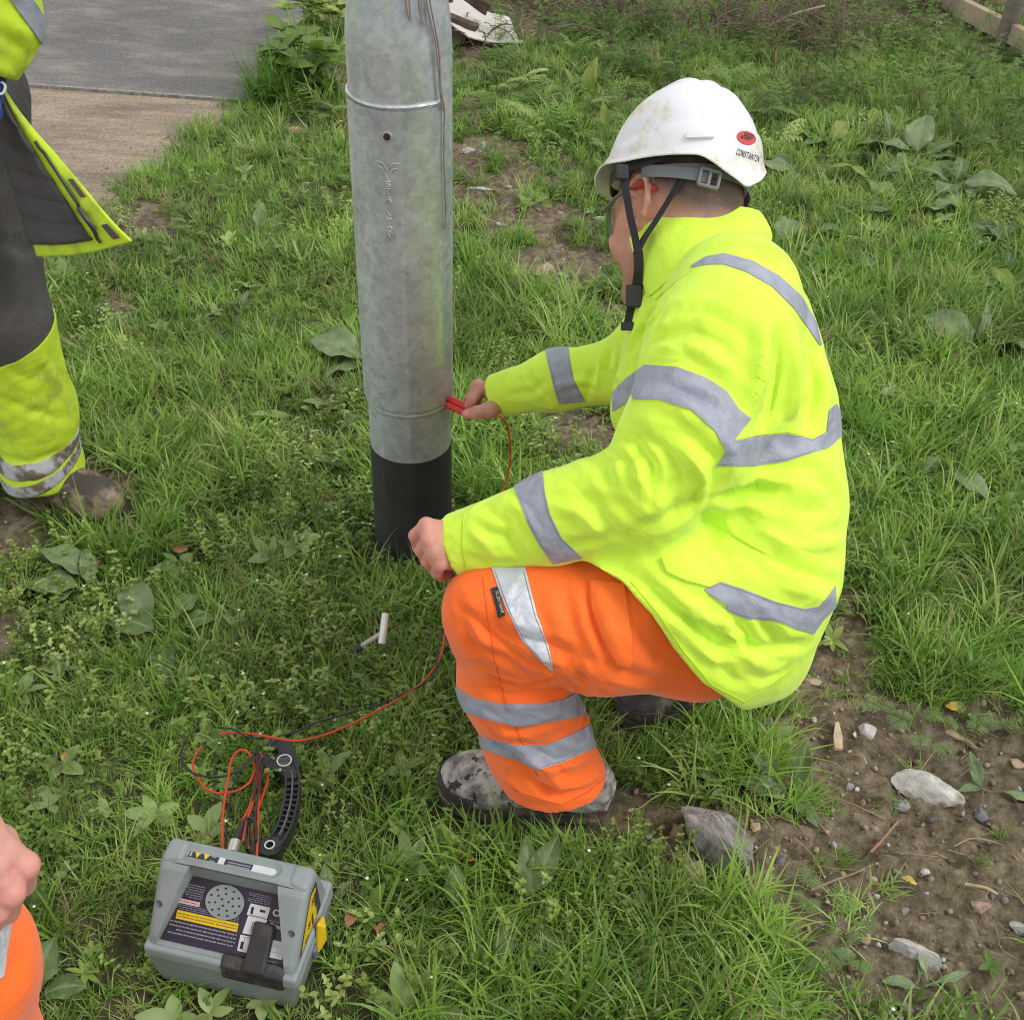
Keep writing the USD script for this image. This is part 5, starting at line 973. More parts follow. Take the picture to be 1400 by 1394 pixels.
part('trousers', pants, grey_t, stand, smooth=True); SP = stage.GetPrimAtPath(str(STP) + '/trousers')
def zone(m, top, bot, mt, nm, t, label=None):
    """a belt of cloth round a leg between two tilted planes, each through two picture points at the leg's depth"""
    pls = []
    for (p, q), s in ((top, -1), (bot, 1)):
        P, Q = pa(*p), pa(*q); n = np.cross(Q - P, [0, 1.0, .25]); n = n if n[2] * s > 0 else -n; pls.append((P, n))
    b = clip(m, *pls); b.merge_vertices(); pieces = sorted(b.split(only_watertight=False), key=lambda q: -len(q.faces))[:2]
    for b_ in pieces: part(nm, solidify(b_, t), mt, stand, sub=SP, smooth=True)
zone(pants, ((0, 446), (72, 432)), ((0, 660), (104, 634)), hv_dirty, 'hi_vis_panel', .0028)
zone(pants, ((0, 583), (100, 578)), ((0, 602), (100, 592)), sil_dirty, 'reflective_strip', .0048); zone(pants, ((0, 612), (100, 596)), ((0, 634), (100, 608)), sil_dirty, 'reflective_strip', .0048)
for tp_, hl_ in ((on(166, 709), on(34, 684)), (on(150, 668) + [-.32, .12, 0], on(20, 650) + [-.3, .1, 0])):
    up_, so_b, we_, q_, X_, Y_ = boot(tp_, hl_, 1); bp = part('boot', up_, brown_b, stand, smooth=True); part('sole', cat(so_b, we_), rubber, stand, sub=bp, smooth=20)
# trunk, sleeve, glove, head
tv = Vol(np.array([-1.9, 1.45, .80]), np.array([-.62, 2.5, 1.78]), .009)
shc = hipL + np.array([-.16, .06, .52]); tv.chain([(hipL + np.array([-.10, .04, .08]), .15), (hipL + np.array([-.12, .05, .30]), .165), (shc + [0, 0, -.06], .15)], k=.06, L=np.array([0, 1., 0]), sc=1.15)
elb, wri = pa(-20, 22, 1.83), pa(-34, 92, 1.80); shl_ = pa(-40, -190, 1.83)
tv.chain([(shc + [.05, -.12, .02], .10), (shl_, .092), (elb, .076), (wri, .060)], k=.03); tv.chain([(shc + [0, .2, 0], .10), (shc + [.05, .30, -.30], .075), (shc + [.12, .28, -.52], .06)], k=.05)
tv.cone(shc, shc + [0.01, 0, .13], .09, .075, k=.05)
wax = unit(wri - elb); Pw = np.stack(np.meshgrid(*tv.ax, indexing='ij'), -1); tv.g = np.where(np.linalg.norm(Pw - wri, axis=-1) < .14, np.maximum(tv.g, ((Pw - wri) @ wax).astype(np.float32)), tv.g)
tj = rough_up(tv.mesh(2), .006, 8, 71); tj = creases(tj, [([(-10, 40), (20, 60), (45, 80)], .012, -.006), ([(0, 20), (25, 45), (50, 50)], .012, .004), ([(0, 70), (20, 90), (30, 110)], .010, -.005)])
part('jacket', tj, hv_dirty, stand, smooth=True); SJ = stage.GetPrimAtPath(str(STP) + '/jacket')
ez = []
for p, q, s in (((20, -40), (62, 28), 1), ((4, -14), (56, 60), -1)):
    P_1, Q_1 = pa(*p, 1.80), pa(*q, 1.80); n = np.cross(Q_1 - P_1, unit(P_1 - EYE)); n = n if (n @ CD) * s > 0 else -n; ez.append((P_1, n))
ez.append((pa(-20, 0, 1.8), CR)); ez.append((pa(0, -60, 1.8), CD))
part('reflective_strip', solidify(nearest_piece(clip(tj, *ez), pa(30, 5, 1.76)), .003), silver, stand, sub=SJ)
# head and helmet (above the picture)
hO2 = shc + np.array([.03, -.02, .26]); f2_ = unit(np.array([.8, -.55, -.15])); u2_ = unit(np.array([0, 0, 1.]) - f2_ * f2_[2]); l2_ = np.cross(u2_, f2_); HR2 = np.stack([f2_, l2_, u2_]); hp2 = lambda f, l, u: hO2 + f2_ * f + l2_ * l + u2_ * u
hb = head_volume(hp2, HR2, shc + [0, 0, .08], h=.005).mesh(2)
glv = Vol(wri - .16, wri + .16, .004); gd = wax; gs = unit(np.cross(gd, CF)); gm_ = wri + gd * .085
glv.chain([(wri - gd * .03, .040), (wri + gd * .02, .036), (gm_, .042)], k=.02, L=gs, sc=1.2)
for k in range(4):
    b0 = gm_ + gs * (.030 - .020 * k); glv.chain([(b0, .0125), (b0 + gd * .035 - CF * .0, .012), (b0 + gd * .05 + CF * .025, .0115), (b0 + gd * .035 + CF * .045, .011)], k=.004)
glv.chain([(wri + gd * .03 + gs * .03, .016), (wri + gd * .06 + gs * .05 - CF * .02, .0135), (wri + gd * .09 + gs * .045 - CF * .025, .012)], k=.01)
gl = glv.mesh(2)
tk2 = Vol(np.array([-1.75, 1.45, .1]), np.array([-.7, 2.4, 1.7]), .016); tk2.chain([(hipL + [-.1, .04, .05], .12), (shc, .11)], k=.05, L=np.array([0, 1., 0]), sc=1.2); tk2.chain([(hipL, .07), (kneeL, .05), (ankL, .04)], k=.04); tk2.chain([(hipL + off * .7, .07), (kneeL + off, .05), (ankL + off, .04)], k=.04); tk2.chain([(shc, .06), (shl_, .05), (elb, .042), (wri, .03)], k=.04); tk2.cone(shc, shc + [0, 0, .12], .06, .055, k=.04)
bd2 = cat(tk2.mesh(2), hb); part('body', bd2, skm, stand, smooth=True, col=np.tile([.5, .25, .18], (len(bd2.vertices), 1)))
part('glove', gl, plain('blue_glove', (.012, .045, .26), rough=.5, c2=(.008, .03, .18), scale=15), stand, smooth=True); GV = stage.GetPrimAtPath(str(STP) + '/glove')
part('glove_cuff', tube([wri - gd * .035, wri - gd * .01, wri + gd * .012], [.047, .046, .043], 24), blk_l, stand, sub=GV)
lt_ = meshkit.text_mesh('O', .020, .002, True); lp_ = raycast(gl, 1, 128)[0]; lp_ = lp_ if not np.isnan(lp_[0]) else wri
part('lettering', place(lt_, unit(CR + CD * .3), unit(-CD + CR * .3), -CF, lp_ - CF * .004 - CR * .012), white_print, stand, sub=GV)
h2 = (So - HO) @ HR.T; part('helmet', closed(np.concatenate([hO2 + h2 @ HR2, (hO2 + ((Si - HO) @ HR.T) @ HR2)[::-1]], 0)), helm_m, stand, smooth=40)
# open front of the jacket: a flap seen from inside, quilted lining, hook-and-loop tabs, zip
def flap_pt(s, t):
    """s: 0 at the body, 1 at the free edge; t: 0 at the top, 1 at the hem"""
    inner = PchipInterpolator([0, .35, .7, 1], [(-12, 118, 1.90), (6, 200, 1.90), (30, 280, 1.90), (50, 351, 1.90)]); outer = PchipInterpolator([0, .15, .35, .6, .85, 1], [(8, 120, 1.86), (38, 165, 1.83), (78, 212, 1.80), (118, 262, 1.77), (152, 303, 1.75), (180, 330, 1.74)])
    a, b = inner(t), outer(t); c = a * (1 - s) + b * s; c[1] += 10 * math.sin(math.pi * s) * t * .6; c[2] += -.035 * math.sin(math.pi * s); return pa(c[0], c[1], c[2])
NS_, NT_ = 44, 70
FP = np.array([[flap_pt(s, t) for s in np.linspace(0, 1, NS_)] for t in np.linspace(0, 1, NT_)]); fl = sheet(FP)
if vnormals(fl)[500] @ CF > 0: fl.invert()
fl = rough_up(fl, .004, 14, 81); part('front_flap', solidify(fl, -.004), hv_dirty, stand, smooth=True, label='open front of the jacket, seen from inside'); SF = stage.GetPrimAtPath(str(STP) + '/front_flap')
FV = fl.vertices.reshape(NT_, NS_, 3); FN = vnormals(fl).reshape(NT_, NS_, 3)
lining_m = plain('grey_quilted_lining', (.060, .055, .058), rough=.7, c2=(.046, .042, .045), scale=12, bump=.2, bscale=500)
ii = np.arange(0, NT_ - 5); j1 = 30; LV_ = []
for i in ii:
    t = i / (NT_ - 1); jm = 6 + (j1 - 6) * 1.0; row = []
    for j in np.linspace(0, j1 - 4 * (1 - t), 36):
        a = int(j); w = j - a; p = FV[i, a] * (1 - w) + FV[i, a + 1] * w; n = FN[i, a]; cell = abs(math.sin(math.pi * (t * 6.5 - .35 * j / j1))); cell2 = 1.0; e = min(1, (35 - j * 35 / max(1e-6, (j1 - 4 * (1 - t)))) / 2.0 + .2); row.append(p + n * (0.003 + .0075 * cell ** .3 * e * min(1, (ii[-1] - i) / 2 + .3)))
    LV_.append(row)
ln_ = sheet(np.array(LV_))
if vnormals(ln_)[500] @ CF > 0: ln_.invert()
part('lining', solidify(ln_, -.003), lining_m, stand, sub=SF, smooth=True)
def on_flap(s, t, d=.004): i, j = min(int(t * (NT_ - 1)), NT_ - 1), min(int(s * (NS_ - 1)), NS_ - 1); return FV[i, j] + FN[i, j] * d
velcro = plain('grey_hook_tape', (.085, .075, .06), rough=.9)
for t0, t1 in ((.52, .64), (.86, .96)):
    part('hook_tape', solidify(sheet(np.array([[on_flap(s, t, .002) for s in (.90, .93, .955)] for t in np.linspace(t0, t1, 8)])), .0015), velcro, stand, sub=SF)
part('zip', tube([on_flap(.74 + .06 * math.sin(t * 3), t, .003) for t in np.linspace(.28, .97, 18)], .003, 6), black, stand, sub=SF)
part('zip_pull', tube([on_flap(.80, .72, .006), on_flap(.83, .80, .01), on_flap(.82, .88, .006)], .0045, 6), black, stand, sub=SF)

# ================================================================== person close by at the lower left: a hand and a trouser leg in view
third = thing_at('person', 'person at the lower left corner showing only a bare hand and an orange trouser leg', 'person', at(-60, 1394, 1.30) * [1, 1, 0])
THP = third.GetPrim().GetPath()
th3 = at(-86, 1330, 1.12); hip3 = np.array([th3[0] - .02, th3[1] - .03, .94]); ft3 = np.array([th3[0] - .02, th3[1] - .02, 0.0])
o3 = Vol(np.array([-1.1, .1, .06]), np.array([-.35, .95, 1.05]), .007); kn3 = ft3 + [0.01, .03, .50]
o3.chain([(hip3 + [0, 0, .03], .10), (th3, .086), (kn3, .078), (ft3 + [0, 0, .08], .075)], k=.03); o3.chain([(hip3 + [-.19, -.06, .03], .105), (kn3 + [-.2, -.08, .02], .08), (ft3 + [-.2, -.1, .08], .075)], k=.03); o3.cone(hip3, hip3 + [-.19, -.06, .0], .11, .11, k=.04)
p3 = rough_up(o3.mesh(2), .005, 10, 91); p3 = creases(p3, [([(0, 1340), (20, 1325), (40, 1300)], .008, -.005), ([(0, 1375), (25, 1360), (42, 1345)], .009, .004), ([(0, 1300), (18, 1310), (35, 1330)], .008, -.003)])
part('trousers', p3, orange, third, smooth=True); T3 = stage.GetPrimAtPath(str(THP) + '/trousers')
pz3 = []
for p, q, s in (((15, 1250), (6, 1312), -1),):
    a, b = at(*p, 1.05), at(*q, 1.10); n = np.cross(b - a, unit(a - EYE)); n = n if n @ CR < 0 else -n; pz3.append((a, n))
pz3 += [(at(0, 1316, 1.10), -CD), (at(-45, 1300, 1.1), CR), (at(0, 1230, 1.05), CD)]
part('reflective_strip', solidify(nearest_piece(clip(p3, *pz3), at(0, 1290, 1.02)), .002), silver_light, third, sub=T3)
for dx in (np.zeros(3), np.array([-.2, -.1, 0])):
    hl3 = ft3 + dx + [-.02, -.06, 0]; up_, so_b, we_, q_, X_, Y_ = boot(hl3 + [.06, .27, 0], hl3, 1); bp = part('boot', up_, boot_d, third, smooth=True); part('sole', cat(so_b, we_), rubber, third, sub=bp, smooth=20)
h3v = Vol(at(-15, 1190, 1.02) - .13, at(-15, 1190, 1.02) + .13, .0028); W3 = at(-75, 1105, .965)
mc3 = [at(8, 1160, .985), at(-8, 1185, .975), at(-24, 1208, .975), at(-40, 1228, .985)]
fg3 = [[(at(34, 1183, .995), .0125), (at(30, 1207, 1.025), .0118), (at(8, 1214, 1.04), .0105)], [(at(14, 1220, .985), .0128), (at(8, 1244, 1.015), .012), (at(-12, 1246, 1.03), .0108)], [(at(-6, 1244, .985), .012), (at(-14, 1262, 1.015), .0112), (at(-30, 1258, 1.03), .010)], [(at(-24, 1258, .995), .0108), (at(-32, 1272, 1.02), .0098), (at(-44, 1266, 1.03), .009)]]
hand(h3v, W3, mc3, fg3, [(at(-30, 1140, 1.02), .0165), (at(0, 1150, 1.045), .0138), (at(18, 1172, 1.055), .0118), (at(24, 1192, 1.058), .0102)], palm_r=(.022, .017)); h3v.cone(W3, at(-130, 1050, .93), .027, .032, k=.02)
sh3 = np.array([th3[0] - .14, th3[1] - .16, 1.46]); el3 = np.array([th3[0] - .09, th3[1] - .14, 1.16])
b3 = Vol(np.array([-1.15, .0, .1]), np.array([-.3, .95, 1.75]), .016); b3.chain([(hip3 + [-.1, -.03, .05], .11), (sh3 + [-.12, 0, -.04], .11)], k=.05); b3.chain([(sh3, .05), (el3, .04), (W3, .028)], k=.04); b3.cone(hip3, kn3, .07, .05, k=.03); b3.cone(kn3, ft3 + [0, 0, .06], .05, .04, k=.03)
hO3 = sh3 + [-.12, .03, .24]; f3_ = unit(np.array([.75, .6, -.3])); u3_ = unit(np.array([0, 0, 1.]) - f3_ * f3_[2]); HR3 = np.stack([f3_, np.cross(u3_, f3_), u3_]); hp3 = lambda f, l, u: hO3 + HR3.T @ np.array([f, l, u])
bd3 = cat(b3.mesh(2), h3v.mesh(2), head_volume(hp3, HR3, sh3 + [-.12, 0, .04], h=.005).mesh(2)); cl3 = np.tile([.54, .28, .23], (len(bd3.vertices), 1)); cl3 *= (.92 + .16 * meshkit.fbm(bd3.vertices * 60, 3, 14))[:, None]
kr = np.clip(sum(np.exp(-(np.linalg.norm(bd3.vertices - f[0][0], axis=1) / .022) ** 2) for f in fg3), 0, 1)[:, None] * .5; cl3 = cl3 * (1 - kr) + np.array([.56, .22, .18]) * kr
part('body', bd3, skm, third, smooth=True, col=cl3)
j3 = Vol(np.array([-1.25, -.05, .75]), np.array([-.3, .9, 1.65]), .010); j3.chain([(hip3 + [-.1, -.04, .0], .17), (sh3 + [-.12, 0, -.06], .16)], k=.05, L=unit(np.array([.6, -.8, 0])), sc=1.2); j3.chain([(sh3, .095), (el3, .075), (el3 + (W3 - el3) * .82, .058)], k=.04)
part('jacket', rough_up(j3.mesh(2), .006, 9, 95), hiviz, third, smooth=True); part('helmet', closed(np.concatenate([hO3 + h2 @ HR3, (hO3 + ((Si - HO) @ HR.T) @ HR3)[::-1]], 0)), helm_m, third, smooth=40)
NO_GROW += [foot(on(168, 712), on(36, 686), .045)]
# ================================================================== grass and ground cover
def leafmat(name, ramp, trans=0.35, rough=0.45, spec=0.42, patch=(0.70, 1.28), pscale=3.0, vein=False):
    n = {'g': ('geometry', {}), 'o': ('object_info', {}), 'ad': ('math', dict(math_type='add')), 'fr': ('math', dict(math_type='fraction')), 'r': ('rgb_ramp', dict(ramp=ramp)), 'n': ('noise_texture', dict(scale=pscale, detail=3.0)),
         'pr': ('map_range', dict(from_min=0.3, from_max=0.7, to_min=patch[0], to_max=patch[1])), 'cc': ('combine_xyz', {}), 'mm': ('vector_math', dict(math_type='multiply')),
         'p': ('principled_bsdf', dict(roughness=rough, specular_ior_level=spec)), 't': ('translucent_bsdf', {}), 'mx': ('mix_closure', dict(fac=trans))}
    l = [('g.random_per_island', 'ad.value1'), ('o.random', 'ad.value2'), ('ad.value', 'fr.value1'), ('fr.value', 'r.fac'), ('g.position', 'n.vector'), ('n.fac', 'pr.value'), ('pr.result', 'cc.x'), ('pr.result', 'cc.y'), ('pr.result', 'cc.z'),
         ('r.color', 'mm.vector1'), ('cc.vector', 'mm.vector2'), ('mm.vector', 'p.base_color'), ('mm.vector', 't.color'), ('p.BSDF', 'mx.closure1'), ('t.BSDF', 'mx.closure2')]
    return mat(name, n, l, surface='mx.closure')
GREEN = [(0.0, (.085, .165, .024)), (0.3, (.185, .325, .052)), (0.65, (.285, .435, .085)), (0.86, (.40, .53, .16)), (0.955, (.25, .27, .09)), (0.97, (.36, .30, .15)), (1.0, (.33, .26, .13))]
grass_m = leafmat('grass_blades', GREEN, trans=.35)
lush_m = leafmat('long_grass_blades', [(0.0, (.070, .155, .018)), (0.45, (.155, .30, .036)), (0.8, (.26, .42, .07)), (1.0, (.40, .53, .16))], trans=.38)
weed_m = leafmat('small_weed_leaves', [(0.0, (.105, .18, .030)), (0.5, (.215, .315, .060)), (0.85, (.32, .42, .11)), (1.0, (.42, .50, .18))], trans=.35, rough=.5)
pale_weed_m = leafmat('pale_weed_leaves', [(0.0, (.16, .25, .075)), (0.5, (.25, .345, .12)), (1.0, (.29, .38, .15))], trans=.3, rough=.45)
dark_weed_m = leafmat('feathery_weed_leaves', [(0.0, (.08, .15, .028)), (0.5, (.13, .22, .042)), (0.85, (.18, .28, .055)), (1.0, (.24, .34, .085))], trans=.35)
straw_m = leafmat('dead_straw', [(0.0, (.20, .15, .09)), (0.5, (.33, .26, .16)), (1.0, (.46, .38, .25))], trans=.15)
flower_m = plain('white_petals', (.75, .75, .70), rough=.6)
def blades(r, n, rad, h, w, lean, droop=1.0, seg=4, dirs=None):
    V, F = [], []; k = 0
    for i in range(n):
        a = r.uniform(0, 2 * np.pi); rr = rad * math.sqrt(r.uniform()); p = np.array([math.cos(a) * rr, math.sin(a) * rr, -.008])
        az = r.uniform(0, 2 * np.pi) if dirs is None else r.normal(dirs, .8); L = r.uniform(*h); ww = w * r.uniform(.7, 1.3) / 2; t0 = abs(r.normal(0, lean)) + .08; bend = r.uniform(.2, 1.5) * droop
        fw = np.array([math.cos(az), math.sin(az), 0]); sd = np.array([-math.sin(az), math.cos(az), 0]) ; tw = r.uniform(-.7, .7)
        for s in range(seg + 1):
            t = s / seg; ang = t0 + bend * t * t
            if s: p = p + (fw * math.sin(ang) + np.array([0, 0, 1]) * math.cos(ang)) * L / seg
            wd = ww * (1 - t ** 1.7) * (0.8 + .4 * math.sin(np.pi * min(t * 1.3, 1)))
            sd2 = sd * math.cos(tw * t) + np.cross(fw, sd) * math.sin(tw * t)
            if s < seg: V += [p - sd2 * wd, p + sd2 * wd]
            else: V += [p]
        for s in range(seg - 1): b = k + 2 * s; F += [(b, b + 1, b + 3), (b, b + 3, b + 2)]
        b = k + 2 * (seg - 1); F += [(b, b + 1, b + 2)]; k += 2 * seg + 1
    return np.array(V), np.array(F)
def leaf_v(L, w, n=4, cup=.15, fold=.2, tip=1.0):
    """a small leaf along +x from the origin: (vertices, faces)"""
    xs = np.linspace(0, 1, n + 1); V = []; F = []
    for x in xs:
        hw = w / 2 * math.sin(np.pi * min(max(x, .04), .98)) ** .75; z = -cup * L * x * x
        V += [(x * L, -hw, z + fold * hw), (x * L, 0, z), (x * L, hw, z + fold * hw)]
    for i in range(n):
        a = 3 * i; F += [(a, a + 3, a + 4), (a, a + 4, a + 1), (a + 1, a + 4, a + 5), (a + 1, a + 5, a + 2)]
    return np.array(V), np.array(F)
def xf(V, az, el, roll, o):
    ca, sa, ce, se, cr, sr = math.cos(az), math.sin(az), math.cos(el), math.sin(el), math.cos(roll), math.sin(roll)
    V = V @ np.array([[1, 0, 0], [0, cr, sr], [0, -sr, cr]]); V = V @ np.array([[ce, 0, se], [0, 1, 0], [-se, 0, ce]]); V = V @ np.array([[ca, sa, 0], [-sa, ca, 0], [0, 0, 1]]); return V + o
class Join:
    def __init__(s): s.V, s.F, s.n = [], [], 0
    def add(s, V, F): s.V.append(V); s.F.append(np.asarray(F) + s.n); s.n += len(V)
    def mesh(s): return trimesh.Trimesh(np.vstack(s.V), np.vstack(s.F), process=False)
def stem_v(a, b, w):
    a, b = np.asarray(a, float), np.asarray(b, float); d = b - a; u = np.cross(d, [0, 0, 1.0]); u = unit(u) if np.linalg.norm(u) > 1e-9 else np.array([1.0, 0, 0]); c = unit(np.cross(d, u))
    V = [a + u * w, a - u * w * .5 + c * w * .87, a - u * w * .5 - c * w * .87, b + u * w * .6, b - u * w * .3 + c * w * .5, b - u * w * .3 - c * w * .5]
    return np.array(V), np.array([(0, 1, 4), (0, 4, 3), (1, 2, 5), (1, 5, 4), (2, 0, 3), (2, 3, 5)])
def chickweed(r, stems, h, leaf, flowers):
    J, K = Join(), Join()
    for i in range(stems):
        az = r.uniform(0, 6.28); el = r.uniform(.35, 1.3); p = np.array([r.normal(0, .018), r.normal(0, .018), 0.0]); nn = r.integers(3, 6); L = r.uniform(*h)
        for k in range(nn):
            q = p + np.array([math.cos(az) * math.cos(el), math.sin(az) * math.cos(el), math.sin(el)]) * L / nn; J.add(*stem_v(p, q, .0008)); p = q; el = min(1.4, el + .12); az += r.normal(0, .3)
            a0 = az + (k % 2) * 1.57 + r.normal(0, .3)
            for s in (0, math.pi): V, F = leaf_v(leaf * r.uniform(.6, 1.2), leaf * .6 * r.uniform(.8, 1.2), 3, .2, .25); J.add(xf(V, a0 + s, r.uniform(-.1, .6), r.uniform(-.4, .4), p), F)
        for s in range(4): V, F = leaf_v(leaf * .6, leaf * .4, 3, .1, .3); J.add(xf(V, s * 1.57 + az, .7, 0, p), F)
        if r.uniform() < flowers:
            for s in range(5): V, F = leaf_v(.0032, .0019, 2, .0, .1); K.add(xf(V, s * 1.257, .25, 0, p + [0, 0, .003]), F)
    return J.mesh(), (K.mesh() if K.n else None)
def feather(r, fronds, L0):
    J = Join()
    for i in range(fronds):
        az = r.uniform(0, 6.28); el = r.uniform(.5, 1.25); L = L0 * r.uniform(.6, 1.15); p = np.array([r.normal(0, .02), r.normal(0, .02), 0.0]); n = 8
        for k in range(n):
            t = k / n; e = el - 1.1 * t * t; q = p + np.array([math.cos(az) * math.cos(e), math.sin(az) * math.cos(e), math.sin(e)]) * L / n; J.add(*stem_v(p, q, .0012 * (1 - t * .6))); p = q
            if t > .3:
                pl = L * .34 * math.sin(np.pi * (1.1 - t) * .8) ** .8
                for s in (-1, 1):
                    pa = az + s * 1.05; o = p
                    for m in range(4):
                        o = p + np.array([math.cos(pa), math.sin(pa), .05]) * pl * (m + 1) / 4.3
                        for s2 in (-1, 1):
                            V, F = leaf_v(pl * .30 * (1.15 - m * .2), pl * .14, 2, .15, .2); J.add(xf(V, pa + s2 * .75, r.uniform(-.15, .2), r.uniform(-.3, .3), o - np.array([math.cos(pa), math.sin(pa), 0]) * pl * .1), F)
                    V, F = leaf_v(pl * .3, pl * .13, 2, .15, .2); J.add(xf(V, pa, 0, 0, o), F)
    return J.mesh()
def rosette(r, n, L, w, lobes=False):
    J = Join()
    for i in range(n):
        V, F = leaf_v(L * r.uniform(.6, 1.15), w * r.uniform(.8, 1.2), 5, r.uniform(.05, .4), .25); J.add(xf(V, i * 6.28 / n + r.normal(0, .3), r.uniform(.15, .8), r.normal(0, .25), np.zeros(3)), F)
    return J.mesh()
def cleaver(r, stems, h):
    J = Join()
    for i in range(stems):
        az = r.uniform(0, 6.28); el = r.uniform(.7, 1.45); p = np.array([r.normal(0, .03), r.normal(0, .03), 0.0]); L = r.uniform(*h); nn = 6
        for k in range(nn):
            q = p + np.array([math.cos(az) * math.cos(el), math.sin(az) * math.cos(el), math.sin(el)]) * L / nn; J.add(*stem_v(p, q, .001)); p = q; az += r.normal(0, .2); el = np.clip(el + r.normal(0, .15), .5, 1.5)
            for s in range(6): V, F = leaf_v(.022 * r.uniform(.7, 1.2), .006, 2, .2, .2); J.add(xf(V, s * 1.047 + k, r.uniform(.0, .5), 0, p), F)
    return J.mesh()

def scatter(name, protos, pts, scl, pick, label, yaw=None, tilt=.12, r=None, mats=None):
    """a PointInstancer of plant meshes: protos are (mesh, material) or lists of them"""
    inst = UsdGeom.PointInstancer.Define(stage, '/World/' + name); paths = []
    for i, pr in enumerate(protos):
        pp = f'/World/{name}/tuft' + (f'_{i:03d}' if i else ''); UsdGeom.Xform.Define(stage, pp)
        for j, (m, mt) in enumerate(pr): usdkit.mesh(stage, f'{pp}/{"foliage" if j == 0 else "flowers"}', m, mt, smooth=True)
        paths.append(pp)
    inst.CreatePrototypesRel().SetTargets(paths); n = len(pts)
    inst.CreatePositionsAttr(Vt.Vec3fArray.FromNumpy(np.asarray(pts, np.float32))); inst.CreateProtoIndicesAttr(Vt.IntArray.FromNumpy(np.asarray(pick, np.int32)))
    inst.CreateScalesAttr(Vt.Vec3fArray.FromNumpy(np.repeat(np.asarray(scl, np.float32)[:, None], 3, 1)))
    ya = r.uniform(0, 2 * np.pi, n) if yaw is None else yaw; ta, tb_ = r.normal(0, tilt, n), r.normal(0, tilt, n)
    qz = np.stack([np.cos(ya / 2), 0 * ya, 0 * ya, np.sin(ya / 2)], 1); qt = np.stack([np.ones(n), ta / 2, tb_ / 2, 0 * ta], 1); qt /= np.linalg.norm(qt, axis=1, keepdims=True)
    w1, x1, y1, z1 = qt.T; w2, x2, y2, z2 = qz.T
    q = np.stack([w1 * w2 - x1 * x2 - y1 * y2 - z1 * z2, w1 * x2 + x1 * w2 + y1 * z2 - z1 * y2, w1 * y2 - x1 * z2 + y1 * w2 + z1 * x2, w1 * z2 + x1 * y2 - y1 * x2 + z1 * w2], 1)
    inst.CreateOrientationsAttr(Vt.QuathArray([Gf.Quath(*map(float, a)) for a in q]))
    return tag(inst, label, name.replace('_', ' '), kind='stuff')
def candidates(r, step, y0=0.62, y1=8.0, grow=True):
    """jittered points over the ground the picture shows (and a margin), thinner with distance"""
    out = []; y = y0
    while y < y1:
        st = step * (1 + .22 * max(0, y - 1.6)); hw = .62 + .56 * y; xs_ = np.arange(-hw - .25, hw + .35, st); out.append(np.stack([xs_ + r.uniform(-.5, .5, len(xs_)) * st, y + r.uniform(-.5, .5, len(xs_)) * st], 1)); y += st
    return np.vstack(out)
def in_any(polys, pts, pad=0.0):
    P = shapely.points(pts[:, 0], pts[:, 1]); o = np.zeros(len(pts), bool)
    for p in polys: o |= shapely.contains(p.buffer(pad) if pad else p, P)
    return o
r = np.random.default_rng(5)
fa_, fb_ = on(1304, 26)[:2], on(1420, 84)[:2]; NO_GROW += [LineString([tuple(fa_), tuple(fb_)]).buffer(.03)]; FENCE_STRIP = [LineString([tuple(fa_), tuple(fb_)]).buffer(.32)]
LUSH = [gp(p) for p in ([(1150, 640), (1230, 600), (1420, 640), (1460, 980), (1380, 975), (1290, 950), (1215, 900), (1180, 800)], [(600, 540), (720, 560), (720, 720), (620, 740)], [(690, 330), (800, 340), (800, 470), (690, 470)], [(640, 170), (700, 150), (860, 190), (850, 290), (700, 290)],
    [(540, 1200), (760, 1160), (1010, 1230), (1100, 1420), (540, 1420)], [(880, 1000), (1010, 990), (1080, 1060), (1010, 1100), (880, 1060)], [(500, 760), (620, 760), (610, 850), (500, 850)], [(1000, 330), (1420, 330), (1420, 620), (1150, 620)], [(340, 80), (400, 40), (480, 60), (480, 150), (355, 160)],
    [(620, 340), (700, 370), (700, 480), (620, 480)], [(100, 690), (210, 660), (240, 760), (140, 790)])]
CHICK = [gp(p) for p in ([(-60, 730), (200, 740), (470, 600), (520, 760), (620, 800), (620, 900), (480, 1010), (250, 1040), (0, 1100), (-80, 1000)], [(380, 560), (510, 560), (520, 720), (400, 740)], [(460, 1080), (640, 1130), (840, 1130), (960, 1180), (900, 1300), (700, 1250), (480, 1300)], [(820, 990), (960, 1040), (930, 1110), (830, 1120)], [(-60, 1040), (200, 1040), (260, 1200), (180, 1420), (-80, 1420)], [(200, 1360), (560, 1330), (560, 1450), (150, 1450)])]
FEATH = [gp(p) for p in ([(620, 90), (720, 60), (900, 100), (880, 200), (760, 210), (640, 200)], [(430, 0), (490, 0), (480, 120), (370, 120)], [(930, 110), (1100, 120), (1100, 200), (1040, 200), (960, 130)], [(360, 90), (470, 100), (470, 170), (380, 160)])]
TALLB = [gp(p) for p in ([(700, -30), (1130, -30), (1130, 75), (900, 110), (720, 70)], [(1100, -30), (1300, -30), (1420, 90), (1420, 220), (1150, 150)])]
c = candidates(r, .0235); sl = soil(c[:, 0], c[:, 1]); rd = road_d(c[:, 0], c[:, 1]); qn = np.stack([c[:, 0], c[:, 1], 0 * c[:, 0]], -1)
edgefade = np.clip(rd / .08 + .35 + (meshkit.fbm(qn * 6, 3, 8) - .5) * 1.6, 0, 1); keep = (rd > -.03) & ~in_any(NO_GROW, c)
thin = np.clip(.86 + 1.3 * (meshkit.fbm(qn * 5, 3, 15) - .33), .58, 1)
tuft_n = meshkit.fbm(qn * 7 + 9, 2, 66)
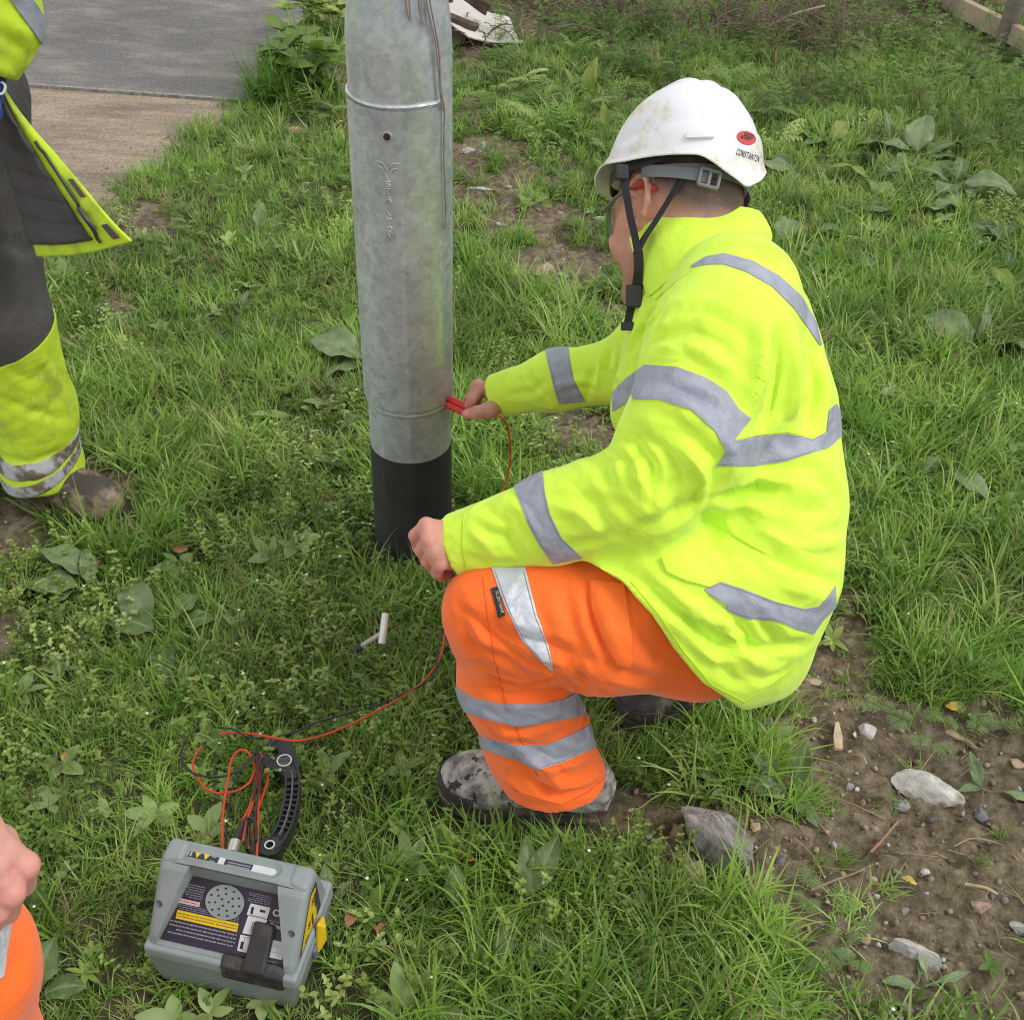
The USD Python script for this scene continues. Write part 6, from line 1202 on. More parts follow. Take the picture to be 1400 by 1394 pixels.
dens = (1 - sl) * edgefade * thin + sl * np.where(c[:, 1] > 1.9, .16, .06) * (tuft_n > .46)
ok = keep & (r.uniform(size=len(c)) < dens); pg = c[ok]; hz = meshkit.fbm(np.stack([pg[:, 0], pg[:, 1], 0 * pg[:, 0]], -1) * 3.2, 3, 40)
chz = in_any(CHICK, pg); lz = in_any(LUSH, pg)
gp_ = [[(trimesh.Trimesh(*blades(r, 27, .028, (.030, .080), .0036, .55, 1.1), process=False), grass_m)] for k in range(4)] + [[(trimesh.Trimesh(*blades(r, 20, .024, (.05, .110), .0042, .55, 1.2), process=False), grass_m)] for k in range(3)]
scl = (.62 + .75 * np.clip((hz - .3) / .4, 0, 1)) * r.uniform(.75, 1.2, len(pg)) * np.where(chz & ~lz, .62, 1) * np.where(pg[:, 1] > 3.2, .9, 1); scl[sl[ok] > .5] *= .6
scl[in_any(FENCE_STRIP, pg)] *= .6
scatter('grass', gp_, np.c_[pg, gz(pg[:, 0], pg[:, 1])], scl, r.integers(0, 7, len(pg)), 'short mixed green grass covering the verge', r=r)
# long grass in clumps
c = candidates(r, .046); sl = soil(c[:, 0], c[:, 1]); rd = road_d(c[:, 0], c[:, 1]); lz = in_any(LUSH, c); qn = np.stack([c[:, 0], c[:, 1], 0 * c[:, 0]], -1); cl = meshkit.fbm(qn * 4.5, 3, 50)
ok = (rd > .06) & ~in_any(NO_GROW + FENCE_STRIP, c, .02) & (r.uniform(size=len(c)) < (1 - sl) * np.where(lz, .62, np.where(cl > .60, .40, .05))); pl = c[ok]
lp = [[(trimesh.Trimesh(*blades(r, 20, .030, (.09, .20), .0048, .38, 1.35, 5), process=False), lush_m)] for k in range(5)]
scatter('long_grass', lp, np.c_[pl, gz(pl[:, 0], pl[:, 1])], r.uniform(.6, 1.1, len(pl)) * np.where(in_any(LUSH, pl), 1.0, .75) * np.where(in_any([gp([(335, 90), (400, 40), (480, 60), (480, 160), (350, 165)])], pl), 1.35, 1), r.integers(0, 5, len(pl)), 'long arching grass growing in lush clumps', r=r)
# small leafy weeds with white flowers
c = candidates(r, .040, y1=4.5); sl = soil(c[:, 0], c[:, 1]); qn = np.stack([c[:, 0], c[:, 1], 0 * c[:, 0]], -1); cz = in_any(CHICK, c); cl = meshkit.fbm(qn * 5, 3, 90)
ok = (road_d(c[:, 0], c[:, 1]) > .08) & ~in_any(NO_GROW, c, .01) & (r.uniform(size=len(c)) < (1 - .9 * sl) * np.where(cz, np.clip((cl - .42) * 4, .06, .62), np.where(cl > .55, .34, .07))); pc = c[ok]
cp = []
for k in range(5):
    a, b = chickweed(r, 7, (.035, .085), .0115, .10); cp.append([(a, weed_m)] + ([(b, flower_m)] if b is not None else []))
scatter('small_white_flowered_weeds', cp, np.c_[pc, gz(pc[:, 0], pc[:, 1])], r.uniform(.6, 1.15, len(pc)), r.integers(0, 5, len(pc)), 'low leafy weeds with tiny white flowers among the grass', r=r)
# broad little rosettes, in the turf
c = candidates(r, .060, y1=6); ok = (road_d(c[:, 0], c[:, 1]) > .1) & ~in_any(NO_GROW, c, .03) & (r.uniform(size=len(c)) < .42 * (1 - .93 * soil(c[:, 0], c[:, 1]))); pr_ = c[ok]
scatter('broad_leaved_weeds', [[(rosette(r, 6, .055, .022), weed_m)], [(rosette(r, 5, .075, .030), pale_weed_m)], [(rosette(r, 8, .045, .016), weed_m)], [(rosette(r, 4, .060, .034), pale_weed_m)], [(rosette(r, 5, .050, .026), dark_weed_m)]], np.c_[pr_, gz(pr_[:, 0], pr_[:, 1]) + .012], r.uniform(.3, .85, len(pr_)) ** 1.2, r.integers(0, 5, len(pr_)), 'small broad-leaved rosettes in the turf', r=r, tilt=.25)
# feathery plants and tall tangled growth at the back
c = candidates(r, .075, y0=2.2, y1=7.6); qn = np.stack([c[:, 0], c[:, 1], 0 * c[:, 0]], -1); fz = in_any(FEATH, c); cl = meshkit.fbm(qn * 2.5, 3, 23)
ok = (road_d(c[:, 0], c[:, 1]) > .12) & ~in_any(FENCE_STRIP, c) & (r.uniform(size=len(c)) < (1 - .8 * soil(c[:, 0], c[:, 1])) * np.where(fz, .55, np.where((c[:, 1] > 3.3) & (cl > .5), .30, .02))); pf = c[ok]
scatter('feathery_weeds', [[(feather(r, 6, .15), dark_weed_m)] for k in range(3)] + [[(feather(r, 5, .13), weed_m)]], np.c_[pf, gz(pf[:, 0], pf[:, 1])], r.uniform(.5, 1.0, len(pf)) * np.where(in_any(FEATH, pf), 1.1, .7), r.integers(0, 4, len(pf)), 'feathery cut-leaved weeds beyond the lamp post', r=r)
c = candidates(r, .085, y0=3.4, y1=9.0); tz_ = in_any(TALLB, c, .1) | (c[:, 1] > 7.0); ok = (road_d(c[:, 0], c[:, 1]) > .25) & (r.uniform(size=len(c)) < np.where(tz_ & ~in_any([gp([(1280, -30), (1460, -30), (1460, 90), (1330, 80), (1280, 40)])], c), .6, .0)); pt_ = c[ok]
scatter('tangled_undergrowth', [[(cleaver(r, 8, (.10, .26)), dark_weed_m)] for k in range(3)], np.c_[pt_, gz(pt_[:, 0], pt_[:, 1])], r.uniform(.6, 1.1, len(pt_)), r.integers(0, 3, len(pt_)), 'tall tangled green undergrowth at the top of the verge', r=r, tilt=.2)
# dead straw
c = candidates(r, .07, y1=6.5); ok = (road_d(c[:, 0], c[:, 1]) > .05) & ~in_any(NO_GROW, c) & (r.uniform(size=len(c)) < .18 + .22 * soil(c[:, 0], c[:, 1])); ps = c[ok]
def straws(n):
    J = Join()
    for i in range(n):
        a = r.uniform(0, 6.28); o = np.array([r.normal(0, .02), r.normal(0, .02), r.uniform(.002, .03)]); d = np.array([math.cos(a), math.sin(a), r.normal(0, .12)]) * r.uniform(.02, .07); J.add(*stem_v(o, o + d, .0008))
    return J.mesh()
scatter('dead_straw', [[(straws(4), straw_m)], [(straws(3), straw_m)]], np.c_[ps, gz(ps[:, 0], ps[:, 1])], r.uniform(.6, 1.3, len(ps)), r.integers(0, 2, len(ps)), 'bits of dead straw lying in the grass', r=r)
# grit and clods on the bare soil
c = candidates(r, .017, y1=5.5); s0 = soil(c[:, 0], c[:, 1]); rd = road_d(c[:, 0], c[:, 1])
ok = ((r.uniform(size=len(c)) < s0 * .75) | ((np.abs(rd + .06) < .09) & (r.uniform(size=len(c)) < .5))) & ~in_any(KEEP, c); pk = c[ok]
grit_m = leafmat('grit', [(0.0, (.15, .115, .075)), (0.55, (.235, .185, .122)), (0.78, (.31, .25, .175)), (0.90, (.28, .26, .24)), (0.96, (.42, .39, .35)), (1.0, (.32, .32, .34))], trans=0.0, rough=.9, spec=.2)
def pebble(seed, sub=1, sq=(1, .8, .6)):
    m = icosphere(subdivisions=sub, radius=1.0); v = m.vertices * (1 + .5 * (meshkit.fbm(m.vertices * 1.3 + seed * 7, 2, seed) - .5))[:, None] * np.array(sq); return trimesh.Trimesh(v, m.faces, process=False)
pz = np.where(road_d(pk[:, 0], pk[:, 1]) < 0, .006, gz(pk[:, 0], pk[:, 1]))
scatter('grit', [[(pebble(k, 1), grit_m)] for k in range(6)], np.c_[pk, pz], .0016 + .0058 * r.uniform(size=len(pk)) ** 2.4, r.integers(0, 6, len(pk)), 'grit and small clods on the bare soil and along the road edge', r=r, tilt=.6)
# ================================================================== docks and other plants that stand out one by one
dock_m = {}
for nm, c in (('dock_leaf', [(.32, (.065, .12, .028)), (.55, (.115, .185, .05)), (.72, (.18, .245, .085))]), ('grey_dock_leaf', [(.32, (.115, .18, .07)), (.55, (.20, .275, .125)), (.72, (.31, .37, .20))]), ('yellow_dock_leaf', [(.30, (.15, .21, .025)), (.55, (.22, .28, .03)), (.75, (.27, .31, .05))]), ('dark_leaf', [(.30, (.05, .10, .028)), (.55, (.075, .135, .038)), (.75, (.11, .17, .055))])):
    dock_m[nm] = mat(nm, {'tc': ('texture_coordinate', {}), 'n': ('noise_texture', dict(scale=24.0, detail=6.0, roughness=.65)), 'r': ('rgb_ramp', dict(ramp=c)), 'sn': ('noise_texture', dict(scale=120.0, detail=2.0)), 'sr': ('rgb_ramp', dict(ramp=[(.68, (0, 0, 0)), (.74, (1, 1, 1))])), 'sm': ('mix', dict(mix_type='mix', color2=(.16, .10, .05))), 'at': ('attribute', dict(attribute='tint')), 'vm': ('mix', dict(mix_type='mix', color2=(.26, .33, .16))),
        'p': ('principled_bsdf', dict(roughness=.48, specular_ior_level=.45)), 't': ('translucent_bsdf', {}), 'mx': ('mix_closure', dict(fac=.28)), 'bn': ('noise_texture', dict(scale=110.0, detail=3.0)), 'b': ('bump', dict(strength=.5, distance=.0025))},
        [('tc.object', 'n.vector'), ('n.fac', 'r.fac'), ('tc.object', 'sn.vector'), ('sn.fac', 'sr.fac'), ('sr.color', 'sm.fac'), ('r.color', 'sm.color1'), ('at.fac', 'vm.fac'), ('sm.color', 'vm.color1'), ('vm.color', 'p.base_color'), ('vm.color', 't.color'), ('tc.object', 'bn.vector'), ('bn.fac', 'b.height'), ('b.normal', 'p.normal'), ('p.BSDF', 'mx.closure1'), ('t.BSDF', 'mx.closure2')], surface='mx.closure')
rp = np.random.default_rng(77)
def big_leaf(L, w, az, el, droop, roll, o, seed, nu=16, nv=11, stalk=.25):
    """one broad leaf on its stalk: rising at el, then drooping; wavy margin, sunk midrib and side veins"""
    r_ = np.random.default_rng(seed); U = np.linspace(0, 1, nu); V = np.linspace(-1, 1, nv); pts = np.zeros((nu, nv, 3)); tint = np.zeros((nu, nv)); x, z, a = 0.0, 0.0, el; cx = [(0, 0, el)]
    for k in range(1, nu): a = el - droop * U[k] ** 1.3; x += math.cos(a) * L / (nu - 1); z += math.sin(a) * L / (nu - 1); cx.append((x, z, a))
    ph = r_.uniform(0, 6); cur = r_.normal(0, .12)
    for i, u in enumerate(U):
        t = max(0, (u - stalk) / (1 - stalk)); hw = max(.0018, w / 2 * (math.sin(math.pi * min(.985, t ** .72 * .96 + .03)) ** .8 if t > 0 else .0)); x, z, a = cx[i]
        for j, v in enumerate(V):
            wave = .26 * hw * math.sin(9 * u + ph + (2.2 if v > 0 else 0)) * v * v + .11 * hw * math.sin(23 * u + ph * 2) * abs(v) ** 3; lift = hw * (.28 * abs(v) - .10 * v * v) + wave - .035 * hw * abs(math.sin(13 * math.pi * (u + .10 * abs(v)))) * (abs(v) > .05)
            pts[i, j] = (x - math.sin(a) * lift, hw * v + cur * L * u * u, z + math.cos(a) * lift)
            vein = math.exp(-(v / .10) ** 2) + .55 * max(0, 1 - abs(((u * 7 - abs(v) * .9) % 1) - .5) * 9) * (t > .02); tint[i, j] = min(1, vein) * (1 if t > 0 else 1)
    P = xf(pts.reshape(-1, 3) @ np.array([[1, 0, 0], [0, math.cos(roll), math.sin(roll)], [0, -math.sin(roll), math.cos(roll)]]), az, 0, 0, o)
    m = sheet(P.reshape(nu, nv, 3)); return m, np.repeat(tint.reshape(-1, 1) * .8, 3, 1)
def plant(px, py, leaves, label, mt='dock_leaf', catg='dock plant', name='dock_plant', h0=.005, ground=None):
    o = on(px, py) if ground is None else ground; o[2] = float(gz(o[0], o[1])) + h0; t = thing_at(name, label, catg, o, None)
    for L, w, az, el, droop, *rest in leaves:
        m, c = big_leaf(L, w, math.radians(az), el, droop, rp.normal(0, .25), o + [rp.normal(0, .006), rp.normal(0, .006), 0], int(rp.integers(1e6)))
        part('leaf', solidify(m, .0007), dock_m[rest[0] if rest else mt], t, smooth=True, col=np.vstack([c, c]))
# azimuth in degrees: 0 points right, 90 away from the camera, 180 left, 270 towards the camera
plant(130, 812, [(.15, .062, 150, .75, 1.0), (.17, .070, 185, .60, 1.4), (.11, .035, 110, .8, .9), (.12, .05, 215, .5, 1.2)], 'broad dock plant low in the grass at the left edge, below the muddy boot', 'grey_dock_leaf')
plant(228, 870, [(.16, .075, 125, 1.0, 1.9, 'grey_dock_leaf'), (.15, .065, 165, .7, 1.6), (.13, .05, 60, .7, 1.2), (.12, .05, 280, .3, .8, 'dark_leaf'), (.10, .04, 20, .6, 1.1)], 'dock plant with one big drooping leaf midway between the left boot and the cables')
plant(508, 505, [(.20, .095, 160, .75, 1.2, 'grey_dock_leaf'), (.14, .05, 205, .5, 1.0), (.11, .04, 120, .8, 1.0)], 'broad-leaved dock plant against the left side of the lamp post', 'grey_dock_leaf')
plant(1258, 222, [(.22, .105, 82, 1.0, 1.0, 'grey_dock_leaf'), (.22, .09, 25, .8, 1.3), (.24, .08, 165, .8, 1.5, 'grey_dock_leaf'), (.2, .085, 300, .6, 1.4), (.18, .06, 340, .9, 1.9), (.17, .07, 215, .6, 1.2)], 'largest dock plant, its upright broad leaves in the upper right of the grass')
plant(1195, 255, [(.22, .085, 110, .8, 1.2, 'grey_dock_leaf'), (.20, .095, 260, .7, 1.6, 'grey_dock_leaf'), (.18, .06, 175, .9, 1.2, 'yellow_dock_leaf'), (.16, .055, 40, .9, 1.4)], 'dock plant with a pale wide leaf just left of the largest dock')
plant(1300, 262, [(.24, .075, 330, .9, 1.7, 'grey_dock_leaf'), (.18, .085, 240, .75, 1.5), (.16, .05, 60, .8, 1.0), (.15, .05, 150, .9, 1.2)], 'dock plant with a long leaf bending right, just right of the largest dock')
plant(1138, 208, [(.16, .06, 60, 1.0, 1.2, 'yellow_dock_leaf'), (.17, .07, 150, .6, 1.2, 'grey_dock_leaf'), (.14, .05, 200, .7, 1.1)], 'yellowing dock plant close to the right of the white helmet')
plant(1092, 242, [(.17, .065, 175, .6, 1.3, 'grey_dock_leaf'), (.15, .055, 130, .7, 1.2), (.16, .06, 230, .5, 1.2)], 'dock plant with greyish leaves directly behind the white helmet')
plant(1232, 300, [(.20, .06, 10, .45, 1.0, 'grey_dock_leaf'), (.17, .055, 180, .5, 1.0)], 'flat dock plant with two long leaves below the largest dock')
plant(1322, 285, [(.16, .075, 200, .6, 1.3, 'grey_dock_leaf'), (.10, .03, 60, .8, .8)], 'small dock plant with one pale round leaf right of centre in the upper right')
plant(1372, 345, [(.16, .06, 120, 1.0, 1.5, 'dark_leaf'), (.15, .06, 200, .8, 1.6, 'dark_leaf'), (.15, .055, 60, .9, 1.5, 'dark_leaf'), (.14, .05, 270, .6, 1.4, 'dark_leaf'), (.13, .05, 330, .7, 1.2, 'dark_leaf'), (.12, .05, 160, 1.2, 1.2)], 'dense dark bushy weed at the right edge of the grass', 'dark_leaf', 'weed', 'weed')
plant(1068, 345, [(.18, .08, 80, .9, 1.4, 'grey_dock_leaf'), (.15, .05, 350, .6, 1.3)], 'dock plant peeping out behind the yellow collar')
plant(1150, 385, [(.17, .06, 185, .5, 1.2), (.20, .06, 20, .55, 1.1, 'grey_dock_leaf'), (.12, .035, 250, .6, .9, 'yellow_dock_leaf')], 'low dock plant just right of the worker\'s near shoulder')
plant(1215, 448, [(.14, .06, 170, .5, 1.3, 'grey_dock_leaf'), (.15, .06, 10, .5, 1.3, 'grey_dock_leaf')], 'flat pale dock plant level with the upper back of the jacket')
plant(1338, 478, [(.19, .10, 130, 1.0, 1.1, 'grey_dock_leaf'), (.16, .075, 335, .8, 1.2, 'grey_dock_leaf'), (.13, .035, 100, 1.3, .5), (.12, .03, 60, 1.2, .7, 'yellow_dock_leaf')], 'upright pale dock plant with rounded leaves near the right edge', 'grey_dock_leaf')
plant(1290, 468, [(.16, .05, 165, .5, 1.0, 'grey_dock_leaf'), (.12, .05, 200, .5, 1.0)], 'narrow greyish dock plant left of the upright pale dock')
plant(1355, 700, [(.15, .055, 130, .7, 1.2, 'grey_dock_leaf'), (.16, .06, 20, .5, 1.2, 'grey_dock_leaf'), (.09, .03, 250, .6, 1.0)], 'dock plant with two pale leaves at the right edge, level with the waist')
plant(1182, 182, [(.16, .05, 70, .9, 1.3, 'yellow_dock_leaf'), (.15, .05, 160, .7, 1.3, 'dock_leaf'), (.13, .045, 330, .7, 1.4)], 'yellowish dock plant behind the plant with the pale wide leaf')
plant(1218, 208, [(.15, .04, 100, 1.3, .7, 'dock_leaf'), (.16, .055, 185, .7, 1.5), (.12, .045, 20, .8, 1.3, 'grey_dock_leaf')], 'narrow upright dock plant between the pale wide leaf and the largest dock')
plant(1318, 196, [(.14, .04, 60, 1.1, 1.0, 'yellow_dock_leaf'), (.15, .05, 340, .7, 1.5), (.14, .05, 200, .6, 1.3)], 'small yellow-tipped dock plant behind the dock with the long bending leaf')
plant(1274, 268, [(.13, .055, 250, .6, 1.6, 'grey_dock_leaf'), (.14, .045, 320, .7, 1.5), (.12, .05, 170, .6, 1.4), (.10, .04, 80, .9, 1.0)], 'curled dock leaves in the gap right in front of the largest dock')
plant(1160, 330, [(.13, .035, 15, .5, 1.2), (.12, .04, 150, .6, 1.4, 'grey_dock_leaf')], 'small dock plant in the grass between collar and the flat two-leaved dock')
plant(1385, 408, [(.14, .05, 170, .7, 1.5, 'grey_dock_leaf'), (.13, .045, 110, .9, 1.2, 'yellow_dock_leaf')], 'dock plant at the right edge just below the dense dark weed')
plant(1258, 660, [(.12, .035, 150, .6, 1.2), (.10, .03, 60, .9, 1.2, 'dock_leaf')], 'small narrow dock plant in the long grass right of the waist tape')
plant(788, 145, [(.20, .055, 95, 1.35, .4, 'yellow_dock_leaf'), (.17, .05, 60, 1.3, .4, 'yellow_dock_leaf'), (.15, .045, 140, 1.2, .6, 'yellow_dock_leaf')], 'upright yellow-green dock plant midway between post top and helmet', 'yellow_dock_leaf')
plant(828, 190, [(.12, .035, 90, 1.3, .4, 'yellow_dock_leaf'), (.09, .03, 40, 1.2, .5)], 'single upright yellowish leaf standing just left of the helmet', 'yellow_dock_leaf')
plant(352, 318, [(.10, .035, 95, 1.1, .6, 'grey_dock_leaf'), (.08, .03, 20, .7, 1.0)], 'small upright pale leaf in the lawn left of the post', 'grey_dock_leaf', 'broad weed', 'broad_leaved_weed')
plant(373, 350, [(.06, .03, 60, .7, 1.0, 'grey_dock_leaf'), (.07, .025, 170, .6, 1.0)], 'tiny pale two-leaved weed just below the small upright pale leaf', 'grey_dock_leaf', 'broad weed', 'broad_leaved_weed')
plant(330, 430, [(.09, .03, 70, .9, .9), (.08, .03, 140, .8, 1.0)], 'small leafy weed in the middle of the left lawn', 'dock_leaf', 'broad weed', 'broad_leaved_weed')
plant(724, 1245, [(.12, .045, 70, 1.0, .8), (.11, .04, 100, 1.0, .6, 'dock_leaf'), (.10, .04, 230, .4, .8), (.10, .04, 300, .4, .8)], 'broad-leaved weed with two upright leaves below the near boot', 'dock_leaf', 'broad weed', 'broad_leaved_weed')
plant(617, 1250, [(.075, .038, 95, 1.1, .5, 'dock_leaf'), (.05, .025, 200, .5, .9)], 'single oval bright leaf standing left of the two upright leaves', 'dock_leaf', 'broad weed', 'broad_leaved_weed')
plant(1078, 1085, [(.10, .036, 55, 1.0, .5, 'dock_leaf'), (.10, .034, 165, .6, .9), (.09, .032, 120, .9, .7), (.08, .03, 300, .3, .7)], 'plantain with one upright oval leaf beside the big rock', 'dock_leaf', 'plantain', 'plantain')
plant(995, 1082, [(.09, .034, 10, .5, 1.0), (.08, .03, 150, .6, 1.0)], 'plantain with a leaf lying flat behind the big rock', 'dock_leaf', 'plantain', 'plantain')
plant(875, 1262, [(.05, .024, 30, .5, .8), (.05, .028, 110, .9, .8), (.045, .022, 250, .4, .7)], 'small round-leaved weed in the grass left of the dark stone', 'yellow_dock_leaf', 'broad weed', 'broad_leaved_weed')
plant(55, 1375, [(.10, .055, 80, .8, 1.0), (.09, .05, 150, .7, 1.1), (.08, .045, 20, .8, 1.0)], 'broad-leaved weed in the bottom left corner beside the orange trouser leg', 'dock_leaf', 'broad weed', 'broad_leaved_weed')
plant(1355, 1085, [(.08, .022, 100, 1.2, .7), (.07, .02, 200, .7, 1.0), (.07, .02, 330, .5, 1.0)], 'narrow pale rosette at the right edge beside the white stone', 'grey_dock_leaf', 'rosette weed', 'rosette_weed')
plant(1262, 1358, [(.06, .022, 165, .5, .8, 'grey_dock_leaf'), (.08, .014, 10, .3, .6), (.07, .014, 60, .4, .7), (.06, .014, 110, .7, .8)], 'thin-leaved rosette in the soil near the bottom right', 'grey_dock_leaf', 'rosette weed', 'rosette_weed')
plant(455, 1240, [(.06, .022, 110, .9, .8), (.055, .02, 40, .8, .9), (.06, .02, 320, .4, .8)], 'leafy weed growing against the right side of the grey box', 'dock_leaf', 'broad weed', 'broad_leaved_weed')
plant(520, 960, [(.10, .035, 20, .5, .9), (.08, .03, 140, .8, 1.0), (.09, .03, 330, .4, .9)], 'broad-leaved weed beside the trailing cables', 'dock_leaf', 'broad weed', 'broad_leaved_weed')
# small ferny plants on the bare soil
ferny_m = leafmat('ferny_leaf', [(0.0, (.13, .22, .06)), (0.6, (.19, .29, .09)), (1.0, (.26, .36, .13))], trans=.3)
for k, (px, py, L, lab) in enumerate(((1248, 985, .06, 'pale ferny plant on the soil below the lush grass clump'), (1145, 1300, .055, 'dark ferny plant beside the twig, lower right soil'), (1120, 1240, .04, 'small ferny plant just above the dark ferny plant'), (1340, 985, .05, 'tiny ferny plant at the foot of the grass clump, right edge'))):
    o = on(px, py); o[2] = float(gz(o[0], o[1])) + .004; m = feather(rp, 8, L); m.apply_translation(o); lone('ferny_plant', m, ferny_m, lab, 'ferny plant')

# tall clumps beside the road
rq = np.random.default_rng(31)
def clump(px, py, mesh, m, name, label, catg):
    o = on(px, py); o[2] = float(gz(o[0], o[1])); mesh = mesh.copy(); mesh.apply_translation(o); lone(name, mesh, m, label, catg, smooth=True)
clump(378, 140, trimesh.Trimesh(*blades(rq, 150, .09, (.16, .36), .0062, .30, 1.3, 5), process=False), lush_m, 'grass_clump', 'tall arching grass clump at the road edge left of the post', 'grass clump')
jn_ = Join()
for k in range(26):
    o_ = np.array([rq.normal(0, .09), rq.normal(0, .07), 0.0]); m_ = rosette(rq, 6, .085, .05); jn_.add(m_.vertices + o_ + [0, 0, rq.uniform(.04, .20)], m_.faces); jn_.add(*stem_v(o_, o_ + [0, 0, .18], .002))
clump(425, 122, jn_.mesh(), weed_m, 'leafy_weed', 'tall leafy green weed between the tall grass clump and the post', 'leafy weed')
jn_ = Join()
for k in range(20):
    o_ = np.array([rq.normal(0, .10), rq.normal(0, .08), 0.0]); m_ = rosette(rq, 6, .075, .042); jn_.add(m_.vertices + o_ + [0, 0, rq.uniform(.03, .16)], m_.faces); jn_.add(*stem_v(o_, o_ + [0, 0, .14], .002))
clump(448, 48, jn_.mesh(), weed_m, 'leafy_weed', 'leafy green weed at the top edge of the picture between road and post', 'leafy weed')
# ================================================================== stones, twigs, dead leaves
rs = np.random.default_rng(9)
def stone_mat(name, a, b, vein=None, scale=22):
    n = {'tc': ('texture_coordinate', {}), 'n': ('noise_texture', dict(scale=scale, detail=8.0, roughness=.7, distortion=.6)), 'r': ('rgb_ramp', dict(ramp=[(.36, a), (.62, b)])), 'w': ('noise_texture', dict(scale=scale * .6, detail=5.0, distortion=1.4)), 'wr': ('rgb_ramp', dict(ramp=[(.47, (0, 0, 0)), (.5, (1, 1, 1)), (.53, (0, 0, 0))])), 'vm': ('mix', dict(mix_type='mix', color2=vein or b)), 'vs': ('math', dict(math_type='multiply', value2=.45)),
         'd': ('noise_texture', dict(scale=18.0, detail=6.0)), 'dr': ('rgb_ramp', dict(ramp=[(.54, (0, 0, 0)), (.66, (1, 1, 1))])), 'dm': ('mix', dict(mix_type='mix', color2=(.13, .092, .06))), 'p': ('principled_bsdf', dict(roughness=.75, specular_ior_level=.4)), 'bn': ('noise_texture', dict(scale=90.0, detail=7.0, roughness=.7)), 'b': ('bump', dict(strength=.7, distance=.004))}
    return mat(name, n, [('tc.object', 'n.vector'), ('n.fac', 'r.fac'), ('tc.object', 'w.vector'), ('w.fac', 'wr.fac'), ('wr.color', 'vs.value1'), ('vs.value', 'vm.fac'), ('r.color', 'vm.color1'), ('tc.object', 'd.vector'), ('d.fac', 'dr.fac'), ('dr.color', 'dm.fac'), ('vm.color', 'dm.color1'), ('dm.color', 'p.base_color'), ('tc.object', 'bn.vector'), ('bn.fac', 'b.height'), ('b.normal', 'p.normal')])
SM = {'dark': stone_mat('dark_veined_rock', (.055, .05, .052), (.30, .28, .27), (.48, .46, .44)), 'white': stone_mat('white_stone', (.30, .29, .28), (.56, .54, .51)), 'grey': stone_mat('grey_stone', (.15, .15, .155), (.33, .32, .31)), 'tan': stone_mat('tan_stone', (.26, .19, .12), (.46, .36, .24)), 'pink': stone_mat('pinkish_stone', (.26, .17, .13), (.45, .34, .28)), 'blue': stone_mat('blue_grey_stone', (.09, .095, .11), (.2, .205, .225))}
def rock(size, seed, cuts=13, sub=3):
    """a broken stone: a lump cut by planes, edges roughened"""
    q = np.random.default_rng(seed); m = icosphere(subdivisions=sub, radius=1.0); v = m.vertices.copy()
    for k in range(cuts):
        n = unit(q.normal(size=3)); d = q.uniform(.36, .72); h = v @ n - d; v -= np.clip(h, 0, None)[:, None] * n * .92
    v *= (1 + .22 * (meshkit.fbm(m.vertices * 2.2 + seed, 3, seed % 97) - .5))[:, None]; v *= (1 + .05 * (meshkit.noise(m.vertices * 7 + seed, 3) - .5) + .07 * (meshkit.noise(m.vertices * 3.4 + seed, 5) - .5))[:, None]
    return trimesh.Trimesh(v * np.asarray(size), m.faces, process=False)
def put_stone(px, py, w, d, h, kind, label, rot=0, group=None, bury=.35, sub=3, name='stone', catg='stone'):
    """w, d, h in metres: across, away, up"""
    m = rock((w / 2 * 1.25, d / 2 * 1.25, h / 2 * 1.25), int(px * 7 + py * 13), sub=sub); a = math.radians(rot); R_ = np.eye(4); R_[:2, :2] = [[math.cos(a), -math.sin(a)], [math.sin(a), math.cos(a)]]; m.apply_transform(R_)
    o = on(px, py); o[2] = float(gz(o[0], o[1])) + h * (.5 - bury); m.apply_translation(o); lone(name, m, SM[kind], label, catg, group, smooth=28)
put_stone(976, 1152, .115, .155, .10, 'dark', 'large dark rock with white veins lying right of the near boot', rot=25, bury=.30, sub=4, name='rock', catg='rock')
put_stone(1268, 1082, .10, .055, .05, 'white', 'jagged white stone, the largest pale one on the soil at right', rot=-25, bury=.3, sub=4)
put_stone(1232, 1098, .038, .025, .02, 'grey', 'small grey stone touching the jagged white stone')
put_stone(1245, 1305, .085, .045, .04, 'white', 'long white stone with a grey end in the lower right soil', rot=-30, sub=4)
put_stone(1226, 1300, .03, .024, .02, 'white', 'small white stone at the left end of the long white stone')
put_stone(865, 1330, .065, .04, .04, 'blue', 'dark blue-grey stone half sunk in the grass near the bottom', rot=-25, sub=4)
put_stone(948, 1192, .045, .045, .04, 'pink', 'pinkish grey stone just left below the large dark rock')
put_stone(926, 1138, .03, .03, .026, 'tan', 'brown stone touching the left side of the large dark rock')
put_stone(1186, 1000, .036, .028, .022, 'white', 'pale oval stone on the soil below the lush grass', rot=-20)
put_stone(1180, 1037, .018, .016, .013, 'white', 'small white pebble below the pale oval stone')
put_stone(1306, 1000, .075, .030, .012, 'tan', 'flat tan stone sliver on the soil at the edge of the lush grass', rot=-40, bury=.2)
put_stone(1112, 932, .034, .022, .012, 'tan', 'flat tan stone close behind the hem of the jacket', bury=.2)
put_stone(1088, 974, .024, .020, .010, 'tan', 'small angular tan stone below the flat tan stone', bury=.2)
put_stone(1390, 1040, .03, .02, .018, 'tan', 'tan stone at the right edge beside the pale rosette')
put_stone(1395, 1272, .038, .02, .02, 'white', 'white stone at the right edge of the picture, low down')
put_stone(1342, 1112, .028, .026, .02, 'blue', 'round blue-grey stone right of the jagged white stone')
put_stone(1278, 1115, .018, .016, .014, 'blue', 'round dark pebble below the jagged white stone')
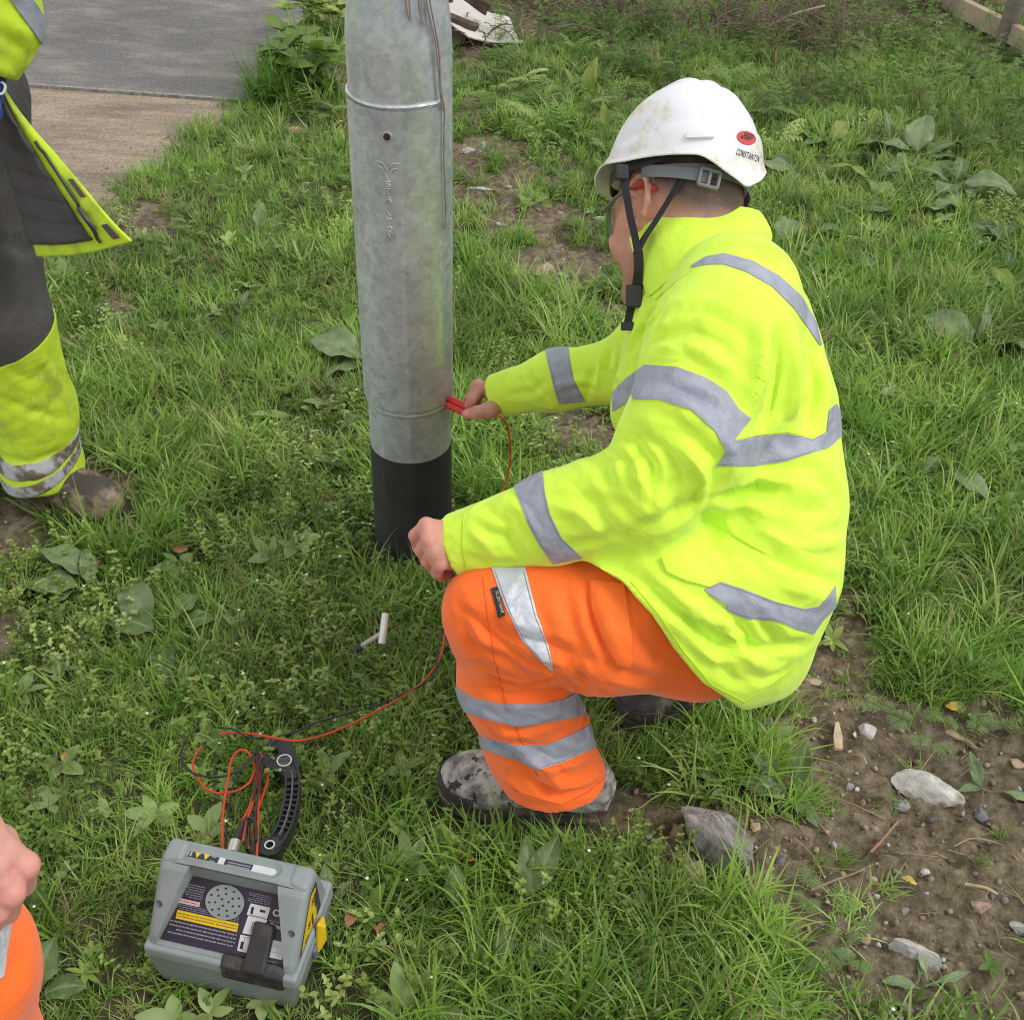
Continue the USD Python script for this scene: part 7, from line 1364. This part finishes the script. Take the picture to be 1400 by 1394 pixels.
put_stone(1268, 1187, .022, .018, .014, 'white', 'small white stone in the middle of the lower soil')
put_stone(1225, 1187, .018, .014, .012, 'grey', 'small grey stone left of the small white stone in the lower soil')
put_stone(1340, 1240, .04, .022, .02, 'pink', 'reddish stone in the lower right soil', rot=-30)
put_stone(1150, 1308, .028, .022, .016, 'grey', 'grey stone beside the dark ferny plant')
put_stone(1052, 984, .022, .018, .014, 'grey', 'grey stone on the soil just right of the hem corner')
put_stone(1162, 1073, .016, .014, .012, 'grey', 'tiny grey stone right of the plantain')
put_stone(740, 372, .075, .05, .05, 'pink', 'pale pinkish stone, the largest on the bare strip behind the post', rot=25, sub=4)
put_stone(742, 396, .03, .025, .03, 'tan', 'tan stone touching the largest stone of the bare strip')
put_stone(766, 376, .04, .03, .022, 'grey', 'grey stone right of the largest stone on the bare strip')
put_stone(750, 404, .05, .03, .02, 'grey', 'flat grey stone in front of the tan stone on the bare strip')
put_stone(705, 368, .05, .022, .02, 'pink', 'flat pink stone left of the largest stone on the bare strip')
put_stone(820, 302, .05, .03, .03, 'white', 'pale stone in the grass close to the face of the worker')
put_stone(808, 382, .022, .018, .014, 'tan', 'small tan stone at the right of the bare strip')
put_stone(792, 395, .024, .018, .014, 'grey', 'small grey stone near the small tan stone on the bare strip')
put_stone(645, 207, .055, .03, .025, 'white', 'pale stone on bare ground just right of the lamp post'); put_stone(657, 200, .04, .03, .03, 'grey', 'grey stone behind the pale stone just right of the post'); put_stone(665, 213, .03, .02, .02, 'white', 'small pale stone beside the pale stone right of the post')
put_stone(660, 262, .11, .03, .02, 'white', 'row-like white broken stone on bare soil right of the post', rot=-10)
put_stone(407, 180, .075, .05, .045, 'tan', 'pale tan stone in the grass left of the post top', rot=15); put_stone(442, 83, .05, .04, .05, 'white', 'small white stone among plants left of the post top'); put_stone(472, 128, .09, .06, .09, 'pink', 'grey-pink stone against the left edge of the post'); put_stone(450, 148, .10, .05, .035, 'grey', 'flat grey stone in front of the grey-pink stone')
put_stone(690, 118, .04, .03, .03, 'white', 'white stone in the leafy plants right of the post top')
n_ = 0
for k in range(400):                                     # little stones, alike
    px, py = rs.uniform(640, 1400), rs.uniform(150, 1394); p = on(px, py)
    if soil(np.array([p[0]]), np.array([p[1]]))[0] > .75 and in_any(NO_GROW, p[None, :2]).sum() == 0 and n_ < 48:
        s = .008 + .010 * rs.uniform() ** 2; kind = ('grey', 'white', 'tan', 'pink', 'blue')[rs.integers(0, 5)]; far_ = py < 620
        put_stone(px, py, s * rs.uniform(1, 1.6), s * rs.uniform(.8, 1.2), s * .8, kind, f'small {dict(grey="grey", white="whitish", tan="tan", pink="pinkish", blue="blue-grey")[kind]} pebble on the bare ' + ('strip behind the lamp post' if far_ else 'soil to the right of the boots'), rot=rs.uniform(0, 180), group=f'{kind} pebbles on the bare ' + ('strip' if far_ else 'soil at right'), sub=2, name='pebble', catg='pebble'); n_ += 1
# twigs and stalks
tw_m = plain('dry_twig', (.34, .25, .16), rough=.8, c2=(.20, .14, .09), scale=30); bark_m = plain('pale_splinter', (.52, .42, .28), rough=.8, c2=(.36, .27, .17), scale=40)
for pts, r_, lab, mt in (([(1107, 1222), (1140, 1206), (1170, 1192), (1194, 1180)], .0022, 'pale curved twig lying across the lower right soil', tw_m), ([(1085, 1150), (1110, 1175), (1128, 1202)], .0016, 'thin straw stalk left of the pale curved twig', tw_m), ([(1190, 1165), (1205, 1150), (1230, 1118)], .0022, 'reddish bent twig above the pale curved twig', plain('red_twig', (.33, .17, .10), rough=.8)),
        ([(1130, 1088), (1165, 1100), (1212, 1118)], .0013, 'long thin straw below the pale splinter', tw_m), ([(1305, 1155), (1330, 1148), (1370, 1156), (1392, 1180)], .0016, 'thin stalk near the right edge above the reddish stone', tw_m), ([(592, 962), (600, 975), (612, 994)], .0028, 'pale straw stub in the grass left of the near leg', bark_m), ([(1320, 1208), (1345, 1218), (1362, 1224)], .003, 'pale wood splinters at right, above the reddish stone', bark_m),
        ([(1132, 560), (1127, 500)], .001, 'thin pale stalk right behind the jacket', tw_m)):
    P = [on(*p) for p in pts]; P = [np.array([q[0], q[1], float(gz(q[0], q[1])) + .006 + .004 * math.sin(i * 2)]) for i, q in enumerate(P)]; lone('twig', tube(P, [r_ * (1 - .4 * i / len(P)) for i in range(len(P))], 6), mt, lab, 'twig')
P = [on(1143, 992), on(1144, 1010), on(1145, 1028)]; sp_ = hull(np.vstack([[p + [dx, 0, .004], p + [dx, 0, .011]] for p, w in zip(P, (.003, .008, .007)) for dx in (-w, w)])); lone('wood_splinter', sp_, bark_m, 'pale upright wood splinter with a charred tip on the soil', 'splinter')
# dead leaves and flowers of colour
dl = [(236, 762, .035, (.30, .12, .07), 'reddish dead leaf in the grass right of the muddy boot'), (140, 782, .03, (.26, .16, .08), 'brown dead leaf below the muddy boot'), (88, 1048, .022, (.48, .28, .06), 'orange-yellow fallen petal in the grass left of the cables'), (650, 1190, .028, (.48, .25, .10), 'orange dead leaf in the grass below the near boot'), (476, 1282, .03, (.28, .12, .06), 'red-brown dead leaf beside the yellow catch of the box'), (518, 1290, .026, (.36, .18, .07), 'brown curled leaf right of the box'), (1160, 288, .05, (.40, .32, .20), 'pale dry leaf in the grass right of the collar'),
      (1290, 972, .03, (.55, .36, .03), 'yellow dead leaf above the flat tan stone'), (1250, 1215, .024, (.50, .40, .06), 'yellow leaf on the small grass tuft in the soil'), (1352, 528, .04, (.45, .25, .03), 'orange dead leaf in the grass near the right edge'), (270, 940, .022, (.40, .30, .08), 'yellow-brown leaf in the weeds above the cables'), (1130, 1335, .02, (.30, .20, .10), 'small brown leaf near the dark ferny plant')]
for k, (px, py, s, c, lab) in enumerate(dl):
    o = on(px, py); o[2] = float(gz(o[0], o[1])) + (.030 if py > 640 and px < 800 else .02); m, _ = big_leaf(s, s * .6, rs.uniform(0, 6.28), .3, rs.uniform(.6, 1.6), rs.normal(0, .4), o, k + 50, nu=8, nv=5, stalk=.12); lone('dead_leaf', solidify(m, .0006), plain(f'dead_leaf_colour_{"abcdefghijklmn"[k]}', c, rough=.7, c2=tuple(np.array(c) * .6), scale=60), lab, 'dead leaf')
# ================================================================== fence, dumped sheet and timber, dry brambles
wood_m = mat('weathered_wood', {'tc': ('texture_coordinate', {}), 'mp': ('mapping', dict(scale=(6., 6., 60.))), 'n': ('noise_texture', dict(scale=1.0, detail=7.0, roughness=.7)), 'r': ('rgb_ramp', dict(ramp=[(.3, (.085, .072, .055)), (.55, (.15, .13, .10)), (.75, (.23, .20, .155))])), 'p': ('principled_bsdf', dict(roughness=.85)), 'b': ('bump', dict(strength=.5, distance=.004))}, [('tc.object', 'mp.vector'), ('mp.vector', 'n.vector'), ('n.fac', 'r.fac'), ('r.color', 'p.base_color'), ('n.fac', 'b.height'), ('b.normal', 'p.normal')])
wood_p = plain('pale_fence_board', (.36, .29, .19), rough=.85, c2=(.22, .18, .12), scale=9, bump=.3, bscale=80, bdist=.003)
f0, f1 = on(1372, 62)[:2], on(1304, 26)[:2]; fd_ = unit(f1 - f0); fn_ = np.array([-fd_[1], fd_[0]]); FX, FY = np.array([*fd_, 0]), np.array([*fn_, 0])
fence = thing_at('fence', 'weathered wooden fence with a low board in the top right corner', 'fence', np.array([*f0, 0.]))
for s in (-1.85, 0.0, 1.85, 3.7):
    o = np.array([*(f0 + fd_ * s), 0.0]); part('post', place(rough_up(tcyl(.042, 1.35, sections=20).subdivide(), .004, 20, int(s * 10) + 40), FX, FY, np.array([0, 0, 1.]), o + [0, 0, .55]), wood_m, fence)
for s0, s1 in ((-3.6, -1.89), (-1.81, -.04), (.04, 1.81), (1.89, 3.66)):
    mid_ = np.array([*(f0 + fd_ * (s0 + s1) / 2), 0.0])
    part('low_board', place(rbox((s1 - s0, 0.042, .085), .004), FX, FY, np.array([0, 0, 1.]), mid_ + [0, 0, .062]), wood_p, fence)
    for z in (.62, 1.02): part('rail', place(rbox((s1 - s0, .038, .09), .004), FX, FY, np.array([0, 0, 1.]), mid_ + [0, 0, z]), wood_m, fence)
# the white sheet and the rotten timber beyond the post
sh = Polygon([tuple(on(*p)[:2]) for p in ((600, -30), (632, 10), (660, 22), (690, 32), (712, 48), (660, 46), (628, 36), (600, 30))])
A_ = [on(*p, .09) for p in ((590, -40), (628, -4), (658, 12), (694, 24), (718, 48))]; B_ = [on(*p, .07) for p in ((585, 0), (608, 34), (640, 46), (676, 52), (716, 54))]
SHP = np.array([[PchipInterpolator(np.linspace(0, 1, 5), np.array(A_))(u) * (1 - v) + PchipInterpolator(np.linspace(0, 1, 5), np.array(B_))(u) * v + np.array([0, 0, .03 * math.sin(u * 5 + v)]) for v in np.linspace(0, 1, 8)] for u in np.linspace(0, 1, 24)]); shm = sheet(SHP)
if shm.face_normals[0, 2] < 0: shm.invert()
shm.vertices += (meshkit.fbm(shm.vertices * 9, 3, 17) - .5)[:, None] * np.array([.07, .10, .03])
lone('sheet', solidify(rough_up(shm, .012, 7, 3), .006), plain('dirty_white_sheet', (.60, .57, .52), rough=.6, c2=(.50, .46, .41), scale=5, dirt=(.30, .25, .2), dscale=7, dthr=(.6, .75)), 'dirty white plastic sheet dumped on the verge right of the post top', 'sheet')
rot_m = plain('rotten_wood', (.10, .062, .045), rough=.9, c2=(.05, .032, .025), scale=25, bump=.6, bscale=60, bdist=.006)
for (p, q, h, w, lab) in (((600, 22), (652, 42), .10, .045, 'rotten brown timber under the left end of the white sheet'), ((590, 38), (640, 52), .05, .05, 'rotten brown timber lying in front of the white sheet'), ((636, -8), (668, 14), .20, .03, 'dark timber behind the white sheet')):
    a, b = on(*p, h), on(*q, h * .7); X = unit(b - a); Z = unit(np.array([0, 0, 1.]) - X * X[2]); bx_ = rbox((np.linalg.norm(b - a), w, .05), .006).subdivide().subdivide(); lone('timber', place(rough_up(bx_, .006, 25, int(p[0])), X, np.cross(Z, X), Z, (a + b) / 2), rot_m, lab, 'timber')
lone('dark_stake', tube([on(616, 40) + [0, 0, -.05], on(616, 40) + [0.0, 0, .45]], .012, 8, smooth=False), rot_m, 'thin dark upright stake between the post and the white sheet', 'stake')
# dry brambles
rb_ = np.random.default_rng(21); bram_m = plain('dry_bramble_stem', (.20, .145, .105), rough=.85, c2=(.11, .08, .06), scale=30); bram_p = plain('pale_dry_stem', (.42, .34, .24), rough=.8, c2=(.28, .21, .14), scale=30)
def thicket(px, py, n, rad, hgt, lab, mt, thick=.0035):
    o = on(px, py); o[2] = 0; t = thing_at('bramble', lab, 'bramble', o); S_, T_ = [], []
    for k in range(n):
        a = rb_.uniform(0, 6.28); rr = rad * math.sqrt(rb_.uniform()); p = o + [math.cos(a) * rr, math.sin(a) * rr * .6, -.02]; az = rb_.uniform(0, 6.28); L = hgt * rb_.uniform(.5, 1.3); e = rb_.uniform(.35, 1.5); P = [p]
        for s in range(6):
            p = p + np.array([math.cos(az) * math.cos(e), math.sin(az) * math.cos(e) * .7, math.sin(e)]) * L / 6; e -= rb_.uniform(.05, .45); az += rb_.normal(0, .3); p[2] = max(p[2], .01); P.append(p)
            if rb_.uniform() < .6:
                q = p; b_ = az + rb_.normal(0, 1.2); Q = [q]
                for s2 in range(3): q = q + np.array([math.cos(b_), math.sin(b_), rb_.normal(.1, .5)]) * L * .06; b_ += rb_.normal(0, .4); Q.append(q)
                T_.append(tube(Q, thick * .4, 4, smooth=False))
        S_.append(tube(P, [thick * (1 - .11 * i) for i in range(7)], 5, smooth=False))
    part('stems', cat(S_), mt, t); part('twigs', cat(T_), mt, t); tag(stage.GetPrimAtPath(str(t.GetPrim().GetPath()) + '/stems'), kind='stuff'); tag(stage.GetPrimAtPath(str(t.GetPrim().GetPath()) + '/twigs'), kind='stuff')
thicket(1085, 52, 110, .42, .50, 'tangle of dry brown brambles at the top edge, above the helmet', bram_m)
thicket(905, 38, 100, .55, .5, 'dark dry bramble heap at the top edge, left of the tangle', bram_m); thicket(745, 22, 90, .42, .42, 'dry bramble and grass heap beyond the white sheet', bram_m); thicket(1288, 20, 45, .2, .5, 'dry bramble at the left end of the fence board', bram_m)
thicket(660, 100, 26, .25, .12, 'scatter of dry sticks on the bare ground in front of the white sheet', bram_m, .004); thicket(640, 62, 30, .3, .22, 'heap of dry sticks under the white sheet', bram_m, .005)
for pts, lab in (([(1040, 58, .0), (1047, 30, .12), (1056, -8, .35)], 'pale upright dry stalk in front of the brambles'), ([(1045, 40, .06), (1085, 20, .16), (1128, 8, .2)], 'pale dry branch lying across the brambles'), ([(742, 72, .02), (752, 88, .02), (748, 60, .15)], 'pale bent straw right of the white sheet'), ([(772, 110, .0), (790, 88, .1), (800, 78, .2)], 'pale leaning straw above the yellow dock'), ([(845, 60, .02), (852, 35, .15), (868, 8, .3)], 'thin pale stalk left of the dark brambles')):
    lone('dry_stalk', tube([on(x, y) * [1, 1, 0] + [0, 0, h] if h == 0 else on(x, y, h) for x, y, h in pts], .005 if 'upright' in lab or 'branch' in lab else .0025, 6), bram_p, lab, 'dry stalk')
